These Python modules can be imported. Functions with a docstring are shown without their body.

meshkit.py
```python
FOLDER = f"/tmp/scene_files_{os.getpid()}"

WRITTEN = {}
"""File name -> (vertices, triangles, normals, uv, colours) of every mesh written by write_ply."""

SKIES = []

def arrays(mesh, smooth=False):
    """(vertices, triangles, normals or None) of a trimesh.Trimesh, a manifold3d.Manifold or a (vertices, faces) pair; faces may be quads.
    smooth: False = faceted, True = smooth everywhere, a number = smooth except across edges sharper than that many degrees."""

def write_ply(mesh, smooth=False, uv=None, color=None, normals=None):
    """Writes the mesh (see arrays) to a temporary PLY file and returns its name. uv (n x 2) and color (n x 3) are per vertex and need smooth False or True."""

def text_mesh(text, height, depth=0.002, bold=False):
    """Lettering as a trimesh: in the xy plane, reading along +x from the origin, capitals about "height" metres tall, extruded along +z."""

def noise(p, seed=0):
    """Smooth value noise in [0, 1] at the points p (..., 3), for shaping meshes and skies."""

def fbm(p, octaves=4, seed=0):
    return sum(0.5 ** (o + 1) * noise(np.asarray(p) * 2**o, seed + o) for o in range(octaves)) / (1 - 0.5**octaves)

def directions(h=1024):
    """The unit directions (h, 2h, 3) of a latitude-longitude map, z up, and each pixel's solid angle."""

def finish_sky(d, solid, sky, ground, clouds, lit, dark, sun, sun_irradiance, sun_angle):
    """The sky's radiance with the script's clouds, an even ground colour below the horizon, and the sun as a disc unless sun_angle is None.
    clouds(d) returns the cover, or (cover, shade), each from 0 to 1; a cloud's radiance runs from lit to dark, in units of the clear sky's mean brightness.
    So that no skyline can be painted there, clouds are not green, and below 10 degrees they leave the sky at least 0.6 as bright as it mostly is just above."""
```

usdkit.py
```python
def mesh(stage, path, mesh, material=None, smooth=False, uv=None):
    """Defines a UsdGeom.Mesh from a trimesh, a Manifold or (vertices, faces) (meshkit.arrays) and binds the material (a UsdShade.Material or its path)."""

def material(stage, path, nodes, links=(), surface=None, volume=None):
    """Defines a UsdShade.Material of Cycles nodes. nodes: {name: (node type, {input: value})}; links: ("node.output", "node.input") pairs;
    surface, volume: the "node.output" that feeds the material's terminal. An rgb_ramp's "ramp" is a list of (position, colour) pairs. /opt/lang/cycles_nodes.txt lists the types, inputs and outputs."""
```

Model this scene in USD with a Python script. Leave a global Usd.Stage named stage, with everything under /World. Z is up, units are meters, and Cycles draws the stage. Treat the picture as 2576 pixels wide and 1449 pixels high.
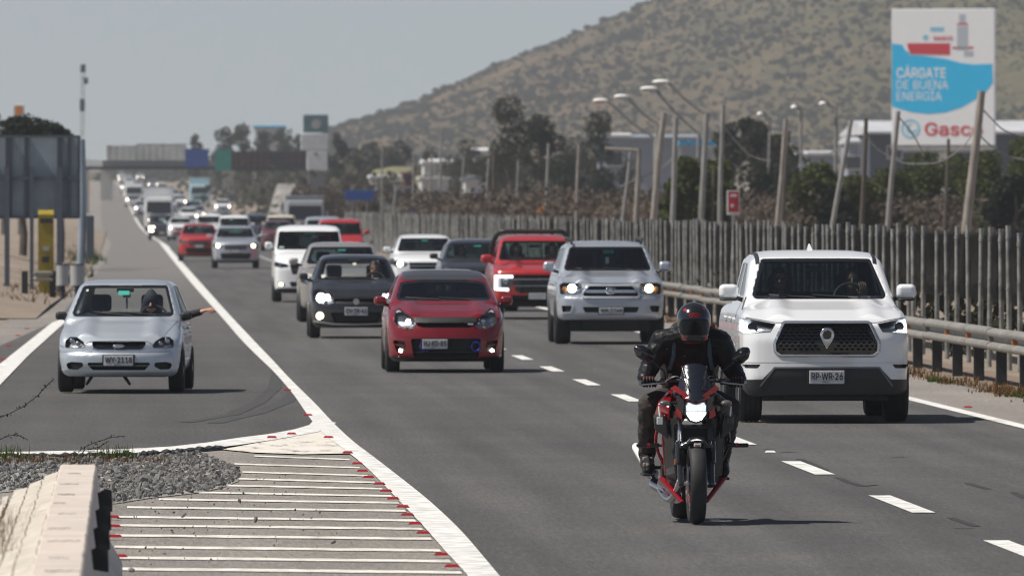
import math, random, numpy as np, trimesh, manifold3d as m3, shapely, shapely.geometry as sg
import usdkit, meshkit
from pxr import Usd, UsdGeom, UsdLux, UsdShade, Gf, Sdf, Vt
from scipy.ndimage import map_coordinates
from scipy.interpolate import PchipInterpolator
random.seed(7); np.random.seed(7)
RNG = np.random.default_rng(11)
stage = Usd.Stage.CreateInMemory()
UsdGeom.SetStageUpAxis(stage, UsdGeom.Tokens.z); UsdGeom.SetStageMetersPerUnit(stage, 1.0)
UsdGeom.Xform.Define(stage, '/World'); UsdGeom.Scope.Define(stage, '/World/Looks')
# ------------------------------------------------------------------ camera, sky, sun, exposure
EYE = np.array([0, 0, 2.35]); FP, CX, CY, VX, VY = 28622.0, 1288.0, 724.5, 330.0, 520.0
_p = -math.atan((CY - VY) / FP); _w = math.atan((CX - VX) / math.hypot(FP, CY - VY))
FWD = np.array([math.sin(_w) * math.cos(_p), math.cos(_w) * math.cos(_p), math.sin(_p)])
RIGHT = np.cross(FWD, [0, 0, 1.0]); RIGHT /= np.linalg.norm(RIGHT); UP = np.cross(RIGHT, FWD)
cam = UsdGeom.Camera.Define(stage, '/World/camera')
cam.CreateFocalLengthAttr(400.0); cam.CreateHorizontalApertureAttr(36.0); cam.CreateVerticalApertureAttr(36.0 * 575 / 1024)
cam.CreateClippingRangeAttr(Gf.Vec2f(1, 20000)); cam.CreateFStopAttr(10.0); cam.CreateFocusDistanceAttr(100.0)
cam.CreateExposureAttr(0.20)
_m = np.eye(4); _m[0, :3], _m[1, :3], _m[2, :3], _m[3, :3] = RIGHT, UP, -FWD, EYE
cam.AddTransformOp().Set(Gf.Matrix4d(*_m.ravel().tolist()))
SUN_EL = math.radians(56); SUN_DIR = np.array([-1.0, -0.10, 0]); SUN_DIR /= np.linalg.norm(SUN_DIR)
SUN = np.array([SUN_DIR[0] * math.cos(SUN_EL), SUN_DIR[1] * math.cos(SUN_EL), math.sin(SUN_EL)])
ROT = math.atan2(SUN[0], SUN[1])
SKY_STRENGTH, SUN_INT = 0.065, 1.25
sky_mat = usdkit.material(stage, '/World/Looks/sky_light', {
    's': ('sky_texture', {'sky_type': 'single_scattering', 'sun_disc': False, 'sun_elevation': SUN_EL, 'sun_rotation': ROT, 'altitude': 500.0, 'air_density': 0.55, 'aerosol_density': 0.15, 'ozone_density': 1.0}),
    'h': ('hsv', {'saturation': 0.75, 'value': 1.0}),
    'b': ('background_shader', {'strength': SKY_STRENGTH})}, [('s.color', 'h.color'), ('h.color', 'b.color')], surface='b.background')
dome = UsdLux.DomeLight.Define(stage, '/World/sky')
UsdShade.MaterialBindingAPI.Apply(dome.GetPrim()).Bind(sky_mat)
dome.GetPrim().SetCustomDataByKey('kind', 'structure'); dome.GetPrim().SetCustomDataByKey('label', 'pale grey hazy sky above the hill')
sun = UsdLux.DistantLight.Define(stage, '/World/sun'); sun.CreateNormalizeAttr(True)
sun.CreateIntensityAttr(SUN_INT); sun.CreateAngleAttr(0.5); sun.CreateColorAttr(Gf.Vec3f(1, .95, .88))
_z = SUN; _x = np.cross([0, 0, 1.0], _z); _x /= np.linalg.norm(_x); _y = np.cross(_z, _x)
_m = np.eye(4); _m[0, :3], _m[1, :3], _m[2, :3] = _x, _y, _z
sun.AddTransformOp().Set(Gf.Matrix4d(*_m.ravel().tolist()))
# ------------------------------------------------------------------ helpers: rays, ground
def at(px, py, Y):
    d = FWD * FP + RIGHT * (px - CX) - UP * (py - CY)
    return EYE + d * (Y / d[1])
def G(px, py, z=0.0):
    d = FWD * FP + RIGHT * (px - CX) - UP * (py - CY)
    return EYE + d * ((z - EYE[2]) / d[2])
_zg = PchipInterpolator([-200, 0, 700, 800, 1000, 1300, 1520, 1900, 2800, 4200, 9000], [0, 0, 0, .08, .75, 2.3, 3.3, 5.2, 9.5, 14, 20])
_xo = PchipInterpolator([-200, 0, 650, 1000, 1900, 2800, 9000], [0, 0, 0, -1.4, -3.7, -7, -30])
zg = lambda Y: float(_zg(Y)); xo = lambda Y: float(_xo(Y))
def ppm(Y): return FP / Y
# ------------------------------------------------------------------ helpers: prims
_names = {}
def pname(parent, name):
    k = (parent, name); n = _names.get(k, -1) + 1; _names[k] = n
    return f'{parent}/{name}' if n == 0 else f'{parent}/{name}_{n:03d}'
def P(o): return '/World' if o is None else (o if isinstance(o, str) else str(o.GetPath()))
def tag(o, label=None, cat=None, group=None, kind=None):
    p = o.GetPrim() if hasattr(o, 'GetPrim') else o
    for k, v in (('label', label), ('category', cat), ('group', group), ('kind', kind)):
        if v: p.SetCustomDataByKey(k, v)
    return p
_cache = {}
def arr_(mesh, smooth):
    k = (id(mesh), smooth)
    if k not in _cache: _cache[k] = (meshkit.arrays(mesh, smooth), mesh)
    return _cache[k][0]
def raw(path, v, f, n, mat):
    m = UsdGeom.Mesh.Define(stage, path); m.CreatePointsAttr(Vt.Vec3fArray.FromNumpy(np.ascontiguousarray(v, np.float32))); m.CreateFaceVertexCountsAttr(Vt.IntArray.FromNumpy(np.full(len(f), 3, np.int32))); m.CreateFaceVertexIndicesAttr(Vt.IntArray.FromNumpy(np.ascontiguousarray(f, np.int32).ravel())); m.CreateSubdivisionSchemeAttr('none')
    if n is not None: m.CreateNormalsAttr(Vt.Vec3fArray.FromNumpy(np.ascontiguousarray(n, np.float32))); m.SetNormalsInterpolation('vertex')
    UsdShade.MaterialBindingAPI.Apply(m.GetPrim()).Bind(mat); return m
def obj(name, mesh, mat, parent=None, smooth=False, label=None, cat=None, group=None, kind=None, uv=None):
    if hasattr(mesh, 'num_tri'):
        if mesh.num_tri() == 0: return None
    elif isinstance(mesh, list): mesh = cat_(mesh)
    v, f, n = arr_(mesh, smooth)
    o = raw(pname(P(parent), name), v, f, n, MAT(mat))
    return tag(o, label, cat, group, kind)
def thing(name, loc=(0, 0, 0), rz=0, label=None, cat=None, group=None, kind=None, parent=None, scale=None):
    x = UsdGeom.Xform.Define(stage, pname(P(parent), name))
    if any(loc): x.AddTranslateOp().Set(Gf.Vec3d(*map(float, loc)))
    if rz: x.AddRotateZOp().Set(float(rz))
    if scale: x.AddScaleOp().Set(Gf.Vec3f(*scale))
    return tag(x, label, cat, group, kind)
def copy_of(src, loc, rz, label=None, group=None, scale=None):
    d = src.GetCustomData()
    base = src.GetName().rstrip('0123456789').rstrip('_') if src.GetName()[-3:].isdigit() else src.GetName()
    t = thing(base, loc, rz, label or d.get('label'), d.get('category'), group or d.get('group'), scale=scale)
    t.GetReferences().AddInternalReference(src.GetPath()); t.SetInstanceable(True)
    return t
# ------------------------------------------------------------------ helpers: meshes
def cat_(ms):
    V, F, n = [], [], 0
    for m in ms:
        v, f, _ = meshkit.arrays(m)
        V.append(v); F.append(f + n); n += len(v)
    return trimesh.Trimesh(np.vstack(V), np.vstack(F), process=False)
def bx(x0, x1, y0, y1, z0, z1):
    m = trimesh.creation.box(extents=(abs(x1 - x0), abs(y1 - y0), abs(z1 - z0)))
    m.apply_translation(((x0 + x1) / 2, (y0 + y1) / 2, (z0 + z1) / 2)); return m
def rbox(x0, x1, y0, y1, z0, z1, r=.02, n=8):
    s = m3.Manifold.sphere(r, n)
    return m3.Manifold.batch_hull([s.translate((x, y, z)) for x in (x0 + r, x1 - r) for y in (y0 + r, y1 - r) for z in (z0 + r, z1 - r)])
def tube(pts, r, n=8, caps=True):
    pts = [np.asarray(p, float) for p in pts]; N = len(pts)
    rs = np.broadcast_to(np.asarray(r, float), (N,)); V, F = [], []
    for i, p in enumerate(pts):
        t = pts[min(i + 1, N - 1)] - pts[max(i - 1, 0)]; t = t / (np.linalg.norm(t) + 1e-12)
        a = np.cross(t, [0, 0, 1.0] if abs(t[2]) < .9 else [1.0, 0, 0]); a /= np.linalg.norm(a); b = np.cross(t, a)
        for k in range(n):
            q = 2 * math.pi * k / n; V.append(p + rs[i] * (math.cos(q) * a + math.sin(q) * b))
    for i in range(N - 1):
        for k in range(n):
            a, b = i * n + k, i * n + (k + 1) % n
            F += [[a, b, b + n], [a, b + n, a + n]]
    if caps:
        V += [pts[0], pts[-1]]; c0, c1 = len(V) - 2, len(V) - 1
        for k in range(n):
            F += [[c0, (k + 1) % n, k], [c1, (N - 1) * n + k, (N - 1) * n + (k + 1) % n]]
    return trimesh.Trimesh(np.array(V), np.array(F)[:, ::-1], process=False)
def cyl(r, h, c, axis='z', n=16, r2=None):
    m = m3.Manifold.cylinder(h, r, r if r2 is None else r2, n, True)
    if axis == 'x': m = m.rotate((0, 90, 0))
    if axis == 'y': m = m.rotate((90, 0, 0))
    return m.translate(tuple(c))
def hull(*ps):
    """hull of spheres (x, y, z, r)"""
    return m3.Manifold.batch_hull([m3.Manifold.sphere(p[3], 12).translate(tuple(p[:3])) for p in ps])
def poly2(pts, r=0.0):
    p = sg.Polygon(pts).buffer(0)
    if r: p = p.buffer(-r).buffer(2 * r).buffer(-r)
    if p.geom_type != 'Polygon': p = max(p.geoms, key=lambda g: g.area)
    return p
def cs(p):
    rings = []
    for g in (getattr(p, 'geoms', None) or [p]):
        g = sg.polygon.orient(g); rings.append(np.array(g.exterior.coords)[:-1]); rings += [np.array(i.coords)[:-1] for i in g.interiors]
    return m3.CrossSection(rings, m3.FillRule.EvenOdd)
def prism_y(p, y0, y1):
    """(x, z) polygon extruded along y"""
    m = m3.Manifold.extrude(cs(p), y1 - y0)                 # x, z -> x, y; height -> z
    return m.transform(np.array([[1, 0, 0, 0], [0, 0, -1, y1], [0, 1, 0, 0]], float))
def prism_x(p, x0, x1):
    """(y, z) polygon extruded along x"""
    m = m3.Manifold.extrude(cs(p), x1 - x0)
    return m.transform(np.array([[0, 0, 1, x0], [1, 0, 0, 0], [0, 1, 0, 0]], float))
def prism_z(p, z0, z1): return m3.Manifold.extrude(cs(p), z1 - z0).translate((0, 0, z0))
def mir(p): return shapely.affinity.scale(p, -1, 1, origin=(0, 0))
def line2(pts, w): return sg.LineString(pts).buffer(w / 2, cap_style=2)
def xf(mesh, loc=(0, 0, 0), rz=0):
    v, f, _ = meshkit.arrays(mesh); c, s = math.cos(math.radians(rz)), math.sin(math.radians(rz))
    return trimesh.Trimesh(np.stack([v[:, 0] * c - v[:, 1] * s, v[:, 0] * s + v[:, 1] * c, v[:, 2]], 1) + loc, f, process=False)
def sheet(poly, z=0.0, zf=None, maxlen=None):
    """flat triangulated sheet of an (x, y) polygon"""
    v, f = trimesh.creation.triangulate_polygon(poly, engine='earcut')
    v = np.column_stack([v, np.zeros(len(v))])
    if maxlen:
        m = trimesh.Trimesh(v, f, process=False); v, f = trimesh.remesh.subdivide_to_size(m.vertices, m.faces, maxlen)
    v[:, 2] = z + (0 if zf is None else np.array([zf(q) for q in v[:, 1]]))
    n = np.cross(v[f[:, 1]] - v[f[:, 0]], v[f[:, 2]] - v[f[:, 0]])[:, 2]
    f[n < 0] = f[n < 0][:, ::-1]
    return trimesh.Trimesh(v, f, process=False)
def strip(xa, xb, ys, dz=0.0, curve=True):
    """road strip between x = xa and xb (numbers or functions of y) along the stations ys"""
    V, F = [], []
    for i, y in enumerate(ys):
        o = xo(y) if curve else 0
        V += [[(xa(y) if callable(xa) else xa) + o, y, zg(y) + dz], [(xb(y) if callable(xb) else xb) + o, y, zg(y) + dz]]
        if i: a = 2 * i - 2; F += [[a, a + 1, a + 3], [a, a + 3, a + 2]]
    return trimesh.Trimesh(np.array(V), np.array(F), process=False)
def leaves(c, n, size, rng, flat=0.0, ratio=1.0):
    """n random leaf quads at the centres c"""
    a = rng.normal(size=(n, 3)); a[:, 2] *= 1 - flat; a /= np.linalg.norm(a, axis=1)[:, None]
    b = np.cross(a, rng.normal(size=(n, 3))); b /= np.linalg.norm(b, axis=1)[:, None]
    s = size * rng.uniform(.6, 1.35, n)[:, None]; a = a * s; b = b * s * ratio
    V = np.stack([c - a - b * .3, c + b, c + a - b * .3, c - b], 1).reshape(-1, 3)
    k = np.arange(n)[:, None] * 4
    return trimesh.Trimesh(V, np.vstack([k + [0, 1, 2], k + [0, 2, 3]]), process=False)
# ------------------------------------------------------------------ materials
_mats = {}
def MAT(k):
    return _mats[k] if isinstance(k, str) else k
def mk(key, nodes, links, surface=None, volume=None):
    _mats[key] = usdkit.material(stage, '/World/Looks/' + key, nodes, links, surface=surface, volume=volume); return key
def pm(key, col, rough=.5, metal=0.0, coat=0.0, var=0.0, scale=4.0, bump=0.0, bscale=None, spec=.5, emit=None, estr=0.0, detail=5.0, coord='object', col2=None, rvar=0.0, stretch=None):
    """principled material; var: colour variation by noise (towards col2 or darker), bump: relief"""
    n = {'p': ('principled_bsdf', {'base_color': col, 'roughness': rough, 'metallic': metal, 'coat_weight': coat, 'specular_ior_level': spec, **({'emission_color': emit, 'emission_strength': estr} if emit else {})})}
    l = []
    if var or bump or rvar:
        n['t'] = ('texture_coordinate', {}) if coord == 'object' else ('geometry', {})
        src = 't.object' if coord == 'object' else 't.position'
        if stretch:
            n['m'] = ('mapping', {'scale': stretch}); l.append((src, 'm.vector')); src = 'm.vector'
    if var:
        c2 = col2 or tuple(c * (1 - var) for c in col); c1 = col if col2 else tuple(min(1, c * (1 + var * .6)) for c in col)
        n['n'] = ('noise_texture', {'scale': scale, 'detail': detail, 'roughness': .6})
        n['r'] = ('rgb_ramp', {'ramp': [(.32, c2), (.68, c1)]})
        l += [(src, 'n.vector'), ('n.fac', 'r.fac'), ('r.color', 'p.base_color')]
    if bump:
        n['bn'] = ('noise_texture', {'scale': bscale or scale * 6, 'detail': 4.0}); n['b'] = ('bump', {'strength': bump, 'distance': .01})
        l += [(src, 'bn.vector'), ('bn.fac', 'b.height'), ('b.normal', 'p.normal')]
    if rvar:
        n['rn'] = ('noise_texture', {'scale': scale * 2, 'detail': 3.0}); n['rm'] = ('map_range', {'to_min': max(0, rough - rvar), 'to_max': rough + rvar})
        l += [(src, 'rn.vector'), ('rn.fac', 'rm.value'), ('rm.result', 'p.roughness')]
    return mk(key, n, l, 'p.BSDF')
def leafm(key, c1, c2, trans=.25):
    return mk(key, {'g': ('geometry', {}), 'r': ('rgb_ramp', {'ramp': [(0, c1), (1, c2)]}), 'd': ('diffuse_bsdf', {}), 't': ('translucent_bsdf', {}), 'm': ('mix_closure', {'fac': trans})},
              [('g.random_per_island', 'r.fac'), ('r.color', 'd.color'), ('r.color', 't.color'), ('d.BSDF', 'm.closure1'), ('t.BSDF', 'm.closure2')], 'm.closure')
def glass(key, tint=(.75, .82, .8), ior=1.45, rough=.0):
    return mk(key, {'f0': ('fresnel', {'IOR': ior}), 'ge': ('geometry', {}), 'nb': ('math', {'math_type': 'subtract', 'value1': 1.0}), 'f': ('math', {'math_type': 'multiply'}), 't': ('transparent_bsdf', {'color': tint}), 'g': ('glossy_bsdf', {'color': (.9, .9, .9), 'roughness': rough}), 'm': ('mix_closure', {})},
              [('ge.backfacing', 'nb.value2'), ('f0.fac', 'f.value1'), ('nb.value', 'f.value2'), ('f.value', 'm.fac'), ('t.BSDF', 'm.closure1'), ('g.BSDF', 'm.closure2')], 'm.closure')
def paint(key, col, metal=0.0, rough=.35, dust=.10):
    """car paint with a clear coat and a thin uneven film of road dust"""
    return mk(key, {'t': ('texture_coordinate', {}), 'n': ('noise_texture', {'scale': 3.0, 'detail': 6.0}), 'r': ('rgb_ramp', {'ramp': [(.35, (dust * .3,) * 3), (.75, (dust,) * 3)]}),
        'c': ('mix', {'color1': col, 'color2': (.32, .29, .25)}), 'rr': ('map_range', {'to_min': rough - .05, 'to_max': rough + .15}),
        'p': ('principled_bsdf', {'metallic': metal, 'coat_weight': .9, 'coat_roughness': .06})},
        [('t.object', 'n.vector'), ('n.fac', 'r.fac'), ('r.color', 'c.fac'), ('c.color', 'p.base_color'), ('n.fac', 'rr.value'), ('rr.result', 'p.roughness')], 'p.BSDF')
pm('white_line', (.70, .69, .66), .75, var=.45, scale=5.0, coord='world', bump=.3, bscale=60)
pm('hatch_paint', (.72, .69, .62), .8, var=.5, scale=5.0, coord='world', bump=.3, bscale=60)
pm('red_stud', (.32, .010, .014), .35, coat=.4)
pm('white_stud', (.75, .75, .72), .4)
pm('galvanised', (.42, .41, .39), .5, metal=.35, var=.25, scale=3.0, rvar=.1)
pm('rail_steel', (.25, .235, .208), .55, metal=.2, var=.25, scale=2.0, rvar=.1)
pm('dark_steel', (.03, .03, .032), .6, var=.3)
pm('post_steel', (.25, .245, .225), .6, metal=.1, var=.5, scale=5.0)
pm('fence_wire', (.045, .045, .045), .6)
pm('amber', (.6, .16, .02), .35)
pm('pole_wood', (.27, .242, .212), .85, var=.4, scale=6.0, stretch=(3, 3, .3))
pm('pole_grey', (.25, .242, .228), .8, var=.35, scale=6.0, stretch=(3, 3, .3))
pm('pole_dark', (.09, .075, .06), .85, var=.4, scale=6.0, stretch=(3, 3, .3))
pm('lamp_white', (.75, .75, .73), .4)
pm('concrete', (.56, .49, .43), .85, var=.16, scale=3.5, bump=.35, bscale=40)
pm('concrete_wing', (.52, .47, .40), .85, var=.3, scale=5.0, bump=.5, bscale=20)
pm('crack_dark', (.08, .07, .06), .9)
pm('reflector_back', (.022, .023, .025), .55)
pm('gravel_stone', (.36, .34, .315), .85)
pm('tyre', (.014, .014, .015), .7, var=.3, scale=8.0, bump=.2)
pm('black_plastic', (.02, .02, .021), .5, var=.2, scale=5.0)
pm('gloss_black', (.008, .008, .009), .12, coat=.6)
pm('rubber', (.012, .012, .012), .6)
pm('interior', (.03, .03, .032), .8)
pm('seat_cloth', (.045, .045, .05), .9)
pm('light_lining', (.28, .29, .27), .85)
pm('chrome', (.75, .75, .76), .12, metal=1.0)
pm('reflector', (.55, .56, .58), .22, metal=.9)
pm('smoked_reflector', (.16, .16, .17), .25, metal=.7)
pm('alloy', (.45, .45, .46), .35, metal=.8)
pm('plate_white', (.62, .62, .62), .45, var=.12, scale=14.0)
pm('plate_ink', (.02, .02, .025), .5)
pm('tag_teal', (.05, .42, .36), .5)
pm('paper_white', (.7, .7, .66), .7)
pm('skin', (.50, .26, .17), .5, spec=.35)
pm('skin_dark', (.30, .16, .11), .5, spec=.35)
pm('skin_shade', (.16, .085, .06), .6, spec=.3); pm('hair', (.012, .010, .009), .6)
pm('cloth_dark', (.008, .009, .012), .85, var=.25, scale=9.0)
pm('cloth_blue', (.06, .09, .12), .85, var=.2)
pm('leather', (.006, .006, .007), .46, var=.3, scale=14.0, bump=.5, bscale=30, spec=.28)
pm('trouser', (.036, .027, .023), .85, var=.35, scale=14.0, bump=.8, bscale=22)
pm('boot_tan', (.30, .20, .12), .6)
pm('bike_red', (.33, .005, .014), .25, metal=.3, coat=.9)
pm('bike_black', (.012, .013, .016), .18, coat=.8)
pm('screen_smoke', (.012, .014, .02), .12, coat=.9)
pm('visor', (.003, .003, .0035), .12, coat=.15, spec=.2)
pm('steel', (.6, .6, .6), .25, metal=1.0)
pm('blue_ring', (.03, .03, .30), .25, metal=.5, coat=.8)
pm('fog_amber', (.55, .22, .04), .3)
pm('glow_white', (.9, .9, .9), .3, emit=(1, .97, .92), estr=9.0)
pm('glow_warm', (.9, .85, .7), .3, emit=(1, .80, .50), estr=7.0)
pm('glow_far', (.9, .85, .7), .3, emit=(1, .80, .58), estr=14.0)
pm('glow_drl', (.9, .9, .9), .3, emit=(.95, .97, 1), estr=2.6)
glass('windscreen', (.80, .87, .85)); glass('clear_glass', (.955, .97, .965)); glass('lens', (.92, .93, .94), 1.4); glass('tinted', (.30, .34, .35))
mk('air', {'v': ('principled_volume', {'color': (.88, .91, .95), 'density': 1.2e-4, 'anisotropy': 0.2})}, [], volume='v.volume')
# asphalt: fine speckle, streaks along the lane, tar repairs
def asphalt(key, c, spread=.16, dusty=None):
    n = {'g': ('geometry', {}), 'f': ('noise_texture', {'scale': 24.0, 'detail': 5.0, 'roughness': .85}), 'sp': ('noise_texture', {'scale': 70.0, 'detail': 3.0, 'roughness': .9}),
         'm': ('mapping', {'scale': (1.6, .03, 1.0)}), 's': ('noise_texture', {'scale': 1.0, 'detail': 4.0}), 'm2': ('mapping', {'scale': (30.0, 1.6, 1.0)}), 'cl': ('noise_texture', {'scale': 1.0, 'detail': 4.0, 'roughness': .8}), 'rc': ('rgb_ramp', {'ramp': [(.30, (.74,) * 3), (.70, (1.30,) * 3)]}), 'e': ('mix', {'mix_type': 'multiply', 'fac': 1.0}), 'bl': ('noise_texture', {'scale': .22, 'detail': 4.0}),
         'rf': ('rgb_ramp', {'ramp': [(.28, (.62,) * 3), (.72, (1.4,) * 3)]}), 'rs': ('rgb_ramp', {'ramp': [(.3, (1 - spread,) * 3), (.7, (1 + spread,) * 3)]}),
         'rb': ('rgb_ramp', {'ramp': [(.35, (.9, .9, .91)), (.65, (1.08, 1.06, 1.03))]}), 'rp': ('rgb_ramp', {'ramp': [(.38, (.60,) * 3), (.55, (1.0,) * 3), (.68, (2.1,) * 3)]}),
         'a': ('mix', {'mix_type': 'multiply', 'fac': 1.0, 'color1': c}), 'b': ('mix', {'mix_type': 'multiply', 'fac': 1.0}), 'cc': ('mix', {'mix_type': 'multiply', 'fac': 1.0}), 'd': ('mix', {'mix_type': 'multiply', 'fac': 1.0}),
         'bu': ('bump', {'strength': .5, 'distance': .01}), 'p': ('principled_bsdf', {'roughness': .8, 'specular_ior_level': .3})}
    l = [('g.position', 'f.vector'), ('g.position', 'sp.vector'), ('g.position', 'm.vector'), ('m.vector', 's.vector'), ('g.position', 'bl.vector'), ('f.fac', 'rf.fac'), ('s.fac', 'rs.fac'), ('bl.fac', 'rb.fac'), ('sp.fac', 'rp.fac'), ('g.position', 'm2.vector'), ('m2.vector', 'cl.vector'), ('cl.fac', 'rc.fac'), ('d.color', 'e.color1'), ('rc.color', 'e.color2'),
         ('rf.color', 'a.color2'), ('a.color', 'b.color1'), ('rs.color', 'b.color2'), ('b.color', 'cc.color1'), ('rb.color', 'cc.color2'), ('cc.color', 'd.color1'), ('rp.color', 'd.color2'),
         ('f.fac', 'bu.height'), ('bu.normal', 'p.normal')]
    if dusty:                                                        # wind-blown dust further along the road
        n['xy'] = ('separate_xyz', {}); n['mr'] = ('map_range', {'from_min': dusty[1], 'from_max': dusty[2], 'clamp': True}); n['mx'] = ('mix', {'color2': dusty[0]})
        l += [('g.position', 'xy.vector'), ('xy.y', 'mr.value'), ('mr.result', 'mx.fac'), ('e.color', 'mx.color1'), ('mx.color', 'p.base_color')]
    else: l.append(('e.color', 'p.base_color'))
    return mk(key, n, l, 'p.BSDF')
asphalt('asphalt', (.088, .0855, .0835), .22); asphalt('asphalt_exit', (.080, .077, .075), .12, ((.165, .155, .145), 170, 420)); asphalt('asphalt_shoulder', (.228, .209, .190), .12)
asphalt('tar', (.045, .045, .047), .05)
pm('dirt', (.24, .19, .145), .95, var=.35, scale=.8, coord='world', bump=.6, bscale=8)
# ================================================================== THE SETTING
def ys_(a, b, n0=2.0):
    out, y = [], a
    while y < b: out.append(y); y += max(n0, y * .03)
    return out + [b]
def gxy(*pts): return [tuple(G(x, y)[:2]) for x, y in pts]
# ground: one sheet to the horizon
_ys = np.array(ys_(-300, 60, 40) [:-1] + ys_(60, 9000, 12)); _xs = np.array([-2500, -900, -400, -200, -100, -60, -30, -15, -8, -4, 12.0, 14, 18, 25, 40, 60, 90, 140, 220, 400, 800, 1500, 3000])
V = np.array([[x + xo(y), y, zg(y) - .035 + (0 if -8 <= x <= 18 else .5 * (meshkit.noise(np.array([x * .03, y * .01, 0.])) - .5))] for y in _ys for x in _xs])
n = len(_xs); F = np.array([q for i in range(len(_ys) - 1) for j in range(n - 1) for q in ([i * n + j, i * n + j + 1, i * n + n + j + 1], [i * n + j, i * n + n + j + 1, i * n + n + j])])
obj('ground', (V, F), 'dirt', kind='structure', label='bare brownish ground beside the motorway', smooth=True)
road = thing('road', kind='structure', label='grey asphalt motorway with white markings running towards the hill')
obj('shoulder', strip(-2.6, 11.25, ys_(-300, 6000, 6), -.018), 'asphalt_shoulder', road)
obj('asphalt', strip(2.15, 9.62, ys_(-300, 6000, 6), -.004), 'asphalt', road)
ramp = sg.Polygon(gxy((850, 1060), (790, 1072), (720, 1090), (600, 1108), (430, 1129), (200, 1138), (0, 1142)) + [(-9, 107.5), (-9, 150), (-2.6, 170), (-1.55, 236), (-1.2, 420), (2.2, 420), (2.2, 127)]).buffer(0)
obj('exit_lane', sheet(ramp, -.010, maxlen=25), 'asphalt_exit', road)
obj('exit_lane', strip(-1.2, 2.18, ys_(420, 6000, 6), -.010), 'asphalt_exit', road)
# tyre marks curving on the exit lane
pm('tyre_mark', (.05, .048, .047), .8, var=.3, scale=3.0, coord='world')
for pts in ([(470, 1060), (585, 1040), (650, 1010), (690, 975), (700, 930)], [(540, 1062), (650, 1036), (720, 1008), (750, 975), (748, 940)]):
    obj('tyre_mark', sheet(sg.LineString(gxy(*pts)).buffer(.09, cap_style=2), -.006), 'tyre_mark', road)
# painted lines
_le = np.array([(393, 600), (484, 715), (560, 800), (603, 850), (645, 893), (684, 930), (735, 988), (789, 1063), (825, 1100), (870, 1133), (917, 1171), (1000, 1255), (1067, 1325), (1120, 1385), (1178, 1449), (1230, 1530)], float); _re = np.array([(404, 600), (508, 715), (585, 800), (640, 858), (688, 908), (727, 950), (795, 1017), (845, 1070), (895, 1115), (935, 1145), (978, 1178), (1090, 1268), (1165, 1340), (1210, 1392), (1258, 1449), (1345, 1545)], float)
_t = np.linspace(0, 1, 90); _sp = lambda E: PchipInterpolator((E[:, 1] - E[0, 1]) / (E[-1, 1] - E[0, 1]), E, axis=0)(_t)
obj('edge_line', sheet(sg.Polygon(gxy(*_sp(_le), *_sp(_re)[::-1])), .002), 'white_line', road)
for pts in ([(1030, 528), (1120, 560), (1215, 608)], [(1300, 655), (1380, 690), (1470, 715), (1555, 706)], [(2075, 930), (2140, 955), (2245, 990)], [(900, 486), (1000, 480)], [(800, 460), (860, 466)], [(2095, 1005), (2240, 1003)], [(2190, 695), (2330, 735)], [(1660, 520), (1770, 516)], [(2500, 755), (2590, 800)]):
    q = [((x / 2.615 + 1700) / 1.0423, (y / 2.615 + 1000) / 1.0423) for x, y in pts]; obj('tar_streak', sheet(sg.LineString(gxy(*q)).buffer(.035, cap_style=2).intersection(sg.box(-9, 50, 99, 900)), -.001), 'tar', road)
obj('edge_line', strip(2.02, 2.22, ys_(640, 6000, 8), .006), 'white_line', road)
obj('edge_line', strip(9.45, 9.63, ys_(60, 6000, 6), .002), 'white_line', road)
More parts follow.
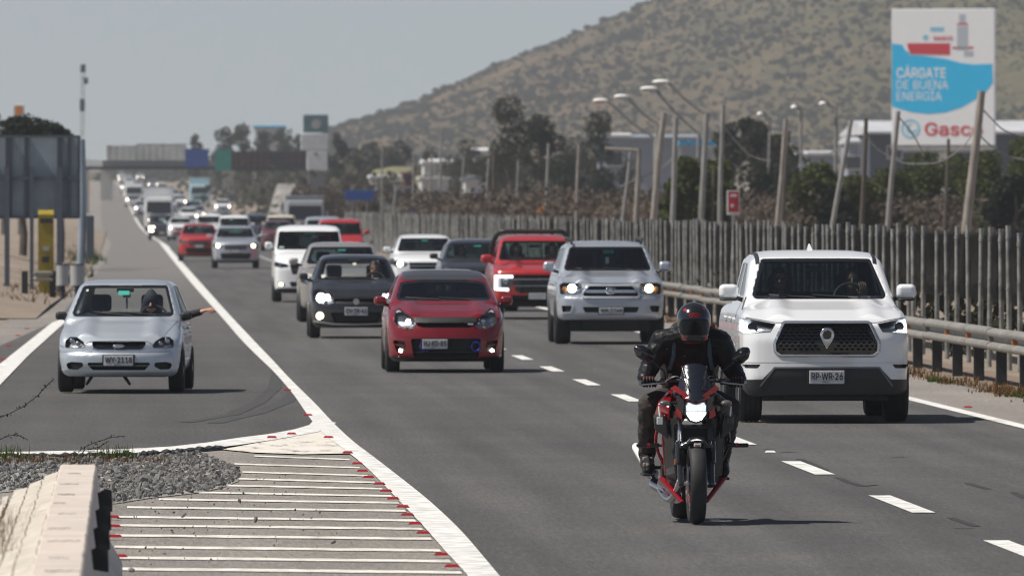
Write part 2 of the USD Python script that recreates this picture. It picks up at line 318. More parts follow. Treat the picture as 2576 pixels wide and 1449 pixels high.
obj('exit_line', sheet(sg.Polygon(gxy((-60, 965), (0, 915), (130, 812), (152, 803), (230, 740), (236, 742), (172, 803), (70, 895), (0, 968), (-60, 1015))), .001), 'white_line', road)
obj('exit_line', sheet(sg.Polygon(gxy((-80, 1136), (0, 1136), (200, 1132), (340, 1127), (430, 1122), (520, 1112), (600, 1100), (680, 1090), (740, 1079), (778, 1068), (790, 1055), (846, 1062), (800, 1085), (700, 1103), (600, 1118), (520, 1127), (430, 1134), (340, 1138), (200, 1142), (0, 1145), (-80, 1145))), -.002), 'white_line', road)
mk('worn_paint', {'g': ('geometry', {}), 'm': ('mapping', {'scale': (2.2, .35, 1)}), 'n': ('noise_texture', {'scale': 2.2, 'detail': 8.0, 'roughness': .7}), 'r': ('rgb_ramp', {'ramp': [(.36, (.21, .19, .17)), (.45, (.62, .58, .51)), (.8, (.72, .69, .62))]}), 'p': ('principled_bsdf', {'roughness': .8})},
   [('g.position', 'm.vector'), ('m.vector', 'n.vector'), ('n.fac', 'r.fac'), ('r.color', 'p.base_color')], 'p.BSDF')
obj('nose_patch', sheet(sg.Polygon(gxy((560, 1128), (640, 1113), (720, 1100), (800, 1084), (835, 1075), (900, 1138), (760, 1140), (640, 1136))), -.006), 'worn_paint', road)
for k in range(-1, 46):
    y0 = 87.3 + 12.47 * k
    obj('lane_dash', strip(6.0, 6.18, [y0, y0 + 2.6, y0 + 5.2], .002), 'white_line', road)
HY = [1149, 1169, 1189, 1206, 1222, 1240, 1257, 1277, 1301, 1322, 1347, 1376, 1403, 1431, 1462]
HL = [640, 590, 610, 600, 540, 500, 400, 320, 292, 290, 290, 288, 290, 300, 330]
HR = [880, 905, 925, 943, 962, 985, 1003, 1020, 1045, 1062, 1085, 1108, 1133, 1160, 1185]
for k, (hy, hl, hr) in enumerate(zip(HY, HL, HR)):
    a, b = G(hl, hy - 6), G(hr, hy + 3); N = 26; t = np.linspace(0, 1, N); half = .28
    w = lambda s: .09 * (meshkit.fbm(np.stack([t * 14 + s, np.full(N, k * 3.1 + s), np.zeros(N)], 1), 3) - .5)
    up = np.column_stack([a[0] + (b[0] - a[0]) * t, a[1] + (b[1] - a[1]) * t + half + w(5)]); lo = np.column_stack([up[:, 0], a[1] + (b[1] - a[1]) * t - half + w(9)])
    q = sg.Polygon(np.vstack([up, lo[::-1]])).buffer(0)
    obj('hatch_stripe', sheet(q, -.012), 'hatch_paint', road)
# raised pavement markers
def stud_mesh(w=.10, d=.09, h=.017):
    s = m3.Manifold.batch_hull([m3.Manifold.cube((w, d, .004), True).translate((0, 0, .002)), m3.Manifold.cube((w * .72, d * .5, .004), True).translate((0, 0, h))])
    return s
ZP = [(500, 192), (640, 362), (395, 513), (530, 490), (780, 513), (910, 617), (975, 692), (1010, 742), (1052, 785), (1125, 830), (1170, 878), (1218, 930), (1285, 985), (1315, 1040), (1368, 1100), (1422, 1163), (1545, 1310), (1617, 1390)]
first_stud = None
def stud(px, py, mat, label, group, body=[None]):
    global first_stud
    p = G(px, py)
    if mat == 'red_stud' and first_stud is not None: return copy_of(first_stud, (p[0], p[1], .004), 0, label, group)
    t = thing('pavement_marker', (p[0], p[1], .004), 0, label, 'road stud', group)
    obj('body', stud_mesh(), mat, t)
    obj('lens', bx(-.035, .035, -.034, -.030, .006, .013), 'red_stud' if mat == 'red_stud' else 'white_stud', t)
    if mat == 'red_stud': first_stud = t
for k, (x, y) in enumerate(ZP):
    px, py = (x / 2.5875 + 560) / 1.0423, (y / 2.5875 + 950) / 1.0423
    if k in (0, 1): lab, gr = 'red road stud on the asphalt left of the white edge line above the gore nose', 'red studs above the gore nose'
    elif k in (2, 3, 4): lab, gr = 'red road stud on the worn white paint of the gore nose', 'red studs on the gore nose paint'
    else: lab, gr = 'red road stud at the right ends of the white hatch stripes', 'red studs along the white edge line'
    stud(px, py, 'red_stud', lab, gr)
for x, y in [(765, 1055), (775, 1118), (780, 1187), (815, 1322)]:
    stud(x / 2.587 / 1.0423, (y / 2.587 + 950) / 1.0423, 'red_stud', 'red road stud beside the concrete barrier with dark plates', 'red studs beside the barrier')
for x, y in [(8, 905), (22, 872), (45, 845), (68, 828)]:
    stud(x, y, 'red_stud', 'red road stud left of the white line on the left shoulder', 'red studs on the left shoulder')
stud(12, 1147, 'red_stud', 'red road stud on the curved white line at the left edge of the photo', None)
stud(2435, 1026, 'red_stud', 'lone red road stud on the right shoulder behind the white pickup', None)
stud(1938, 1139, 'white_stud', 'white road stud on the lane line between two dashes by the motorcycle', None)
# ------------------------------------------------------------------ asphalt lip and gravel on the gore
lip = [G(x, y) for x, y in ((-80, 1150), (0, 1150), (120, 1148), (250, 1146), (350, 1143), (430, 1140), (500, 1131), (560, 1126))]
rr = []; V = []
for i in range(90):
    t = i / 89 * (len(lip) - 1); a = int(min(t, len(lip) - 2)); p = lip[a] + (lip[a + 1] - lip[a]) * (t - a)
    V.append(p + [0, -.1 + .05 * random.uniform(-1, 1), -.035 + .015 * random.random()]); rr.append(.05 + .02 * random.random())
obj('asphalt_lip', tube(V, rr, 7), 'tar', road)
ggp = sg.Polygon(gxy((238, 1160), (330, 1152), (420, 1146), (505, 1142), (560, 1160), (605, 1185), (600, 1206), (560, 1222), (500, 1235), (380, 1248), (290, 1262), (246, 1262))); ggl = sg.Polygon(gxy((-60, 1154), (150, 1153), (240, 1150), (240, 1225), (100, 1225), (-60, 1240)))
pm('gravel_bed', (.30, .285, .262), .95, var=.55, scale=14.0, coord='world', bump=.8, bscale=30)
def mound(poly, h, seed):
    s = sheet(poly, 0, maxlen=1.2); v = s.vertices.copy(); e = np.array([poly.exterior.distance(sg.Point(p[:2])) for p in v])
    v[:, 2] = np.minimum(e / .5, 1) * h * (.4 + meshkit.noise(v * [2, .6, 1], seed)) - .012; return trimesh.Trimesh(v, s.faces, process=False)
obj('gravel_bed', mound(ggp, .014, 3), 'gravel_bed', kind='structure', smooth=True, label='low spread of grey gravel on the gore')
obj('gravel_bed', mound(ggl, .015, 4), 'gravel_bed', kind='structure', smooth=True, label='gravel ground left of the concrete barrier')
mk('stones', {'g': ('geometry', {}), 'r': ('rgb_ramp', {'ramp': [(0, (.15, .145, .14)), (.3, (.36, .345, .325)), (.75, (.52, .50, .47)), (.92, (.42, .30, .23)), (1, (.70, .68, .64))]}), 'p': ('principled_bsdf', {'roughness': .9})}, [('g.random_per_island', 'r.fac'), ('r.color', 'p.base_color')], 'p.BSDF')
_ico = trimesh.creation.icosphere(subdivisions=0)
def stones(poly, n, smin, smax, rng, z=.03):
    x0, y0, x1, y1 = poly.bounds; out = []
    while len(out) < n:
        p = rng.uniform((x0, y0), (x1, y1))
        if not poly.contains(sg.Point(p)): continue
        s = rng.uniform(smin, smax) * (1 + 1.5 * (rng.random() < .06))
        v = _ico.vertices * s * rng.uniform(.45, 1.4, 3) * [1.7, 1.7, .8] * rng.uniform(.75, 1.2, (12, 1)) @ trimesh.transformations.random_rotation_matrix(rng.random(3))[:3, :3]
        out.append(trimesh.Trimesh(v + [p[0], p[1], z * rng.random() + s * .35], _ico.faces, process=False))
    return cat_(out)
obj('gravel', stones(ggp, 5200, .004, .012, RNG, .012), 'stones', label='loose grey gravel heap beside the hatched gore', cat='gravel', kind='stuff')
obj('gravel', stones(ggl, 1800, .004, .013, RNG, .008), 'stones', label='grey stones and litter left of the concrete barrier', cat='gravel', kind='stuff')
obj('gravel', stones(sg.Polygon(gxy((300, 1255), (620, 1170), (760, 1200), (900, 1380), (320, 1440))), 150, .003, .007, RNG, .001), 'stones', label='stray pebbles scattered over the white hatch stripes', cat='gravel', kind='stuff')
obj('dry_litter', (lambda C: leaves(C, len(C), .022, RNG, .7, .35))(np.array([[a, b, .012 + .02 * RNG.random()] for a, b in RNG.uniform(ggp.bounds[:2], ggp.bounds[2:], (700, 2)) if ggp.contains(sg.Point(a, b))])), pm('litter', (.42, .36, .29), .9, var=.5, scale=9.0, coord='world'), label='dry twigs and leaf scraps lying on the gravel', cat='litter', kind='stuff')
# ------------------------------------------------------------------ concrete barrier with dark plates
bar = thing('concrete_barrier', (-.337, 0, 0), label='pale concrete barrier at the lower left with dark plates on its side', cat='barrier')
prof = sg.Polygon([(-.28, -.05), (-.28, .07), (-.17, .26), (-.117, .69), (-.107, .70), (.107, .70), (.117, .69), (.17, .26), (.28, .07), (.28, -.05)])
secs = [44.0]
while secs[-1] < 73: secs.append(secs[-1] + 4.83)
secs[-1] = 73.0
for a, b in zip(secs, secs[1:]):
    m = prism_y(prof, a + .006, b - .006).refine_to_length(.25); v, f, _ = meshkit.arrays(m)
    v = v + .006 * (np.stack([meshkit.noise(v * [9, 3, 9], k) for k in range(3)], 1) - .5)
    v[:, 0] += np.where((v[:, 2] > .6), .012 * (meshkit.noise(v * [1, 7, 1], 9) - .5), 0)
    obj('barrier_block', (v, f), 'concrete', bar)
for k in range(13):                                             # cracks across the top
    y = 49 + k * 2.35 + random.uniform(-.5, .5); x0 = random.uniform(-.1, -.05)
    obj('crack', tube([(x0 + i * .016, y + .05 * math.sin(i * 1.7 + k), .7005) for i in range(random.randint(4, 11))], .0028, 5), 'crack_dark', bar)
for k, (y, w) in enumerate(((70, .092), (66, .092), (62.2, .092), (58.4, .092))):
    q = sg.Polygon([(.120, .585 - .0), (.185, .62), (.218, .605), (.222, .475), (.135, .49)])
    obj('plate', prism_y(poly2(q.exterior.coords, .006), y, y + .012), 'reflector_back', bar, label='dark rectangular plate fixed to the barrier side')
    obj('plate_bracket', bx(.11, .15, y + .013, y + .05, .53, .55), 'dark_steel', bar)
slab = thing('concrete_wing', (0, 0, 0), label='sloping pale concrete slabs with dark joints left of the barrier', cat='concrete slabs')
for a, b, ye in ((-.462, -.552, 72.2), (-.558, -.634, 71.4), (-.642, -.728, 70.8), (-.752, -.786, 70.0), (-.797, -1.15, 69.6)):
    h = lambda x: .675 + (x + .46) * .34
    m = prism_y(sg.Polygon([(a, 0), (b, 0), (b, h(b)), (a, h(a))]), 44, ye).refine_to_length(.2); v, f, _ = meshkit.arrays(m)
    v = v + .014 * (np.stack([meshkit.noise(v * [14, 2.5, 14], k + 20) for k in range(3)], 1) - .5)
    obj('slab', (v, f), 'concrete_wing', slab)
# dry grass, weeds
mk('dry_grass', {'g': ('geometry', {}), 'r': ('rgb_ramp', {'ramp': [(0, (.13, .075, .035)), (.5, (.34, .22, .11)), (1, (.52, .40, .24))]}), 'd': ('diffuse_bsdf', {}), 't': ('translucent_bsdf', {}), 'm': ('mix_closure', {'fac': .2})},
   [('g.random_per_island', 'r.fac'), ('r.color', 'd.color'), ('r.color', 't.color'), ('d.BSDF', 'm.closure1'), ('t.BSDF', 'm.closure2')], 'm.closure')
leafm('weed_green', (.05, .085, .02), (.13, .17, .05)); leafm('twig', (.035, .035, .02), (.09, .085, .05), .1)
def blades(c, n, h, w, rng, lean=.5, spread=.2):
    V, F = [], []
    for i in range(n):
        p = np.array(c) + [rng.normal() * spread, rng.normal() * spread * 2, 0]; a = rng.uniform(0, 2 * math.pi); L = h * rng.uniform(.4, 1.15); ln = lean * rng.random()
        d = np.array([math.cos(a), math.sin(a), 0]); s = np.array([-d[1], d[0], 0]) * w * rng.uniform(.6, 1.3); k = len(V)
        for t in (0, .4, .75, 1): q = p + d * ln * L * t * t + [0, 0, L * t * (1 - .25 * ln * t)]; V += [q - s * (1 - t * .9), q + s * (1 - t * .9)]
        for j in (0, 2, 4): F += [[k + j, k + j + 1, k + j + 3], [k + j, k + j + 3, k + j + 2]]
    return trimesh.Trimesh(np.array(V), np.array(F), process=False)
rng = np.random.default_rng(5)
obj('dry_grass', [blades((-.66 - .1 * rng.random(), 56 + i * 1.1, .42), 90, .34, .0035, rng, .8, .07) for i in range(7)], 'dry_grass', label='dry tan grass growing over the slabs at the lower left corner', cat='grass', kind='stuff')
obj('weed', [blades(G(x, 1158) + [0, 0, 0], 50, .16, .006, rng, .9, .06) for x in (0, 15, 40, 265, 290, 310)], 'weed_green', label='small green weeds along the gravel edge', cat='weeds', kind='stuff')
obj('dry_grass', [blades(G(x, 1165), 26, .10, .005, rng, 1.0, .12) for x in np.linspace(-10, 420, 16)], 'dry_grass', label='thin dry weeds along the dark asphalt lip', cat='grass', kind='stuff')
def twig(pts, Y, lab):
    P3 = [at(x, y, Y + .1 * i) for i, (x, y) in enumerate(pts)]; t = thing('weed_stem', label=lab, cat='weed')
    obj('stem', tube(P3, .0028, 6), 'twig', t)
    C = np.vstack([a + (b - a) * s for a, b in zip(P3, P3[1:]) for s in np.linspace(0, 1, 6)]); C = np.repeat(C, 2, 0) + rng.normal(size=(len(C) * 2, 3)) * [.009, .01, .009]
    obj('leaf_cluster', leaves(C, len(C), .011, rng, 0, .5), 'twig', t, kind='stuff')
twig([(-30, 1062), (20, 1042), (60, 1022), (95, 995), (115, 972), (136, 952)], 88, 'long thin weed stem rising into the exit lane at the left edge')
twig([(-30, 1120), (15, 1098), (40, 1092), (66, 1104)], 92, 'short drooping weed stem at the left edge above the white line')
twig([(188, 1150), (205, 1128), (240, 1112), (280, 1100), (312, 1096)], 104, 'thin weed stem arching over the curved white line')
twig([(190, 1160), (212, 1132), (250, 1124), (272, 1110)], 104.5, 'lower weed stem beside the gravel heap')
# ------------------------------------------------------------------ right side: guardrail, picket fence of steel posts
obj('verge', strip(11.0, 12.3, ys_(100, 1500, 8), -.008), pm('verge_dirt', (.20, .15, .11), .95, var=.45, scale=2.5, coord='world', bump=.8, bscale=20), kind='structure', label='dirt verge under the guardrail')
obj('dry_grass', [blades((11.0 + rng.normal() * .12, y, 0), 22, .13, .010, rng, 1.2, .10) for y in np.concatenate([rng.uniform(128, 200, 46), rng.normal(143, 2, 16), rng.uniform(200, 330, 30)])], 'dry_grass', label='dry weeds and litter at the foot of the guardrail', cat='grass', kind='stuff')
obj('weed', [blades((10.9 + rng.normal() * .08, y, 0), 40, .09, .012, rng, 1.0, .08) for y in (137, 140.5, 151.5, 152.3, 153)], 'weed_green', label='low green weeds on the right shoulder before the guardrail', cat='weeds', kind='stuff')
rail = thing('guardrail', label='long double-humped steel guardrail along the right shoulder', cat='guardrail')
wb = [(0, -.15), (-.045, -.135), (-.082, -.115), (-.09, -.09), (-.082, -.06), (-.02, -.035), (0, -.02), (0, .02), (-.02, .035), (-.082, .06), (-.09, .09), (-.082, .115), (-.045, .135), (0, .15)]
wb = sg.Polygon(wb + [(x + .012, z) for x, z in wb[::-1]])
for k in range(78):
    y = 118 + 4 * k; j = random.uniform(-.012, .012)
    m = prism_y(shapely.affinity.translate(wb, 11.38 + j, .60 + random.uniform(-.008, .008)), y - .06 + (.0 if k % 2 else .06), y + 4.06); obj('rail_beam', m, 'rail_steel', rail)
    obj('rail_post', cat_([bx(11.42, 11.43, y - .05, y + .05, -.1, .74), bx(11.43, 11.55, y - .055, y - .045, -.1, .74), bx(11.55, 11.56, y - .05, y + .05, -.1, .74)]), 'dark_steel', rail)
    if k % 1 == 0: obj('reflector', rbox(11.315, 11.375, y - .02, y + .02, .575, .635, .008), 'amber' if k % 3 < 2 else 'rail_steel', rail)
fence = thing('post_fence', label='tall fence of close grey steel posts and dark mesh behind the guardrail', cat='fence')
def fpost(h, joint):
    return m3.Manifold.batch_boolean([cyl(.037, h, (0, 0, h / 2), n=10), cyl(.043, .05, (0, 0, h - .16), n=10), cyl(.042, .03, (0, 0, joint), n=10), cyl(.039, .015, (0, 0, h), n=10)], m3.OpType.Add)
variants = [meshkit.arrays(fpost(2.02 + d, 1.22 + e))[:2] for d, e in ((0, 0), (.05, -.05), (-.05, .04), (.02, .08))]
y, k = 118.0, 0
while k < 290:
    v, f = variants[random.randrange(4)]; lean = random.uniform(-.012, .012) + (random.random() < .05) * random.choice((-.04, .04))
    w = v.copy(); w[:, 0] += w[:, 2] * lean + 12.6 + xo(y) + random.uniform(-.03, .03); w[:, 1] += y; w[:, 2] += zg(y)
    obj('fence_post', (w, f), 'post_steel', fence, smooth=40)
    y += 1.9 + random.uniform(-.35, .35) + (0 if random.random() > .04 else .9); k += 1
FEND = y
obj('wire_mesh', [strip(12.70, 12.712, np.arange(118, FEND, 8.0), z) for z in np.arange(1.02, 1.96, .045)] + [bx(12.70, 12.712, q, q + .012, .95, 1.97) for q in np.arange(118, 330, .35)], 'fence_wire', fence, kind='stuff')
mk('shade_net', {'g': ('geometry', {}), 'n': ('noise_texture', {'scale': .5, 'detail': 3.0}), 'r': ('rgb_ramp', {'ramp': [(.3, (.012, .012, .012)), (.7, (.03, .029, .026))]}), 'd': ('diffuse_bsdf', {}), 't': ('transparent_bsdf', {'color': (.85, .85, .85)}), 'm': ('mix_closure', {'fac': .10})},
   [('g.position', 'n.vector'), ('n.fac', 'r.fac'), ('r.color', 'd.color'), ('d.BSDF', 'm.closure1'), ('t.BSDF', 'm.closure2')], 'm.closure')
Vn = np.array([[12.74 + xo(q), q, zg(q) + z] for q in np.arange(118, FEND, 4.0) for z in (.98, 1.93)]); nn = len(Vn) // 2
obj('mesh_sheet', (Vn, np.array([t for i in range(nn - 1) for t in ([2 * i, 2 * i + 2, 2 * i + 3], [2 * i, 2 * i + 3, 2 * i + 1])])), 'shade_net', fence)
t = thing('loose_pipe', label='pale loose pipe leaning against the post fence', cat='pipe'); obj('pipe', tube([(12.05, 143, 0), (11.95, 147, 1.72)], .035, 10), pm('pale_pipe', (.55, .54, .5), .5), t); obj('end_cap', cyl(.037, .02, (11.95, 147, 1.72)), 'galvanised', t)
# concrete kerb wall seen through the posts
lw = thing('low_wall', label='low pale concrete wall seen between the fence posts', cat='wall')
for a in np.arange(118, 172, 6.0): obj('wall_panel', bx(16.0, 16.2, a + .02, a + 5.98, 0, .95 + .05 * random.random()), 'concrete', lw)
# ================================================================== ROADSIDE AND BACKGROUND
def stake(name, xt, yt, xb, w, Y, mat, label, group=None, yb=555, taper=.75, t=None, part='pole'):
    a, b = at(xt, yt, Y), at(xb, yb, Y); z0 = zg(Y) - .3
    base = b + (b - a) * ((z0 - b[2]) / (b[2] - a[2])); r = w / 2 * Y / FP
    t = t or thing(name, label=label, cat='pole' if name != 'street_lamp' else 'street lamp', group=group)
    pts = [base + (a - base) * s + np.array([.25 * r * math.sin(s * 5 + xt), 0, 0]) for s in np.linspace(0, 1, 7)]
    obj(part, tube(pts, np.linspace(r, r * taper, 7), 10), mat, t, smooth=40)
    return t, a, r
PL = [(1672, 285, 1643, 25, 360, 'pole_wood', 'thick light brown leaning wooden pole behind the silver off-roader'), (1702, 297, 1690, 20, 390, 'pole_grey', 'grey wooden pole just right of the thick light brown pole'),
      (1818, 265, 1812, 17, 370, 'pole_grey', 'tall thin grey pole with a cable, beside the red and white sign'), (1978, 300, 1955, 19, 350, 'pole_wood', 'light leaning pole standing against a dark pole'),
      (1986, 330, 1968, 15, 365, 'pole_dark', 'dark pole close behind the light leaning pole'), (2139, 305, 2098, 18, 340, 'pole_grey', 'strongly leaning grey pole left of the dark brown pole'),
      (2178, 298, 2168, 17, 330, 'pole_dark', 'dark brown straight pole left of the billboard'), (2258, 280, 2236, 19, 320, 'pole_grey', 'grey pole in front of the left edge of the billboard'),
      (2385, 350, 2378, 13, 420, 'pole_dark', 'short dark pole beside the billboard mast'), (2466, 230, 2436, 32, 300, 'pole_wood', 'thickest pole, in front of the right part of the billboard'),
      (1588, 372, 1565, 13, 430, 'pole_grey', 'thin leaning pole left of the pole with the crossbar'), (1606, 375, 1600, 20, 400, 'pole_wood', 'pale pole with a long wooden crossbar to the left'),
      (1458, 365, 1449, 13, 440, 'pole_wood', 'thin pale pole right of the tall gum trees'), (1379, 360, 1373, 11, 460, 'pole_grey', 'thin grey pole in front of the tall gum trees'),
      (1244, 378, 1243, 13, 520, 'pole_dark', 'black straight pole left of the tall gum trees'), (1231, 398, 1218, 9, 540, 'pole_grey', 'short grey pole beside the black pole'), (1303, 405, 1299, 8, 540, 'pole_grey', 'thin pale pole right of the black pole'),
      (1111, 330, 1103, 9, 620, 'pole_grey', 'tallest thin pole over the white roofed house'), (1087, 388, 1078, 8, 640, 'pole_wood', 'thin leaning pole left of the tallest thin pole'), (1168, 395, 1155, 7, 640, 'pole_grey', 'thin leaning pole right of the white roofed house'),
      (1041, 392, 1036, 8, 680, 'pole_wood', 'thin pole before the maroon wall'), (962, 360, 960, 7, 760, 'pole_grey', 'faint thin pole left of the yellow green bank'), (1655, 470, 1650, 12, 420, 'pole_dark', 'short dark stub pole behind the green bush'),
      (1795, 420, 1790, 10, 420, 'pole_dark', 'dark half-height pole left of the tall cable pole'), (995, 470, 990, 9, 620, 'pole_grey', 'short pale stake above the far fence end')]
tops = {}
for i, q in enumerate(PL): t_, a_, r_ = stake('utility_pole', *q[:3], q[3] * .84, q[4], q[5], q[6]); tops[i] = (t_, a_, r_, q[4])
t_, a_, r_, Y = tops[11]
obj('crossbar', tube([at(1523, 374, Y), at(1606, 379, Y)], .07, 6), 'pole_wood', t_); obj('brace', tube([at(1556, 378, Y), at(1598, 420, Y)], .03, 6), 'pole_grey', t_)
def cable(pts, Y, label, r=.022):
    P3 = np.array([at(x, y, Y) for x, y in pts]); s = np.linspace(0, 1, len(P3)); q = np.linspace(0, 1, 24); C = PchipInterpolator(s, P3, axis=0)(q)
    t = obj('power_cable', tube(C, r, 6), 'pole_grey', label=label, cat='cable')
cable([(1818, 310), (1850, 355), (1895, 395), (1940, 405)], 368, 'cable sagging from the tall thin pole by the red and white sign')
cable([(1976, 345), (2010, 388), (2060, 392), (2115, 372)], 352, 'cable sagging from the light leaning pole to the right')
cable([(2178, 342), (2225, 388), (2290, 413), (2345, 412), (2420, 372), (2462, 300)], 322, 'long cable sagging across the foot of the billboard')
cable([(2256, 290), (2300, 345), (2325, 395)], 320, 'cable dropping from the pole at the left edge of the billboard')
cable([(2466, 268), (2495, 300), (2530, 330), (2600, 345)], 300, 'upper cable running right from the thickest pole')
cable([(2466, 342), (2500, 372), (2545, 395), (2600, 405)], 300, 'lower cable running right from the thickest pole')
cable([(1700, 380), (1670, 420), (1600, 452), (1560, 470)], 400, 'cable hanging between the brown pole and the crossbar pole')
def lamp(xh, yh, xp, yp, xb, w, Y, label, hw=44, group=None):
    t, a, r = stake('street_lamp', xp, yp, xb, w, Y, 'pole_grey', label, group)
    s = Y / FP; h = at(xh, yh, Y); c1 = a + (h - a) * [.55, 1, 1] * .8 + [0, 0, 6 * s]
    pts = [a, a + (h - a) * .45 + [0, 0, -.0], a + (h - a) * .78 + [0, 0, 10 * s], h + [18 * s, 0, -3 * s]]
    C = PchipInterpolator([0, .4, .75, 1], np.array(pts), axis=0)(np.linspace(0, 1, 10))
    obj('arm', tube(C, max(.03, 3.2 * s), 8), 'pole_grey', t)
    L = hw * s / 2
    m = m3.Manifold.sphere(1, 16).scale((L, .16, 6.5 * s)).translate(tuple(h)); m = m - m3.Manifold.cube((4, 4, 2), True).translate((h[0], h[1], h[2] - 1 - 2.5 * s))
    obj('lamp_head', m, 'lamp_white', t, smooth=40)
    obj('diffuser', m3.Manifold.sphere(1, 16).scale((L * .7, .12, 3.5 * s)).translate((h[0] - L * .1, h[1], h[2] - 3.2 * s)), 'amber' if xh < 1520 else 'galvanised', t, smooth=40)
lamp(1663, 207, 1775, 287, 1766, 18, 400, 'highest street lamp with a long raised arm over the fence')
lamp(1632, 224, 1757, 335, 1752, 13, 440, 'second highest street lamp, its head just below the highest one')
lamp(1563, 244, 1654, 312, 1652, 13, 470, 'third street lamp from the right of the four long-armed ones', 38)
lamp(1511, 254, 1648, 348, 1650, 12, 500, 'lowest long-armed street lamp, with an amber diffuser', 40)
lamp(2070, 262, 2102, 270, 2101, 10, 480, 'street lamp with a short arm nearest the billboard', 20); lamp(1998, 271, 2017, 277, 2014, 9, 520, 'street lamp with a short arm left of the leaning grey pole', 18); lamp(1912, 288, 1937, 296, 1932, 8, 560, 'faint short-armed street lamp in front of the big dark tree', 16)
# billboard
Y = 880; s = Y / FP
c00, c11 = at(2243, 366, Y), at(2505, 24, Y); BW, BH = c11[0] - c00[0], c11[2] - c00[2]
bb = thing('billboard', tuple(c00), -14, 'tall white and blue roadside billboard on a thick white mast', 'billboard')
pm('board_white', (.86, .87, .88), .6); pm('board_blue', (.006, .50, .86), .6); pm('board_red', (.60, .035, .055), .6); pm('board_grey', (.45, .50, .55), .6); pm('board_pale', (.25, .55, .72), .6); pm('mast_white', (.72, .72, .70), .5)
obj('panel', rbox(0, BW, 0, .5, 0, BH, .04), 'board_white', bb)
obj('frame', cat_([bx(-.06, BW + .06, .05, .45, -.35, -.04), bx(BW * .1, BW * .9, .1, .4, -.55, -.36)]), 'galvanised', bb)
obj('mast', m3.Manifold.cylinder(c00[2] - zg(Y) + 1, .42, .42, 20).translate((BW * .49, 1.0, -(c00[2] - zg(Y)) - .5)), 'mast_white', bb, smooth=40)
U = lambda x, y: ((x - 612) / (1278 - 612) * BW, (930 - y) / (930 - 55) * BH)      # pixels of the enlarged photograph
def flat(poly, mat, name, dy=.012): obj(name, prism_y(poly, -dy, -dy + .008), mat, bb)
flat(sg.Polygon([U(*q) for q in ((612, 275), (680, 285), (700, 320), (760, 350), (860, 362), (960, 375), (1060, 402), (1140, 412), (1262, 408), (1268, 530), (1220, 590), (1150, 640), (1060, 690), (960, 720), (850, 730), (740, 718), (660, 695), (612, 680))]).intersection(sg.box(.02, .02, BW - .02, BH - .02)), 'board_blue', 'blue_wave')
def btext(txt, x, y, h, mat, bold=True, dy=.022, fit=None):
    m = meshkit.text_mesh(txt, h, .008, bold); v = m.vertices.copy(); k = (fit / (v[:, 0].max() - v[:, 0].min())) if fit else 1
    ux, uz = U(x, y); obj('lettering', (np.stack([ux + v[:, 0] * k, -dy + .0 * v[:, 0] + (.008 - v[:, 2]) * 1, uz + v[:, 1]], 1), np.array(m.faces)[:, ::-1]), mat, bb)
sw = BW / 666
btext('CÁRGATE', 640, 497, 62 / 875 * BH, 'board_white', fit=318 * sw); btext('DE BUENA', 638, 570, 56 / 875 * BH, 'board_white', False, fit=335 * sw); btext('ENERGÍA', 638, 643, 56 / 875 * BH, 'board_white', False, fit=292 * sw)
btext('Gasco', 818, 865, 78 / 875 * BH, 'board_red', fit=375 * sw); btext('GASCO', 880, 255, 24 / 875 * BH, 'board_red', fit=125 * sw)
q = U(735, 825); flat(sg.Point(q).buffer(62 * sw).difference(sg.Point(q).buffer(48 * sw)), 'board_pale', 'logo_ring'); flat(sg.Point(q[0] + .05, q[1]).buffer(34 * sw).difference(sg.Point(q[0] + .18, q[1] + .12).buffer(22 * sw)), 'board_pale', 'logo_swirl')
q = U(832, 238); flat(sg.Point(q).buffer(18 * sw), 'board_pale', 'logo_dot'); flat(sg.box(*U(862, 200), *U(950, 172)), 'board_pale', 'printed_cloud')
flat(sg.Polygon([U(*q) for q in ((712, 275), (990, 275), (990, 350), (735, 345), (718, 310))]), 'board_red', 'printed_red_tank', .016); flat(sg.box(*U(712, 352), *U(985, 346)), 'board_grey', 'printed_tank_shade', .014)
flat(sg.box(*U(1035, 320), *U(1105, 165)), 'board_grey', 'printed_gas_bottle'); flat(sg.box(*U(1035, 158), *U(1105, 148)), 'board_red', 'printed_bottle_band'); flat(sg.box(*U(1048, 145), *U(1090, 90)), 'board_grey', 'printed_bottle_neck'); flat(sg.box(*U(1005, 312), *U(1140, 298)), 'board_red', 'printed_small_text'); flat(sg.box(*U(1080, 360), *U(1140, 325)), 'board_grey', 'printed_cooker', .014)
# other signs
def board(name, x0, y0, x1, y1, Y, mat, label, cat='sign', post=True, th=.08):
    a, b = at(x0, y1, Y), at(x1, y0, Y); t = thing(name, label=label, cat=cat)
    obj('panel', rbox(a[0], b[0], Y, Y + th, a[2], b[2], .015), mat, t)
    if post:
        for f in ((.25, .75) if b[0] - a[0] > 1.5 else (.5,)): x = a[0] + (b[0] - a[0]) * f; obj('post', bx(x - .05, x + .05, Y + th + .003, Y + th + .1, zg(Y) - .2, b[2] - .05), 'galvanised', t)
    return t, a, b
pm('sign_blue', (.02, .08, .33), .5, var=.2); pm('sign_green', (.02, .25, .20), .5); pm('sign_red', (.45, .02, .03), .5, var=.3, scale=3.0); pm('sign_orange', (.75, .25, .03), .5); pm('sign_teal', (.10, .19, .21), .5, var=.3, scale=.6); pm('sign_white', (.60, .62, .64), .6, var=.12, scale=1.0); pm('vms_black', (.012, .012, .016), .5); pm('led_red', (.12, .02, .015), .4, emit=(1, .12, .06), estr=.02)
t, a, b = board('road_sign', 1829, 480, 1861, 541, 380, 'sign_white', 'small red and white sign on a post behind the fence'); w, h = b[0] - a[0], b[2] - a[2]
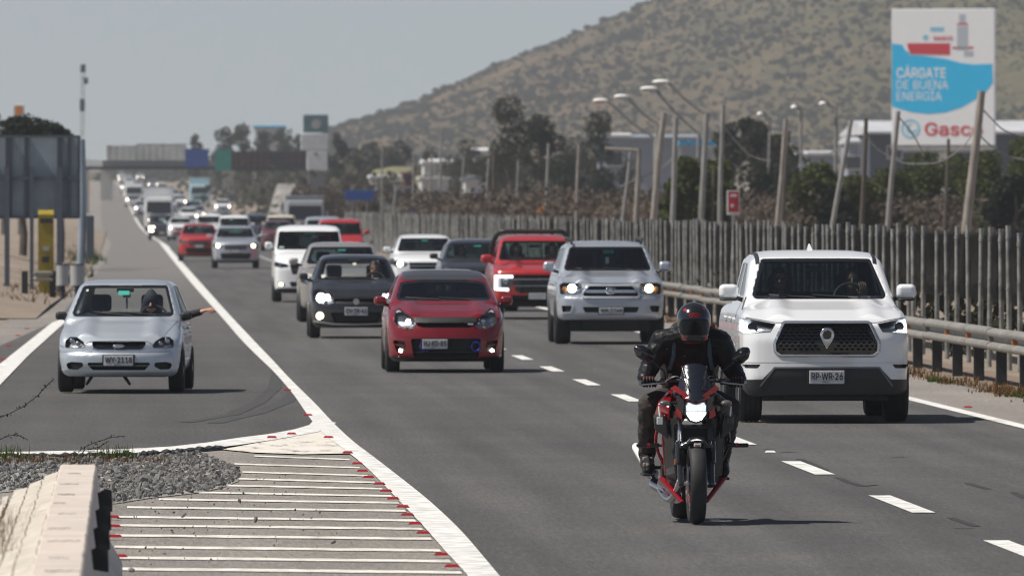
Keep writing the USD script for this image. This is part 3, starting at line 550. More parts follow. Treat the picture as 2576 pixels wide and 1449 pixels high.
obj('red_field', bx(a[0] + .04, b[0] - .03, 379.975, 379.99, a[2] + .12 * h, b[2] - .02), 'sign_red', t); obj('white_emblem', cyl(.13 * w, .02, (a[0] + .4 * w, 379.96, a[2] + .38 * h), 'y'), 'sign_white', t); obj('white_bar', bx(a[0] + .25 * w, b[0] - .25 * w, 379.955, 379.97, b[2] - .25 * h, b[2] - .15 * h), 'sign_white', t)
board('road_sign', 868, 479, 941, 504, 640, 'sign_blue', 'wide blue road sign above the far end of the fence'); board('road_sign', 1352, 520, 1368, 537, 470, 'sign_orange', 'small orange sign above the fence before the dry scrub'); board('road_sign', 1028, 522, 1052, 536, 620, 'sign_blue', 'small light blue sign over the fence end')
# message gantry over the road
Y = 1180; gan = thing('message_gantry', label='dark electronic message board gantry across the motorway', cat='gantry')
a, b = at(582, 430, Y), at(771, 381, Y); obj('message_panel', rbox(a[0], b[0], Y, Y + .6, a[2], b[2], .05), 'vms_black', gan)
for r in range(3):
    for c in range(11):
        if random.random() < .8: q = at(592 + c * 16, 391 + r * 13, Y); obj('led_character', bx(q[0] - .10, q[0] + .12, Y - .02, Y - .005, q[2] - .15, q[2] + .13), 'led_red', gan)
a, b = at(214, 427, Y), at(785, 419, Y); obj('beam', bx(a[0], b[0], Y + .65, Y + 1.2, a[2], b[2]), 'dark_steel', gan)
for x in (217, 783): q = at(x, 520, Y); obj('leg', bx(q[0] - .3, q[0] + .3, Y + .66, Y + 1.19, zg(Y) - .5, a[2]), 'galvanised', gan)
a, b = at(541, 430, Y), at(583, 376, Y); obj('green_panel', bx(a[0], b[0] - .05, Y + .1, Y + .3, a[2], b[2]), 'sign_green', gan, label='green sign panel'); a, b = at(466, 421, Y), at(525, 375, Y); obj('blue_panel', bx(a[0], b[0], Y + .1, Y + .3, a[2], b[2]), 'sign_blue', gan, label='blue sign panel')
# overpass further back
Y = 1500; ov = thing('overpass', label='pale concrete road bridge crossing behind the message gantry', cat='bridge'); pm('bridge_pale', (.48, .47, .43), .8, var=.25, scale=.25); pm('bridge_dark', (.14, .145, .15), .8)
a, b = at(268, 404, Y), at(470, 366, Y)
n = 12
for k in range(n): x0 = a[0] + (b[0] - a[0]) * k / n; obj('parapet', bx(x0 + .03, x0 + (b[0] - a[0]) / n - .03, Y, Y + .3, a[2], b[2] - .06 * (k % 2)), 'bridge_pale', ov)
c, d = at(258, 424, Y), at(590, 404, Y); obj('deck', bx(c[0], d[0], Y + .32, Y + 9, c[2], d[2]), 'bridge_dark', ov); obj('railing', bx(a[0] + 4, b[0], Y + 1, Y + 1.1, b[2] + .003, b[2] + .18), 'bridge_dark', ov)
for x in (268, 575): q = at(x, 520, Y); obj('pier', bx(q[0] - .8, q[0] + .8, Y + 2, Y + 6, zg(Y) - 1, c[2]), 'bridge_pale', ov)
# pylon sign
Y = 1050; py = thing('pylon_sign', label='tall pylon sign with a dark teal box above white panels', cat='sign')
for nm, x0, y0, x1, y1, m in (('top_box', 763, 289, 826, 334, 'sign_teal'), ('white_panel', 757, 337, 825, 378, 'sign_white'), ('white_panel', 772, 380, 824, 429, 'sign_white'), ('shaft', 775, 431, 822, 520, 'bridge_dark')):
    a, b = at(x0, y1, Y), at(x1, y0, Y); obj(nm, rbox(a[0], b[0], Y, Y + 1.0, a[2] - (3 if nm == 'shaft' else 0), b[2], .06), m, py)
a, b = at(776, 328, Y), at(814, 298, Y); obj('emblem_panel', prism_y(sg.Point((a[0] + b[0]) / 2, (a[2] + b[2]) / 2).buffer(.45), Y - .03, Y - .01), 'galvanised', py)
a = at(795, 388, Y); obj('emblem', cyl(.12, .03, (a[0], Y - .02, a[2]), 'y'), 'vms_black', py)
# left side: back of a big sign, mast, call box, crash drums, rail end
Y = 305; pm('panel_back', (.27, .32, .37), .6, var=.2, scale=1.2); pm('panel_frame', (.10, .12, .15), .6)
sb = thing('sign_back', label='back of a large grey sign panel on posts at the left', cat='sign')
xs = [-160, -60, 22, 66, 150, 174, 199]
for i in range(len(xs) - 1):
    for y0, y1 in ((346, 449), (452, 545)):
        a, b = at(xs[i] + 2, y1, Y), at(xs[i + 1] - 2, y0, Y); obj('panel', bx(a[0], b[0], Y, Y + .03, a[2], b[2]), 'panel_back', sb)
for x, w in ((-60, 9), (22, 16), (66, 9), (150, 12), (174, 8), (199, 6)): a, b = at(x - w / 2, 548, Y), at(x + w / 2, 342, Y); obj('frame_bar', bx(a[0], b[0], Y - .07, Y - .003, a[2], b[2]), 'panel_frame', sb)
for yy in (344, 450, 547): a, b = at(-160, yy + 3, Y), at(200, yy - 3, Y); obj('frame_bar', bx(a[0], b[0], Y - .14, Y - .073, a[2], b[2]), 'panel_frame', sb)
for x, w in ((-40, 12), (18, 13), (80, 10), (150, 14)): q = at(x, 520, Y); obj('post', bx(q[0] - w / 2 * .0105, q[0] + w / 2 * .0105, Y - .26, Y - .145, -.2, at(x, 420, Y)[2]), 'panel_frame', sb)
t, a, r = stake('steel_mast', 206, 352, 204, 22, 320, 'panel_back', 'thick grey steel post at the right edge of the big sign back', yb=690, taper=.9); obj('cabinet', rbox(a[0] + .12, a[0] + .34, 319.8, 320.1, .9, 2.1, .02), 'panel_frame', t); obj('base_plate', rbox(a[0] - .3, a[0] + .3, 319.7, 320.3, -.05, .06, .02), 'galvanised', t)
Y = 900; lm = thing('lattice_mast', label='thin pale lattice mast rising into the sky at the left', cat='mast'); pm('mast_pale', (.30, .33, .34), .6)
q0, q1 = at(205, 520, Y), at(209, 180, Y); hw = .11
def mastp(s, k): c = q0 + (q1 - q0) * s; return c + np.array([(-hw, hw, hw, -hw)[k], (-hw, -hw, hw, hw)[k], 0])
for k in range(4): obj('mast_leg', tube([mastp(-.2, k), mastp(1, k)], .03, 5), 'mast_pale', lm)
for j in range(40): obj('brace', tube([mastp(-.15 + j * .0285, j % 4), mastp(-.15 + (j + 1) * .0285, (j + 1) % 4)], .022, 5), 'mast_pale', lm)
obj('camera_box', rbox(q1[0] - .2, q1[0] + .2, Y - .2, Y + .2, q1[2] - .1, q1[2] + .55, .05), 'panel_frame', lm); obj('aerial', rbox(q1[0] + .02, q1[0] + .4, Y - .2, Y + .2, q1[2] - 1.0, q1[2] - .5, .05), 'panel_frame', lm); q = at(207, 265, Y); obj('junction_box', rbox(q[0] - .2, q[0] + .2, Y - .25, Y + .2, q[2] - .5, q[2] + .5, .05), 'panel_frame', lm)
Y = 298; pm('call_yellow', (.30, .225, .012), .5, var=.15); cb = thing('call_box', label='tall yellow roadside call box below the sign back', cat='call box')
a, b = at(96, 700, Y), at(135, 540, Y)
obj('cabinet', prism_x(sg.Polygon([(Y, a[2]), (Y + .4, a[2]), (Y + .4, b[2] + .12), (Y, b[2])]), a[0], b[0]), 'call_yellow', cb); obj('hood_recess', bx(a[0] + .05, b[0] - .04, Y - .02, Y - .004, b[2] - .22, b[2] - .10), 'dark_steel', cb); obj('phone_panel', bx(a[0] + .12, b[0] - .12, Y - .02, Y - .004, b[2] - .95, b[2] - .83), 'galvanised', cb); obj('grille', bx(a[0] + .1, b[0] - .12, Y - .02, Y - .004, b[2] - 1.25, b[2] - 1.1), 'dark_steel', cb); obj('plinth', bx(a[0] + .02, b[0] - .06, Y + .02, Y + .38, -.05, a[2]), 'call_yellow', cb)
re_ = thing('guardrail_end', label='short pale guardrail end in front of the yellow call box', cat='guardrail'); Y = 288
for y0, y1 in ((682, 694), (698, 708)): a, b = at(84, y1, Y), at(134, y0, Y); obj('rail_beam', rbox(a[0], b[0], Y, Y + .25, a[2], b[2], .04), 'rail_steel', re_)
for x in (62, 132): q = at(x, 520, Y); obj('post', bx(q[0] - .08, q[0] + .08, Y + .26, Y + .4, -.1, .72), 'dark_steel', re_)
for k, (x0, x1) in enumerate(((142, 173), (177, 212))):
    Y = 292 + k; a, b = at(x0, 718, Y), at(x1, 668, Y); c = (a + b) / 2; t = thing('crash_drum', label=('left' if k == 0 else 'right') + ' one of two grey rounded end buffers beside the call box', cat='buffer')
    obj('shell', cyl((b[0] - a[0]) / 2, b[2] - a[2], (c[0], Y, c[2]), n=24), pm(f'drum_grey{k}', (.36, .36, .36), .4), t, smooth=40); obj('lid', cyl((b[0] - a[0]) / 2 * .9, .04, (c[0], Y, b[2] + .02), n=24), 'dark_steel', t, smooth=40); obj('post', cyl(.07, a[2] + .2, (c[0], Y, a[2] / 2 - .1)), 'dark_steel', t)
q = at(47, 285, 700); t = thing('road_sign', label='small blurred orange and white sign above the trees at the far left', cat='sign'); obj('panel', rbox(q[0] - .35, q[0] + .35, 700, 700.1, q[2] - .5, q[2] + .5, .03), 'sign_white', t); obj('orange_field', bx(q[0] - .2, q[0] + .22, 699.97, 699.99, q[2] - .1, q[2] + .45), 'sign_orange', t); obj('post', bx(q[0] - .05, q[0] + .05, 700.11, 700.2, 0, q[2]), 'galvanised', t)
berm = sheet(sg.Polygon([(-40, 240), (-2.0, 240), (-1.75, 300), (-1.5, 500), (-2, 900), (-60, 900)]), 0, maxlen=6); v = berm.vertices.copy(); e = np.clip((-1.6 - v[:, 0]) / 3, 0, 1); v[:, 2] = np.array([zg(q) for q in v[:, 1]]) + e * (.25 + .5 * meshkit.noise(v * [.25, .06, 1], 4)) * np.clip((v[:, 1] - 240) / 25, 0, 1)
obj('bank', (v, berm.faces), 'dirt', kind='structure', smooth=True, label='low dirt bank left of the exit lane')
rng = np.random.default_rng(21)
obj('dry_grass', [blades((-1.9 - abs(rng.normal()) * 1.6, y, zg(y)), 14, .4, .03, rng, .9, .3) for y in rng.uniform(262, 620, 90)], 'dry_grass', label='dry roadside grass on the bank at the left', cat='grass', kind='stuff')
obj('weed', [blades((-1.7 - abs(rng.normal()) * .8, y, zg(y)), 26, .45, .04, rng, .9, .3) for y in rng.uniform(330, 520, 16)], 'weed_green', label='patchy green weeds on the bank beside the steel mast', cat='weeds', kind='stuff')
# ------------------------------------------------------------------ trees
leafm('leaf_dark', (.036, .042, .032), (.115, .115, .080), .3); leafm('leaf_green', (.075, .088, .030), (.215, .215, .090), .3); leafm('leaf_gum', (.050, .052, .038), (.145, .138, .092), .3); leafm('leaf_olive', (.045, .047, .025), (.14, .125, .07)); leafm('leaf_brown', (.105, .085, .070), (.225, .185, .155), .2); leafm('shrub_leaf', (.075, .073, .055), (.150, .138, .102), .3)
pm('bark', (.10, .08, .06), .9, var=.3)
def crown(blobs, n, size, rng, flat=.2):
    """leaf quads in the shells of several overlapping uneven lobes (x, y, z, rx, ry, rz)"""
    B = np.array(blobs); w = B[:, 3] * B[:, 5]; idx = rng.choice(len(B), n, p=w / w.sum()); d = rng.normal(size=(n, 3)); d /= np.linalg.norm(d, axis=1)[:, None]
    lump = .72 + .55 * meshkit.noise(d * 2.3 + idx[:, None] * 7.7, 3); r = rng.uniform(.55, 1.0, n) ** .6 * lump
    return leaves(B[idx, :3] + d * r[:, None] * B[idx, 3:], n, size, rng, flat)
def tree(px, ytop, w, Y, mat, label, n=2200, kind='round', group=None, ybot=None, name='tree'):
    rng = np.random.default_rng(abs(int(px * 7 + ytop))); s = Y / FP; zb = zg(Y); top = at(px, ytop, Y); x0 = top[0]; H = top[2] - zb; W = w * s / 2
    zc0 = zb + H * (.12 if ybot is None else 0) if ybot is None else at(px, ybot, Y)[2]
    blobs = []
    k = 12 if kind == 'round' else 15
    for i in range(k):
        u = (i + .5) / k; z = zc0 + (top[2] - zc0) * (.12 + .80 * u)
        spread = W * (math.sin(math.pi * (.12 + .80 * u)) ** .7 if kind == 'round' else (1.0 - .45 * u) * rng.uniform(.6, 1.25))
        rx = W * rng.uniform(.30, .58) * (1 if kind == 'round' else rng.uniform(.6, .95))
        blobs.append((x0 + rng.uniform(-1, 1) * max(0, spread - rx * .7), Y + rng.uniform(-1, 1) * W * .7, z, rx, rx, min(rx * .9, (top[2] - z) + .12 * H)))
    t = thing(name, label=label, cat='bush' if name == 'bush' else 'tree', group=group)
    ls = max(.08, 2.6 * s)
    obj('crown', crown(blobs, int(n * 1.7), ls, rng), mat, t)
    b0 = np.array([x0, Y, zb - .3]); pts = [b0, b0 + [W * .05, 0, H * .3], b0 + [-W * .06, 0, H * .62], b0 + [0, 0, H * .85]]
    obj('trunk', tube(pts, [max(.1, W * .11), W * .08 + .04, W * .05 + .03, .03], 8), 'bark', t)
    for i in range(4): bl = blobs[rng.integers(len(blobs))]; p = pts[1] + (pts[2] - pts[1]) * rng.random(); obj('limb', tube([p, p + (np.array(bl[:3]) - p) * .5 + [0, 0, .1 * H * rng.random()], bl[:3]], [W * .05 + .03, W * .035 + .02, .02], 6), 'bark', t)
T = [  # px, ytop, width, Y, leaf, label, n, kind, ybot
 (55, 318, 190, 420, 'leaf_dark', 'dark tree mass directly behind the top of the sign back', 3200, 'round', 470), (155, 326, 90, 440, 'leaf_dark', 'dark rounded tree behind the right end of the sign back', 2600, 'round', 480), (-70, 318, 160, 400, 'leaf_dark', 'dark tree at the left frame edge behind the sign back', 1600, 'round', 480),
 (110, 319, 150, 430, 'leaf_dark', 'dark hedge-like tree behind the middle of the sign back', 2600, 'round', 480),
 (1320, 380, 170, 800, 'leaf_gum', 'wide soft tree mass between and below the two gum trees', 2600, 'round', None), (1450, 350, 110, 860, 'leaf_gum', 'soft tree mass between the second gum tree and the loose gum tree', 2000, 'round', None), (1130, 392, 130, 1050, 'leaf_gum', 'wide hazy tree mass behind the white roofed house', 1800, 'round', None), (1590, 400, 90, 820, 'leaf_dark', 'dark bush in front of the warehouse left of the crossbar pole', 1300, 'round', None), (880, 372, 110, 1150, 'leaf_gum', 'hazy trees between the pylon sign and the yellow green bank', 1600, 'round', None), (980, 372, 110, 1300, 'leaf_gum', 'hazy tree mass at the left foot of the hill', 1600, 'round', None),
 (6, 262, 60, 700, 'leaf_gum', 'tall dark tree rising beside the blurred orange sign', 1500, 'tall', None),
 (490, 332, 44, 1700, 'leaf_gum', 'small hazy conical tree above the blue gantry panel', 900, 'tall', None), (565, 314, 70, 1650, 'leaf_gum', 'hazy rounded tree above the green gantry panel', 1300, 'round', None), (612, 310, 80, 1600, 'leaf_olive', 'olive tree left of the blue roof above the message board', 1300, 'round', None), (665, 322, 62, 1600, 'leaf_gum', 'dark hazy tree in the middle above the message board', 1100, 'round', None), (715, 322, 80, 1580, 'leaf_olive', 'olive tree next to the pylon sign on its left', 1300, 'round', None), (750, 330, 50, 1560, 'leaf_gum', 'small hazy tree touching the pylon sign', 800, 'round', None),
 (850, 322, 62, 1200, 'leaf_dark', 'dark tree just right of the pylon sign', 1300, 'round', None),
 (1283, 250, 128, 760, 'leaf_gum', 'tallest gum tree in front of the hill', 2600, 'tall', 470), (1362, 277, 112, 740, 'leaf_gum', 'second gum tree right of the tallest one', 2400, 'tall', 470), (1500, 282, 110, 780, 'leaf_gum', 'loose gum tree beside the grey warehouse', 1700, 'tall', 470), (1420, 395, 120, 700, 'leaf_dark', 'dark low tree below the two gum trees', 2000, 'round', None), (1510, 425, 90, 690, 'leaf_dark', 'dark bushy tree at the foot of the loose gum tree', 1600, 'round', None), (1240, 400, 110, 820, 'leaf_dark', 'dark tree behind the black pole', 1600, 'round', None),
 (1180, 352, 90, 1000, 'leaf_gum', 'hazy tree left of the tallest gum tree', 1500, 'round', None), (1010, 345, 80, 1150, 'leaf_dark', 'hazy dark tree over the yellow green bank', 1300, 'round', None), (930, 352, 80, 1250, 'leaf_gum', 'hazy tree on the left foot of the hill', 1200, 'round', None), (1085, 362, 70, 1100, 'leaf_gum', 'hazy tree behind the white roofed house', 1100, 'round', None),
 (1900, 292, 110, 620, 'leaf_gum', 'big dark tree right of the tall cable pole', 2600, 'tall', 480), (1965, 330, 100, 600, 'leaf_gum', 'dark tree behind the light leaning pole', 2200, 'round', None), (1835, 310, 80, 640, 'leaf_gum', 'dark tree behind the tall cable pole', 1600, 'tall', 480), (1990, 400, 130, 560, 'leaf_dark', 'dark dense tree mass below the big dark tree', 2200, 'round', None), (1900, 420, 140, 520, 'leaf_dark', 'dark bluish bush mass above the red and white sign', 2000, 'round', None)]
for q in T: tree(q[0], q[1], q[2] * (1.3 if q[0] > 1150 else 1.0), q[3], q[4], q[5], q[6], q[7], None, q[8])
BQ = [(1735, 392, 130, 420, 'leaf_green', 'green bush behind the street lamp poles'), (1800, 405, 110, 430, 'leaf_green', 'green bush left of the red and white sign'), (1690, 455, 80, 400, 'leaf_green', 'small yellowish bush at the foot of the brown pole'), (2050, 412, 130, 440, 'leaf_green', 'green bush right of the leaning light pole'), (2150, 452, 120, 430, 'leaf_green', 'green bush behind the dark brown pole'), (2235, 428, 150, 450, 'leaf_green', 'green bush below the left corner of the billboard'),
      (2325, 402, 150, 470, 'leaf_green', 'tall green bush behind the billboard mast foot'), (2420, 400, 140, 480, 'leaf_green', 'green bush right of the billboard mast'), (2500, 385, 150, 460, 'leaf_green', 'tall bush below the right corner of the billboard'), (2590, 345, 160, 470, 'leaf_green', 'large green tree at the right frame edge'), (2560, 440, 120, 400, 'leaf_dark', 'dark bush low at the right frame edge'), (2100, 470, 90, 400, 'leaf_dark', 'dark low bush at the foot of the leaning grey pole')]
for q in BQ: tree(q[0], q[1], q[2] * 1.3, q[3], q[4], q[5], 3000, name='bush')
for i, (px, yt, w, Y) in enumerate([(820, 478, 130, 800), (905, 492, 120, 700), (760, 470, 100, 900), (870, 440, 90, 1000)]): tree(px, yt, w, Y, 'leaf_brown', ['brown bush behind the silver car roof', 'dark brown bush under the wide blue sign', 'brownish bush behind the grey box truck', 'dull bush right of the pylon sign foot'][i], 1500, name='bush')
rng = np.random.default_rng(33); C = []
for i in range(1500):
    px = rng.uniform(930, 2640); Y = rng.uniform(430, 660); p = at(px, 520, Y); yt = 480 + 25 * meshkit.noise(np.array([px * .02, 0, 1.])) ; h = at(px, yt, Y)[2] - zg(Y)
    k = 16; C.append(np.column_stack([p[0] + rng.normal(size=k) * .9, Y + rng.normal(size=k) * 1.5, zg(Y) + h * rng.uniform(0, 1, k) ** .8]))
C = np.vstack(C); C = C[(C[:, 0] - np.array([xo(y) for y in C[:, 1]])) > 14.5]
C = np.repeat(C, 2, 0) + rng.normal(size=(len(C) * 2, 3)) * .2; obj('scrub', leaves(C, len(C), .10, rng, .1), 'leaf_brown', label='band of dry brown scrub behind the post fence', cat='scrub', kind='stuff')
C = []
for i in range(900):
    Y = rng.uniform(150, 620); k = 12; x = rng.uniform(13.0, 15.6); C.append(np.column_stack([x + xo(Y) + rng.normal(size=k) * .3, Y + rng.normal(size=k) * .9, zg(Y) + rng.uniform(0, .95, k)]))
C = np.vstack(C); obj('undergrowth', leaves(C, len(C), .085, rng, .1), leafm('leaf_dull', (.035, .034, .022), (.10, .088, .055), .15), label='dull low undergrowth seen through the post fence', cat='undergrowth', kind='stuff')
C = []
for i in range(900):
    px = rng.uniform(440, 1500); Y = rng.uniform(900, 2100); p = at(px, 520, Y)
    if abs(p[0] - xo(Y) - 5) < 10: continue
    k = 14; h = rng.uniform(1, 5) * (.6 + .8 * meshkit.noise(np.array([px * .012, Y * .004, 2.]))); C.append(np.column_stack([p[0] + rng.normal(size=k) * 2.2, Y + rng.normal(size=k) * 3, zg(Y) + h * rng.uniform(0, 1, k)]))
C = np.vstack(C); obj('scrub', leaves(C, len(C), .42, rng, .1), 'shrub_leaf', label='far off mixed shrubs on the plain before the hill', cat='scrub', kind='stuff')
# ------------------------------------------------------------------ buildings on the plain
pm('roof_white', (.72, .73, .74), .5, var=.1); pm('roof_dull', (.50, .51, .53), .6, var=.2, scale=.2); pm('wall_pale', (.50, .50, .48), .8, var=.2, scale=.5); pm('wall_maroon', (.10, .03, .035), .8); pm('wall_navy', (.035, .042, .06), .7, var=.3, scale=.2); pm('shed_grey', (.25, .28, .33), .6, var=.12, scale=.15); pm('roof_blue', (.05, .30, .52), .5); pm('pane_dark', (.03, .035, .04), .2); pm('bank_green', (.175, .165, .085), .9, var=.35, scale=.12, coord='world'); pm('gravel_pale', (.24, .225, .21), .95, var=.4, scale=.8)
def house(name, x0, x1, ytop, yeave, Y, wall, roof, label, dep=14, wins=3, cat='building', gable=False):
    a, b = at(x0, ytop, Y), at(x1, yeave, Y); z0 = zg(Y) - 1; t = thing(name, label=label, cat=cat); ze = b[2]; zr = a[2]
    obj('wall', bx(a[0] + .2, b[0] - .2, Y + .3, Y + dep, z0, ze), wall, t)
    if gable: q = sg.Polygon([(a[0], ze), (b[0], ze), (b[0], ze + .12), ((a[0] + b[0]) / 2, zr), (a[0], ze + .12)]); obj('roof', prism_y(q, Y, Y + dep + .3), roof, t)
    else: obj('roof', prism_x(sg.Polygon([(Y - .2, ze + .01), (Y + dep + .3, ze + .01), (Y + dep + .3, ze + .2), (Y + dep * .5, zr), (Y - .2, ze + .22)]), a[0], b[0]), roof, t)
    for k in range(wins):
        x = a[0] + (b[0] - a[0]) * (k + .6) / (wins + .2); zc = (max(z0 + 1, ze - 3.2) + ze) / 2; w = obj('window', bx(x - .7, x + .7, Y + .24, Y + .297, zc - .6, zc + .6), 'lamp_white', t); obj('pane', bx(x - .62, x + .62, Y + .2, Y + .237, zc - .52, zc + .52), 'pane_dark', w)
    return t
house('warehouse', 1548, 1775, 335, 352, 900, 'shed_grey', 'shed_grey', 'large blue grey warehouse between the gum tree and the brown pole', 40, 0); house('warehouse', 1500, 1592, 334, 346, 860, 'shed_grey', 'roof_white', 'small shed with a bright white roof beside the warehouse', 12, 1)
t = thing('roof_awning', label='light blue roof edge showing behind the lamp poles', cat='awning')
for k in range(5): a, b = at(1708 + k * 26, 366, 700), at(1708 + k * 26 + 23, 354, 700); obj('roof_panel', bx(a[0], b[0], 700, 703, a[2], b[2]), 'roof_blue', t)
for x in (1712, 1835): q = at(x, 360, 700); obj('post', bx(q[0] - .1, q[0] + .1, 701, 701.2, 0, q[2]), 'galvanised', t)
t = house('warehouse', 2030, 2110, 378, 392, 820, 'shed_grey', 'roof_dull', 'pale shed left of the dark brown pole', 20, 2)
house('warehouse', 2183, 2660, 300, 338, 1000, 'wall_navy', 'roof_dull', 'long dark navy warehouse with a white roof behind the billboard', 40, 4); house('shed', 2128, 2166, 345, 362, 960, 'shed_grey', 'roof_dull', 'small white topped shed left of the dark brown pole', 10, 1)
house('house', 930, 1012, 440, 448, 1000, 'wall_pale', 'roof_white', 'low pale house before the yellow green bank', 10, 3); house('house', 1012, 1050, 432, 442, 1010, 'wall_maroon', 'wall_maroon', 'maroon walled building right of the low pale house', 10, 1); house('house', 1062, 1142, 400, 412, 1080, 'wall_pale', 'roof_white', 'house with a bright white roof near the tallest thin pole', 10, 2); house('house', 1055, 1135, 442, 450, 960, 'wall_pale', 'roof_white', 'low white building below the white roofed house', 10, 2, gable=True); house('house', 1190, 1232, 372, 384, 1100, 'wall_pale', 'roof_white', 'small white house among trees left of the gum trees', 8, 1); house('house', 1165, 1230, 440, 452, 930, 'wall_pale', 'shed_grey', 'pale shed beside the black pole', 8, 1, gable=True)
house('house', 638, 720, 315, 322, 1750, 'wall_pale', 'roof_blue', 'building with a bright blue roof above the message board', 14, 2)
V = []; F = []
def heap(px0, px1, ytop, Y, mat, label, name='earth_bank'):
    a, b = at(px0, 520, Y)[0], at(px1, 520, Y)[0]; h = at(px0, ytop, Y)[2] - zg(Y); g = 24; X, T_ = np.meshgrid(np.linspace(0, 1, g * 2), np.linspace(0, 1, g)); P3 = np.stack([a + (b - a) * X, Y + 26 * T_, 0 * X], -1); z = h * np.clip(np.minimum(X, 1 - X) * 5, 0, 1) ** .6 * np.sin(math.pi * np.clip(T_, 0, 1)) ** .7
    P3[..., 2] = zg(Y) - .5 + z * (.85 + .25 * meshkit.noise(P3 * .35, 5)); I = np.arange(g * g * 2).reshape(g, g * 2); q = np.stack([I[:-1, :-1], I[:-1, 1:], I[1:, 1:], I[1:, :-1]], -1).reshape(-1, 4)
    obj(name, (P3.reshape(-1, 3), q), mat, kind='structure', smooth=True, label=label)
heap(900, 1140, 412, 1090, 'bank_green', 'yellow green grass bank at the foot of the hill'); heap(675, 812, 452, 1000, 'gravel_pale', 'pale gravel heap below the message board')
# ------------------------------------------------------------------ hill with shrubs, faint range far away
SK = np.array([(700, 395), (870, 312), (960, 287), (1050, 257), (1130, 222), (1200, 192), (1250, 167), (1340, 131), (1420, 101), (1490, 71), (1560, 41), (1640, 2), (1800, -70), (2000, -150), (2300, -240), (2600, -300), (3000, -330), (4200, -330)], float)
YR = 3200.0; rx = np.array([at(x, 520, YR)[0] for x in SK[:, 0]]); rz = np.array([at(x, y, YR)[2] for x, y in SK]); ridge = PchipInterpolator(np.r_[-200, -60, rx, 1500], np.r_[5, 6, rz, rz[-1] * .6])
mk('hill_soil', {'g': ('geometry', {}), 'n': ('noise_texture', {'scale': .035, 'detail': 8.0, 'roughness': .65}), 'r': ('rgb_ramp', {'ramp': [(.30, (.060, .056, .042)), (.46, (.092, .079, .056)), (.56, (.132, .098, .067)), (.70, (.080, .076, .048))]}), 'n2': ('noise_texture', {'scale': .14, 'detail': 8.0, 'roughness': .75}), 'r2': ('rgb_ramp', {'ramp': [(.36, (.66, .68, .66)), (.6, (1.15, 1.12, 1.08))]}),
    's': ('separate_xyz', {}), 'mr': ('map_range', {'from_min': 110.0, 'from_max': 260.0, 'clamp': True, 'to_max': .75}), 'gr': ('mix', {'color2': (.090, .094, .048)}), 'mu': ('mix', {'mix_type': 'multiply', 'fac': 1.0}), 'p': ('diffuse_bsdf', {})},
   [('g.position', 'n.vector'), ('g.position', 'n2.vector'), ('n.fac', 'r.fac'), ('n2.fac', 'r2.fac'), ('g.position', 's.vector'), ('s.x', 'mr.value'), ('mr.result', 'gr.fac'), ('r.color', 'gr.color1'), ('gr.color', 'mu.color1'), ('r2.color', 'mu.color2'), ('mu.color', 'p.color')], 'p.BSDF')
def hill_z(X, Yv):
    t = np.clip((Yv - 2250) / (YR - 2250), 0, 1); u = np.clip((Yv - YR) / 900, 0, 1); base = np.array([zg(q) for q in np.atleast_1d(Yv).ravel()]).reshape(np.shape(Yv)) - 1.0
    R = np.maximum(ridge(X), base); return base + (R - base) * (t ** 1.25) * (1 - u ** 2 * .8) + np.where(t > 0, 4.5 * (meshkit.fbm(np.stack([X * .016, Yv * .006, X * 0], -1), 4, 2) - .5) * 2 * np.minimum(t * 4, 1) * (t < .96), 0)
gx, gy = np.meshgrid(np.linspace(-40, 700, 260), np.r_[np.linspace(2250, YR, 90), np.linspace(YR + 30, 4100, 20)]); gz = hill_z(gx, gy); I = np.arange(gx.size).reshape(gx.shape); q = np.stack([I[:-1, :-1], I[:-1, 1:], I[1:, 1:], I[1:, :-1]], -1).reshape(-1, 4)
obj('hill', (np.stack([gx, gy, gz], -1).reshape(-1, 3), q), 'hill_soil', kind='structure', smooth=True, label='large brown scrub-covered hill at the right')
# shrubs on the hill: prototypes scattered by an instancer
inst = UsdGeom.PointInstancer.Define(stage, '/World/hill_shrubs'); tag(inst, 'dark grey green shrubs dotted over the hill', 'shrubs', kind='stuff')
rng = np.random.default_rng(9)
for k in range(3):
    bl = [(rng.normal() * .35, rng.normal() * .35, .5 + .3 * rng.random(), .7, .7, .6) for _ in range(4)]; usdkit.mesh(stage, f'/World/hill_shrubs/shrub_{k + 1:03d}', crown(bl, 110, .22, rng), MAT('shrub_leaf'))
inst.CreatePrototypesRel().SetTargets([Sdf.Path(f'/World/hill_shrubs/shrub_{k + 1:03d}') for k in range(3)])
N = 90000; X = rng.uniform(-20, 420, N); Yv = 2250 + (YR + 40 - 2250) * rng.random(N) ** .8; dens = meshkit.fbm(np.stack([X * .045, Yv * .018, X * 0], -1), 4, 8); keep = (dens * .7 + .75 * rng.random(N) > .74) & (ridge(X) > 9); X, Yv = X[keep][:26000], Yv[keep][:26000]
Z = hill_z(X, Yv); S = rng.uniform(.28, .80, len(X)) * (1 + .8 * (rng.random(len(X)) < .10)) * (1 - .25 * (X > 200))
inst.CreatePositionsAttr(Vt.Vec3fArray.FromNumpy(np.stack([X, Yv, Z - .1], -1).astype(np.float32))); inst.CreateScalesAttr(Vt.Vec3fArray.FromNumpy(np.stack([S, S, S * rng.uniform(.7, 1.1, len(X))], -1).astype(np.float32))); inst.CreateProtoIndicesAttr(Vt.IntArray.FromNumpy(rng.integers(0, 3, len(X)).astype(np.int32)))
gx, gy = np.meshgrid(np.linspace(-700, 500, 90), np.linspace(7000, 8200, 14)); hh = 14 + 14 * meshkit.fbm(np.stack([gx * .012, gy * 0, gx * 0], -1), 4, 6); gz = 14 + hh * np.sin(math.pi * (gy - 7000) / 1200); I = np.arange(gx.size).reshape(gx.shape); q = np.stack([I[:-1, :-1], I[:-1, 1:], I[1:, 1:], I[1:, :-1]], -1).reshape(-1, 4)
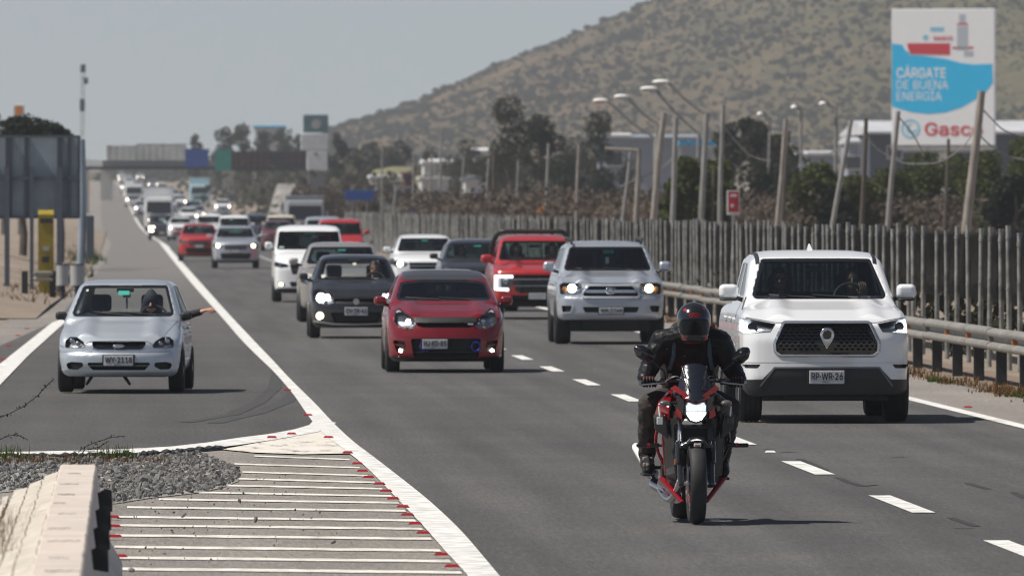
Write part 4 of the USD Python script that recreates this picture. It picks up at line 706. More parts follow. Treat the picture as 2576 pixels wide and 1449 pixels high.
obj('far_range', (np.stack([gx, gy, gz], -1).reshape(-1, 3), q), 'hill_soil', kind='structure', smooth=True, label='faint far range of hills on the horizon')
obj('haze', bx(-2600, 3200, -320, 9050, -3, 260), 'air', kind='stuff', label='thin pale haze in the air', cat='haze')
# ================================================================== VEHICLES
def sdf2(poly, A, B):
    """signed distance (negative inside) of a shapely polygon on the grid A x B"""
    gx, gy = np.meshgrid(A, B, indexing='ij'); P_ = shapely.points(gx.ravel(), gy.ravel())
    d = shapely.distance(poly.exterior, P_); ins = shapely.contains_xy(poly, gx.ravel(), gy.ravel())
    return np.where(ins, -d, d).reshape(gx.shape)
def smax(a, b, k): h = np.maximum(k - np.abs(a - b), 0) / k; return np.maximum(a, b) + h * h * k / 4
def smin(a, b, k): return -smax(-a, -b, k)
class Field:
    def __init__(s, f, o, h): s.f, s.o, s.h = f.astype(np.float32), np.array(o), h
    def val(s, p, g=False):
        c = ((p - s.o) / s.h).T; v = map_coordinates(s.f, c, order=1, mode='nearest')
        if not g: return v
        G_ = []
        for a in range(3):
            e = np.zeros((3, 1)); e[a] = .7
            G_.append((map_coordinates(s.f, c + e, order=1, mode='nearest') - map_coordinates(s.f, c - e, order=1, mode='nearest')) / (1.4 * s.h))
        return v, np.stack(G_, 1)
    def iso(s, lev):
        f = s.f - lev; nx, ny, nz = np.array(f.shape) - 1; C = lambda a, b, c: f[a:a + nx, b:b + ny, c:c + nz]
        P_ = np.zeros((nx, ny, nz, 3), np.float32); N = np.zeros((nx, ny, nz), np.float32); corners = [(a, b, c) for a in (0, 1) for b in (0, 1) for c in (0, 1)]
        for p in corners:
            for ax in range(3):
                if p[ax]: continue
                q = list(p); q[ax] = 1; fa, fb = C(*p), C(*q); cr = (fa < 0) != (fb < 0); t = np.where(cr, fa / np.where(cr, fa - fb, 1), 0)
                for d in range(3): P_[..., d] += cr * (p[d] + (t if d == ax else 0))
                N += cr
        m = N > 0; idx = np.full((nx, ny, nz), -1); idx[m] = np.arange(m.sum()); ijk = np.argwhere(m); v = P_[m] / N[m][:, None] + ijk
        F = []
        for ax in range(3):
            b, c = (ax + 1) % 3, (ax + 2) % 3; sl = [slice(1, None) if d != ax else slice(None) for d in range(3)]
            g0 = [slice(1, n) for n in (nx, ny, nz)]; g0[ax] = slice(0, (nx, ny, nz)[ax]); g1 = list(g0); g1[ax] = slice(1, (nx, ny, nz)[ax] + 1)
            fa, fb = f[tuple(g0)], f[tuple(g1)]; cr = np.argwhere((fa < 0) != (fb < 0)); neg = (fa < 0)[tuple(cr.T)]
            base = cr + 1; base[:, ax] -= 1
            def cell(db, dc): q = base.copy(); q[:, b] += db; q[:, c] += dc; return idx[tuple(q.T)]
            q = np.stack([cell(-1, -1), cell(0, -1), cell(0, 0), cell(-1, 0)], 1); q[~neg] = q[~neg][:, ::-1]; F.append(q)
        F = np.vstack(F); v = v * s.h + s.o
        for _ in range(2):
            d, g = s.val(v, True); v = v - np.clip((d - lev) / np.maximum((g ** 2).sum(1), .3), -.02, .02)[:, None] * g
        M = m3.Manifold(m3.Mesh(v.astype(np.float32), np.vstack([F[:, [0, 1, 2]], F[:, [0, 2, 3]]]).astype(np.uint32)))
        return M
    def yfront(s, x, z, y1=1.6):
        ys = np.arange(s.o[1], y1, .005); v = s.val(np.stack([np.full_like(ys, x), ys, np.full_like(ys, z)], 1)); k = np.argmax(v < 0); return float(ys[k]) if v[k] < 0 else float(y1)
def half(pts, r=.03):
    """polygon from its x >= 0 outline (bottom to top), mirrored"""
    return poly2(list(pts) + [(-x, z) for x, z in pts[::-1]], r)
def lathe_x(prof, n=28):
    """tyre-like solid: (radius, x) outline turned about the x axis"""
    q = m3.CrossSection([np.array(prof)], m3.FillRule.NonZero); m = m3.Manifold.revolve(q, n)     # about z
    return m.transform(np.array([[0, 0, 1, 0], [1, 0, 0, 0], [0, 1, 0, 0]], float))
def wheel_parts(R, w, rim, side):
    h = w / 2; tyre = lathe_x([(R * .62, -h * .9), (R * .9, -h), (R * .985, -h * .8), (R, -h * .45), (R, h * .45), (R * .985, h * .8), (R * .9, h), (R * .62, h * .9)])
    gr = [lathe_x([(R * .975, x - .006), (R * 1.01, x - .006), (R * 1.01, x + .006), (R * .975, x + .006)]) for x in (-h * .4, 0, h * .4)]
    tyre = tyre - m3.Manifold.batch_boolean(gr, m3.OpType.Add)
    disc = lathe_x([(R * .54, -h * .7), (R * .635, -h * .85), (R * .635, h * .85), (R * .54, h * .7)]); o = h * .62 * side
    sp = [hull((o, 0, R * .1, .022), (o * .9, 0, R * .58, .016)).rotate((k * 72, 0, 0)) for k in range(5)]
    rimm = m3.Manifold.batch_boolean([disc, cyl(R * .16, .06, (o, 0, 0), 'x')] + sp, m3.OpType.Add); back = cyl(R * .55, .02, (-o * .2, 0, 0), 'x')
    return tyre, rimm, back
def build_car(S):
    """archetype: returns the parts [(name, mesh, material key, parent index or None, smooth)] and the field"""
    h = S.get('h', .03); W, L, H = S['W'], S['L'], S['H']
    X = np.arange(-W - 3 * h, W + 3 * h + 1e-6, h); X -= (X[0] + X[-1]) / 2; Y_ = np.arange(-4 * h - .02, L + 4 * h, h); Z = np.arange(S.get('zmin', .12) - 3 * h, H + 4 * h, h)
    def fld(side, front, plan, c, k, pw=2.4):
        s2 = sdf2(side, np.arange(-1.5, L + .3, h), Z); fr = sdf2(front, X, Z); out = np.empty((len(X), len(Y_), len(Z)), np.float32); y0 = -1.5
        for i, x in enumerate(X):
            yy = (Y_ - c * (abs(x) / W) ** pw * np.clip(1 - (Y_ - .2) / 3.0, 0, 1) - y0) / h; j = np.clip(yy.astype(int), 0, s2.shape[0] - 2); t = np.clip(yy - j, 0, 1)[:, None]
            out[i] = smax(s2[j] * (1 - t) + s2[j + 1] * t, fr[i][None, :], k)
        if plan is not None: out = smax(out, sdf2(plan, X, Y_)[:, :, None], k)
        return out
    low = fld(poly2(S['side_low'], S.get('rs', .04)), half(S['front_low'], .04), half(S['plan'], .05), S.get('c_low', .12), S.get('k_low', .10))
    cab = fld(poly2(S['side_cab'], .06), half(S['front_cab'], .04), None, S.get('c_cab', .10), S.get('k_cab', .12))
    f = smin(low, cab, .05)
    for bx_, y0_, y1_, zc, r in S.get('bulge', []):                # soft ridges along the bonnet: x, y0, y1, height, radius
        d = np.sqrt((np.abs(X)[:, None, None] - bx_) ** 2 + (Z[None, None, :] - np.interp(Y_, [y0_, y1_], zc)[None, :, None]) ** 2) - r
        d = np.maximum(d, np.maximum(y0_ - Y_, Y_ - y1_)[None, :, None]); f = smin(f, d.astype(np.float32), .10)
    for yw in S['wheels']:
        a = np.hypot(Y_[:, None] - yw, Z[None, :] - S['R']) - S['R'] - .055; f = smax(f, -np.maximum(a[None], (W - .33) - np.abs(X)[:, None, None]), .03)
    fd = Field(f, (X[0], Y_[0], Z[0]), h); M = {}
    def iso(l):
        if l not in M: M[l] = fd.iso(l)
        return M[l]
    parts = []; body = iso(0.0); yc0, yc1 = S['cavity']; zf = S.get('zfloor', .55)
    cut = []; add = lambda n, m, mat, par=None, sm=35: (parts.append((n, m, mat, par, sm)), len(parts) - 1)[1]
    cav = iso(-.05) ^ m3.Manifold.cube((2 * W, yc1 - yc0, 3)).translate((-W, yc0, zf))
    cut.append(cav)
    # windows
    wins = [('windshield', prism_y(poly2(S['ws'], S.get('wsr', .05)), .3, S['ws_y']))]
    for q in S.get('side_win', []): p = poly2(q, .03); wins += [('side_window', prism_x(p, W * .35, W + .2)), ('side_window', prism_x(p, -W - .2, -W * .35))]
    if 'rw' in S: wins.append(('rear_window', prism_y(poly2(S['rw'], .05), S['rw_y'], L + .3)))
    lining = (iso(-.052) - iso(-.062)) ^ m3.Manifold.cube((2 * W, yc1 - yc0 + .1, 3)).translate((-W, yc0 - .05, zf))
    for _, m in wins: cut.append(m); lining = lining - m
    if S.get('open_win'): wins.pop(1)
    for nm, m in wins: add(nm, (m ^ iso(-.006)) - iso(-.014), S.get('tint', 'windscreen') if nm == 'windshield' else S.get('tint2', 'tinted'), None, 40)
    p = poly2(S['ws'], .05); fr = prism_y(p.buffer(.004).difference(p.buffer(-.035)), .3, S['ws_y']); add('windshield_band', (fr ^ iso(-.003)) - iso(-.0075), 'gloss_black')
    # front face features
    def both(q): return [q, mir(q)]
    yF = S.get('yF', 1.1)
    for q in S.get('lamps', []):
        pts, bulbs, o = q[0], q[1], q[2] if len(q) > 2 else {}
        for side, p in zip((-1, 1), both(poly2(pts, o.get('r', .02)))):
            if side not in o.get('sides', (-1, 1)): continue
            pr = prism_y(p, -.3, yF); cut.append(pr - iso(-.07)); refl = add('headlight' if not o.get('fog') else 'fog_lamp', (prism_y(p.buffer(.001), -.3, yF) ^ iso(-.066)) - iso(-.08), o.get('refl', 'reflector'))
            add('bezel', (prism_y(p.difference(p.buffer(-.008)), -.3, yF) ^ iso(-.004)) - iso(-.066), o.get('bez', 'smoked_reflector'), refl)
            add('lens', (prism_y(p.buffer(-.004), -.3, yF) ^ iso(-.001)) - iso(-.007), 'lens', refl)
            for bxx, bz, r, mat in bulbs:
                if isinstance(mat, dict): mat = mat.get(side)
                if mat is None: continue
                x = bxx if side < 0 else -bxx; y = fd.yfront(x, bz) + .045; add('bulb', m3.Manifold.sphere(r, 18).scale((1, .35, 1)).translate((x, y, bz)), mat, refl)
            for lp, mat in o.get('drl', []):
                g = poly2(lp, .008); g = g if side < 0 else mir(g); add('light_strip', (prism_y(g, -.3, yF) ^ iso(-.010)) - iso(-.05), mat, refl)
    for q in S.get('cuts', []):                                     # recessed openings: (points, part name, material, depth, mirrored)
        pts, nm, mat, dep, mi = q[:5]; p = poly2(pts, q[5] if len(q) > 5 else .02)
        for g in (both(p) if mi else [p]): pr = prism_y(g, -.3, yF); cut.append(pr - iso(-dep)); add(nm, (prism_y(g.buffer(.001), -.3, yF) ^ iso(-dep + .004)) - iso(-dep - .012), mat)
    for q in S.get('skins', []):                                    # panels that sit proud of the body: (points, name, material, lift, depth, mirrored)
        pts, nm, mat, lift, dep, mi = q[:6]; p = pts if hasattr(pts, 'exterior') or hasattr(pts, 'geoms') else poly2(pts, q[6] if len(q) > 6 else .02)
        for g in (both(p) if mi else [p]): add(nm, (prism_y(g, -.3, S.get('yS', yF)) ^ iso(lift)) - iso(dep), mat)
    for pts, w in S.get('grooves', []):
        for g in both(line2(pts, w)): cut.append((prism_y(g, -.3, S['ws_y'])) - iso(-.012))
    for pts, w in S.get('side_grooves', []):
        g = line2(pts, w); cut += [prism_x(g, W * .5, W + .2) - iso(-.012), prism_x(g, -W - .2, -W * .5) - iso(-.012)]
    body = body - m3.Manifold.batch_boolean(cut, m3.OpType.Add)
    parts.insert(0, ('body', body, 'PAINT', None, 35)); parts = [(n, m, mt, (p + 1 if p is not None else None), s) for n, m, mt, p, s in parts]
    parts.append(('cabin_lining', lining, S.get('lining', 'interior'), None, 35))
    # underside, wheels, mirrors, cabin furniture
    u = S.get('under', .20); parts.append(('underbody', cat_([bx(-W * .72, W * .72, .25, L - .3, u, u + .18), bx(-W * .5, W * .5, .15, L - .2, u + .02, u + .28)]), 'rubber', None, False))
    for yw in S['wheels']:
        parts.append(('axle', cyl(.05, 2 * W - .3, (0, yw, S['R']), 'x', 10), 'rubber', None, False))
        for sd in (-1, 1):
            ty, ri, ba = wheel_parts(S['R'], S['tw'], None, sd); o = (sd * (S.get('track', W - S['tw'] / 2 - .02)), yw, S['R']); k = len(parts)
            parts.append(('wheel', ty.translate(o), 'tyre', None, 40)); parts.append(('rim', ri.translate(o), S.get('rim', 'alloy'), k, 40)); parts.append(('brake_disc', ba.translate(o), 'dark_steel', k, 40))
    mx0, mx1, mz0, mz1, my = S['mirror']
    for sd in (-1, 1):
        if sd in S.get('no_mirror', ()): continue
        a, b = sorted((sd * mx0, sd * mx1)); s_ = m3.Manifold.sphere(1, 16); w2 = (b - a) / 2; hz = (mz1 - mz0) / 2; c = ((a + b) / 2, my, (mz0 + mz1) / 2)
        shell = m3.Manifold.batch_hull([s_.scale((w2 * .55, .07, hz * .6)).translate((c[0] + dx * w2 * .45, c[1] + .02, c[2] + dz * hz * .38)) for dx in (-1, 1) for dz in (-1, 1)]); k = len(parts)
        parts.append(('mirror', shell, S.get('mirror_mat', 'PAINT'), None, 40)); parts.append(('mirror_glass', rbox(a + .02, b - .02, my + .085, my + .10, mz0 + .02, mz1 - .02, .006), 'chrome', k, False))
        parts.append(('mirror_arm', hull((sd * (mx0 + .04), my + .02, mz0 + .02, .025), (sd * (mx0 - .10), my + .06, mz0 - .03, .025)), 'black_plastic', k, 40))
        if S.get('mirror_low'): parts.append(('mirror_base', m3.Manifold.batch_hull([s_.scale((w2 * .5, .065, hz * .22)).translate((c[0] + dx * w2 * .47, c[1] + .01, mz0 - .005)) for dx in (-1, 1)]), 'black_plastic', k, 40))
    sz, sy = S['seat']; sx = S.get('seat_x', .37)
    db = S['dash']; parts.append(('dashboard', rbox(-W * .80, W * .80, db[0], db[0] + .45, db[1] - .25, db[1], .05), 'interior', None, 40))
    for sd in (-1, 1):
        st = m3.Manifold.batch_hull([m3.Manifold.sphere(.07, 12).translate((sd * sx + dx, sy + dy, z)) for dx in (-.17, .17) for dy, z in ((0, sz - .1), (.12, sz + .42))]); k = len(parts)
        parts.append(('seat', st, S.get('seat_mat', 'seat_cloth'), None, 40)); parts.append(('headrest', m3.Manifold.batch_hull([m3.Manifold.sphere(.05, 12).translate((sd * sx + dx, sy + .15, z)) for dx in (-.09, .09) for z in (sz + .56, sz + .68)]), S.get('seat_mat', 'seat_cloth'), k, 40))
        parts.append(('headrest_post', cyl(.012, .14, (sd * sx, sy + .15, sz + .50)), 'dark_steel', k, False))
    if S.get('rear_seat', True): parts.append(('rear_bench', rbox(-.58, .58, sy + .85, sy + 1.0, sz - .3, sz + .40, .06), S.get('seat_mat', 'seat_cloth'), None, 40))
    wx = .37; parts.append(('steering_wheel', m3.Manifold.revolve(m3.CrossSection.circle(.016, 8).translate((.18, 0)), 28).rotate((65, 0, 0)).translate((wx, db[0] + .42, db[1] - .02)), 'interior', None, 40))
    mzv = S['rearview']; parts.append(('rearview_mirror', rbox(-.11, .11, mzv[0], mzv[0] + .03, mzv[1] - .03, mzv[1] + .03, .012), 'interior', None, 40))
    for q in S.get('stickers', []):
        x0, x1, z0, z1, mat = q; yy = [fd.yfront(x, z, S['ws_y']) for x in (x0, x1) for z in (z0, z1)]
        p = sg.box(x0, z0, x1, z1); parts.append(('windshield_sticker', (prism_y(p, .3, S['ws_y']) ^ iso(-.016)) - iso(-.020), mat, None, False))
    if 'plate' in S:
        x0, x1, z0, z1, txt = S['plate']; yy = min(fd.yfront(x, z) for x in (x0, (x0 + x1) / 2, x1) for z in (z0, z1)) - .022 + S.get('plate_dy', 0); k = len(parts)
        parts.append(('licence_plate', rbox(x0, x1, yy, yy + .012, z0, z1, .004), 'plate_white', None, False)); parts.append(('plate_holder', bx(x0 - .02, x1 + .02, yy + .0135, yy + .09, z0 - .012, z1 + .012), 'black_plastic', k, False))
        if txt:
            m = meshkit.text_mesh(txt, (z1 - z0) * .52, .003, True); v = m.vertices; tw = v[:, 0].max(); sc = (x1 - x0) * .92 / tw
            parts.append(('plate_lettering', (np.stack([x0 + (x1 - x0) * .04 + v[:, 0] * sc, yy - .0005 - v[:, 2], z0 + (z1 - z0) * .30 + v[:, 1]], 1), np.array(m.faces)), 'plate_ink', k, False))
            m = meshkit.text_mesh('CHILE', (z1 - z0) * .12, .002); v = m.vertices; parts.append(('plate_lettering', (np.stack([(x0 + x1) / 2 - .4 * (z1 - z0) + v[:, 0], yy - .0005 - v[:, 2], z0 + (z1 - z0) * .09 + v[:, 1]], 1), np.array(m.faces)), 'plate_ink', k, False))
    for sx_, x0 in S.get('wipers', [(1, -.05), (1, .42)]):
        zb = S['ws'][0][1] if False else min(z for _, z in S['ws']) + .015; ln = S.get('wiper_len', .5)
        pts = [(x0 - ln * t, fd.yfront(x0 - ln * t, zb + .03 * t, S['ws_y']) - .012, zb + .03 * t) for t in np.linspace(0, 1, 6)]; parts.append(('wiper', tube(pts, .010, 6), 'black_plastic', None, False))
    for fn in S.get('extra', []): fn(parts, fd, iso)
    return parts, fd
def place_car(arch, name, label, cat, loc, rz, paintkey, group=None, swap={}):
    t = thing(name, loc, rz, label, cat, group); prims = {}
    for i, (n, m, mat, par, sm) in enumerate(arch):
        mat = paintkey if mat == 'PAINT' else swap.get(mat, mat); o = obj(n, m, mat, t if par is None else prims.get(par, t), smooth=sm); prims[i] = o if o is not None else t
    return t
def spot(px, d, back=0.0): p = at(px, 520, d); return (p[0], d, zg(d))
PAINTS = {'paint_white': ((.78, .79, .80), 0, .3, .05), 'paint_silver_blue': ((.56, .605, .65), .55, .34, .06), 'paint_red': ((.215, .003, .010), .25, .28, .012), 'paint_dark_grey': ((.022, .022, .026), .4, .30, .03), 'paint_silver': ((.50, .53, .58), .6, .34, .06), 'paint_bright_red': ((.42, .014, .016), .15, .34, .04), 'paint_champagne': ((.36, .34, .32), .5, .4, .15), 'paint_grey': ((.16, .16, .175), .4, .4, .12), 'paint_maroon': ((.12, .012, .022), .3, .35, .06), 'paint_navy': ((.022, .026, .05), .3, .35, .08), 'paint_cream': ((.58, .52, .40), 0, .4, .10), 'paint_black': ((.012, .012, .013), .1, .3, .05)}
for k, (c, m, r, d) in PAINTS.items(): paint(k, c, m, r, d)
pm('clear_reflector', (.30, .30, .29), .4, metal=.2)
# ---- white pickup
def ring_emblem(parts, fd, iso):
    y = fd.yfront(0, .95) - .012; tor = m3.Manifold.revolve(m3.CrossSection.circle(.019, 14).translate((.062, 0)), 36).rotate((90, 0, 0)).translate((0, y, .96)); tip = m3.Manifold.batch_hull([m3.Manifold.sphere(.018, 12).translate(q) for q in ((-.046, y, .912), (.046, y, .912), (0, y, .828))]) - cyl(.050, .2, (0, y, .96), 'y', 28)
    parts.append(('emblem', tor + tip, 'chrome', None, 35)); parts.append(('emblem_core', cyl(.046, .02, (0, y + .018, .96), 'y', 20), 'gloss_black', len(parts) - 1, False))
GR = [(-.46, 1.082), (.46, 1.082), (.555, .87), (.55, .785), (.50, .745), (-.50, .745), (-.55, .785), (-.555, .87)]
def grille_studs(parts, fd, iso):
    g = poly2(GR, .03).buffer(-.02); cells = []
    for r in range(9):
        for c in range(-9, 10):
            x, z = c * .062 + (r % 2) * .031, .765 + r * .036
            if g.contains(sg.Point(x, z)) and not (abs(x) < .10 and z > .76 and math.hypot(x, (z - .95) * .7) < .11): cells.append((x, z))
    for x, z in cells:
        y = fd.yfront(x, z, 1.0) + .028; m = m3.Manifold.hull_points(np.array([[x - .028, y + .02, z + .004], [x + .028, y + .02, z + .004], [x, y + .02, z - .017], [x, y + .02, z + .017], [x + .004, y - .012, z + .008], [x + .012, y - .006, z + .012]])); parts.append(('grille_stud', m, 'stud_chrome', None, False))
    for r in range(8): z = .783 + r * .036; parts.append(('grille_bar', (prism_y(line2([(-.56, z), (.56, z)], .006).intersection(g), -.3, 1) ^ iso(-.02)) - iso(-.045), 'gloss_black', None, False))
pm('stud_chrome', (.42, .42, .43), .20, metal=1.0)
def fin(parts, fd, iso): parts.append(('antenna_fin', m3.Manifold.hull_points(np.array([[-.03, 3.1, 1.86], [.03, 3.1, 1.86], [-.03, 3.35, 1.86], [.03, 3.35, 1.86], [-.008, 3.32, 1.935], [.008, 3.32, 1.935]])), 'PAINT', None, False))
def roof_strip(xa, za, y0, y1, zt):
    def fn(parts, fd, iso):
        for sd in (-1, 1): g = sg.Polygon([(sd * (xa - .025), 1.2), (sd * (xa + .025), 1.2), (sd * (xa + .005), 2.2), (sd * (xa - .035), 2.2)]); parts.append(('roof_channel', ((prism_y(g, y0, y1) ^ iso(.003)) - iso(-.03)) ^ m3.Manifold.cube((4, 10, 2)).translate((-2, 0, za)), 'black_plastic', None, False))
    return fn
def doors(*hs):
    def fn(parts, fd, iso):
        for y, z in hs:
            for sd in (-1, 1):
                xs = np.linspace(.5, 1.1, 120); v = fd.val(np.stack([xs * sd, np.full(120, y), np.full(120, z)], 1)); x = xs[np.argmax(v > 0)] * sd
                parts.append(('door_handle', hull((x + sd * .02, y, z, .018), (x + sd * .02, y + .17, z, .018)), 'PAINT', None, 40))
    return fn
ARCH = {}
ARCH['poer'] = dict(W=.945, L=5.4, H=1.90, R=.385, tw=.26, track=.80, wheels=(.95, 4.15), h=.028, zmin=.25, under=.24,
    side_low=[(.05, .30), (.0, .50), (.0, .90), (.05, 1.06), (.12, 1.10), (.6, 1.225), (1.25, 1.318), (3.6, 1.32), (3.7, 1.28), (5.35, 1.27), (5.4, .6), (5.2, .42), (3.0, .40), (1.6, .34), (.4, .28)],
    front_low=[(.80, .24), (.90, .36), (.93, .6), (.945, .9), (.93, 1.08), (.89, 1.20), (.80, 1.29), (.6, 1.37), (.3, 1.42)], plan=[(.42, -.25), (.62, -.06), (.80, .10), (.905, .32), (.94, .6), (.945, 1.5), (.945, 5.0), (.90, 5.4)], c_low=.20, k_low=.09, rs=.03,
    side_cab=[(1.05, 1.17), (1.30, 1.33), (2.10, 1.79), (2.5, 1.87), (3.2, 1.885), (3.62, 1.82), (3.78, 1.3), (3.75, 1.1)], front_cab=[(.86, 1.0), (.85, 1.25), (.80, 1.42), (.725, 1.75), (.65, 1.845), (.45, 1.885), (.2, 1.895)], c_cab=.16, k_cab=.09,
    ws=[(-.75, 1.338), (-.60, 1.775), (.60, 1.775), (.75, 1.338)], ws_y=2.45, side_win=[[(1.72, 1.37), (2.42, 1.72), (2.72, 1.73), (2.72, 1.36)], [(2.82, 1.36), (2.82, 1.73), (3.35, 1.72), (3.55, 1.40)]], rw=[(-.6, 1.4), (-.55, 1.72), (.55, 1.72), (.6, 1.4)], rw_y=3.3, cavity=(1.35, 3.72), seat=(.86, 2.35), dash=(1.45, 1.36), rearview=(2.05, 1.66), mirror=(.87, 1.085, 1.335, 1.50, 1.75), mirror_low=True, yF=1.0,
    lamps=[([(-.935, 1.135), (-.86, 1.135), (-.55, 1.078), (-.61, .985), (-.90, .968), (-.93, 1.0)], [(-.80, 1.045, .052, 'gloss_black'), (-.80, 1.045, .030, 'chrome')], {'r': .008, 'refl': 'reflector', 'drl': [([(-.93, 1.12), (-.885, 1.12), (-.875, 1.02), (-.77, 1.005), (-.77, .972), (-.905, .972), (-.928, 1.0)], 'glow_drl')]})],
    cuts=[(GR, 'grille', 'gloss_black', .05, False, .03), ([(-.915, .638), (-.71, .638), (-.75, .595), (-.87, .595)], 'air_slot', 'black_plastic', .06, True, .008)],
    skins=[(poly2(GR, .03).buffer(.03).difference(poly2(GR, .03).buffer(.002)), 'grille_frame', 'chrome_satin', .008, -.04, False), ([(-.57, .612), (.57, .612), (.70, .475), (.96, .47), (.96, .2), (-.96, .2), (-.96, .47), (-.70, .475)], 'lower_bumper', 'black_plastic', .006, -.05, False, .01), (line2([(-.57, .603), (.57, .603)], .016).union(line2([(-.57, .605), (-.72, .40)], .02)).union(line2([(.57, .605), (.72, .40)], .02)), 'bumper_edge', 'grey_plastic', .012, -.02, False)],
    grooves=[([(-.80, 1.36), (-.86, 1.22), (-.835, 1.15)], .012), ([(-.86, 1.143), (-.55, 1.089), (0, 1.092)], .010), ([(-.92, .655), (0, .655)], .010)], side_grooves=[([(1.62, 1.34), (1.55, 1.1), (1.5, .5)], .012), ([(2.77, 1.34), (2.77, .48)], .012)],
    plate=(-.195, .185, .43, .572, 'RP·WR·26'), plate_dy=-.01, bulge=[(.50, .35, 1.3, (1.06, 1.28), .10)], extra=[ring_emblem, grille_studs, fin, roof_strip(.655, 1.6, 2.0, 3.6, 1.85), doors((2.45, 1.12), (3.4, 1.12))], stickers=[])
pm('chrome_satin', (.62, .64, .66), .25, metal=.9); pm('grey_plastic', (.14, .14, .14), .5)
# ---- silver-blue small hatchback
def corsa_bits(parts, fd, iso):
    y = fd.yfront(0, .59) - .01; parts.append(('emblem', m3.Manifold.sphere(1, 20).scale((.075, .015, .026)).translate((0, y, .592)), 'chrome', None, 40))
    for x, a in ((-.36, .25), (.06, .5)): parts.append(('hanging_trim', hull((x, .35, .20, .022), (x - .06 * (1 if a < .4 else -1), .38, .11, .018)), 'rubber', None, 40))
    parts.append(('sun_sticker', m3.Manifold.cube((.001, .001, .001)), 'paper_white', None, False)); parts.pop()
    parts.append(('hanging_charm', cyl(.012, .16, (.02, 1.62, 1.13), n=8), 'cloth_blue', None, False)); parts.append(('charm_tassel', rbox(-.03, .07, 1.6, 1.62, 1.19, 1.24, .008), 'boot_tan', None, False))
ARCH['corsa'] = dict(W=.815, L=3.75, H=1.45, R=.285, tw=.19, wheels=(.72, 3.15), h=.026, zmin=.16, under=.20,
    side_low=[(.12, .19), (.02, .27), (.0, .36), (.0, .47), (.035, .515), (.06, .62), (.16, .685), (.35, .76), (.70, .86), (1.05, .935), (2.9, .93), (3.5, .92), (3.72, .80), (3.75, .4), (3.5, .25)],
    front_low=[(.66, .17), (.74, .24), (.80, .42), (.815, .58), (.79, .74), (.73, .86), (.60, .945), (.3, 1.0)], plan=[(.35, -.2), (.55, 0), (.69, .14), (.775, .34), (.81, .65), (.815, 1.4), (.81, 3.2), (.74, 3.65), (.5, 3.75)], c_low=.22, k_low=.10,
    side_cab=[(.75, .82), (.98, .935), (1.75, 1.37), (2.05, 1.44), (2.9, 1.42), (3.35, 1.30), (3.68, .92), (3.6, .8)], front_cab=[(.76, .7), (.755, .90), (.70, 1.05), (.60, 1.33), (.53, 1.405), (.38, 1.44), (.15, 1.45)], c_cab=.16, k_cab=.10,
    ws=[(-.66, .955), (-.535, 1.345), (.535, 1.345), (.66, .955)], ws_y=2.1, side_win=[[(1.35, .96), (1.95, 1.32), (2.25, 1.34), (2.25, .96)], [(2.33, .96), (2.33, 1.34), (2.85, 1.32), (3.2, 1.0)]], rw=[(-.56, .99), (-.47, 1.31), (.47, 1.31), (.56, .99)], rw_y=2.9, cavity=(.98, 3.66), zfloor=.45, seat=(.50, 1.75), seat_x=.33, dash=(1.05, .945), rearview=(1.62, 1.29), mirror=(.72, .87, .91, 1.015, 1.25), mirror_mat='black_plastic', tint='clear_glass', tint2='clear_glass', open_win=True, yF=.8, lining='light_lining',
    lamps=[([(-.69, .565), (-.685, .66), (-.63, .705), (-.54, .705), (-.455, .65), (-.42, .60), (-.435, .565)], [(-.60, .655, .035, 'chrome'), (-.52, .62, .03, 'reflector')], {'r': .03, 'refl': 'clear_reflector'})],
    cuts=[([(-.35, .645), (.35, .645), (.32, .57), (.265, .53), (-.265, .53), (-.32, .57)], 'grille', 'gloss_black', .05, False), ([(-.42, .385), (.42, .385), (.33, .29), (-.33, .29)], 'air_intake', 'rubber', .07, False), ([(-.68, .37), (-.60, .392), (-.46, .385), (-.44, .34), (-.52, .295), (-.64, .30)], 'fog_recess', 'rubber', .05, True, .03)],
    skins=[(line2([(-.33, .565), (-.27, .538), (.27, .538), (.33, .565)], .02), 'grille_lip', 'chrome_satin', .0, -.03, False), (line2([(-.40, .345), (.40, .345)], .018), 'intake_slat', 'grey_plastic', -.01, -.04, False)],
    grooves=[([(-.70, .90), (-.62, .80), (-.56, .715)], .009), ([(-.44, .61), (-.35, .648), (0, .652)], .009), ([(-.79, .52), (0, .512)], .008), ([(-.79, .60), (-.70, .575)], .008)], side_grooves=[([(1.25, .93), (1.2, .6), (1.22, .3)], .010), ([(2.29, .93), (2.29, .28)], .010)],
    plate=(-.185, .185, .345, .472, 'WY·2118'), bulge=[(.42, .28, 1.0, (.655, .86), .085)], extra=[corsa_bits, doors((2.0, .80))], stickers=[(-.085, .055, 1.225, 1.30, 'tag_teal'), (-.06, .03, 1.305, 1.335, 'paper_white'), (-.50, -.47, 1.27, 1.31, 'paper_white')], no_mirror=(), wiper_len=.42, wipers=[(1, .12), (1, .50)])
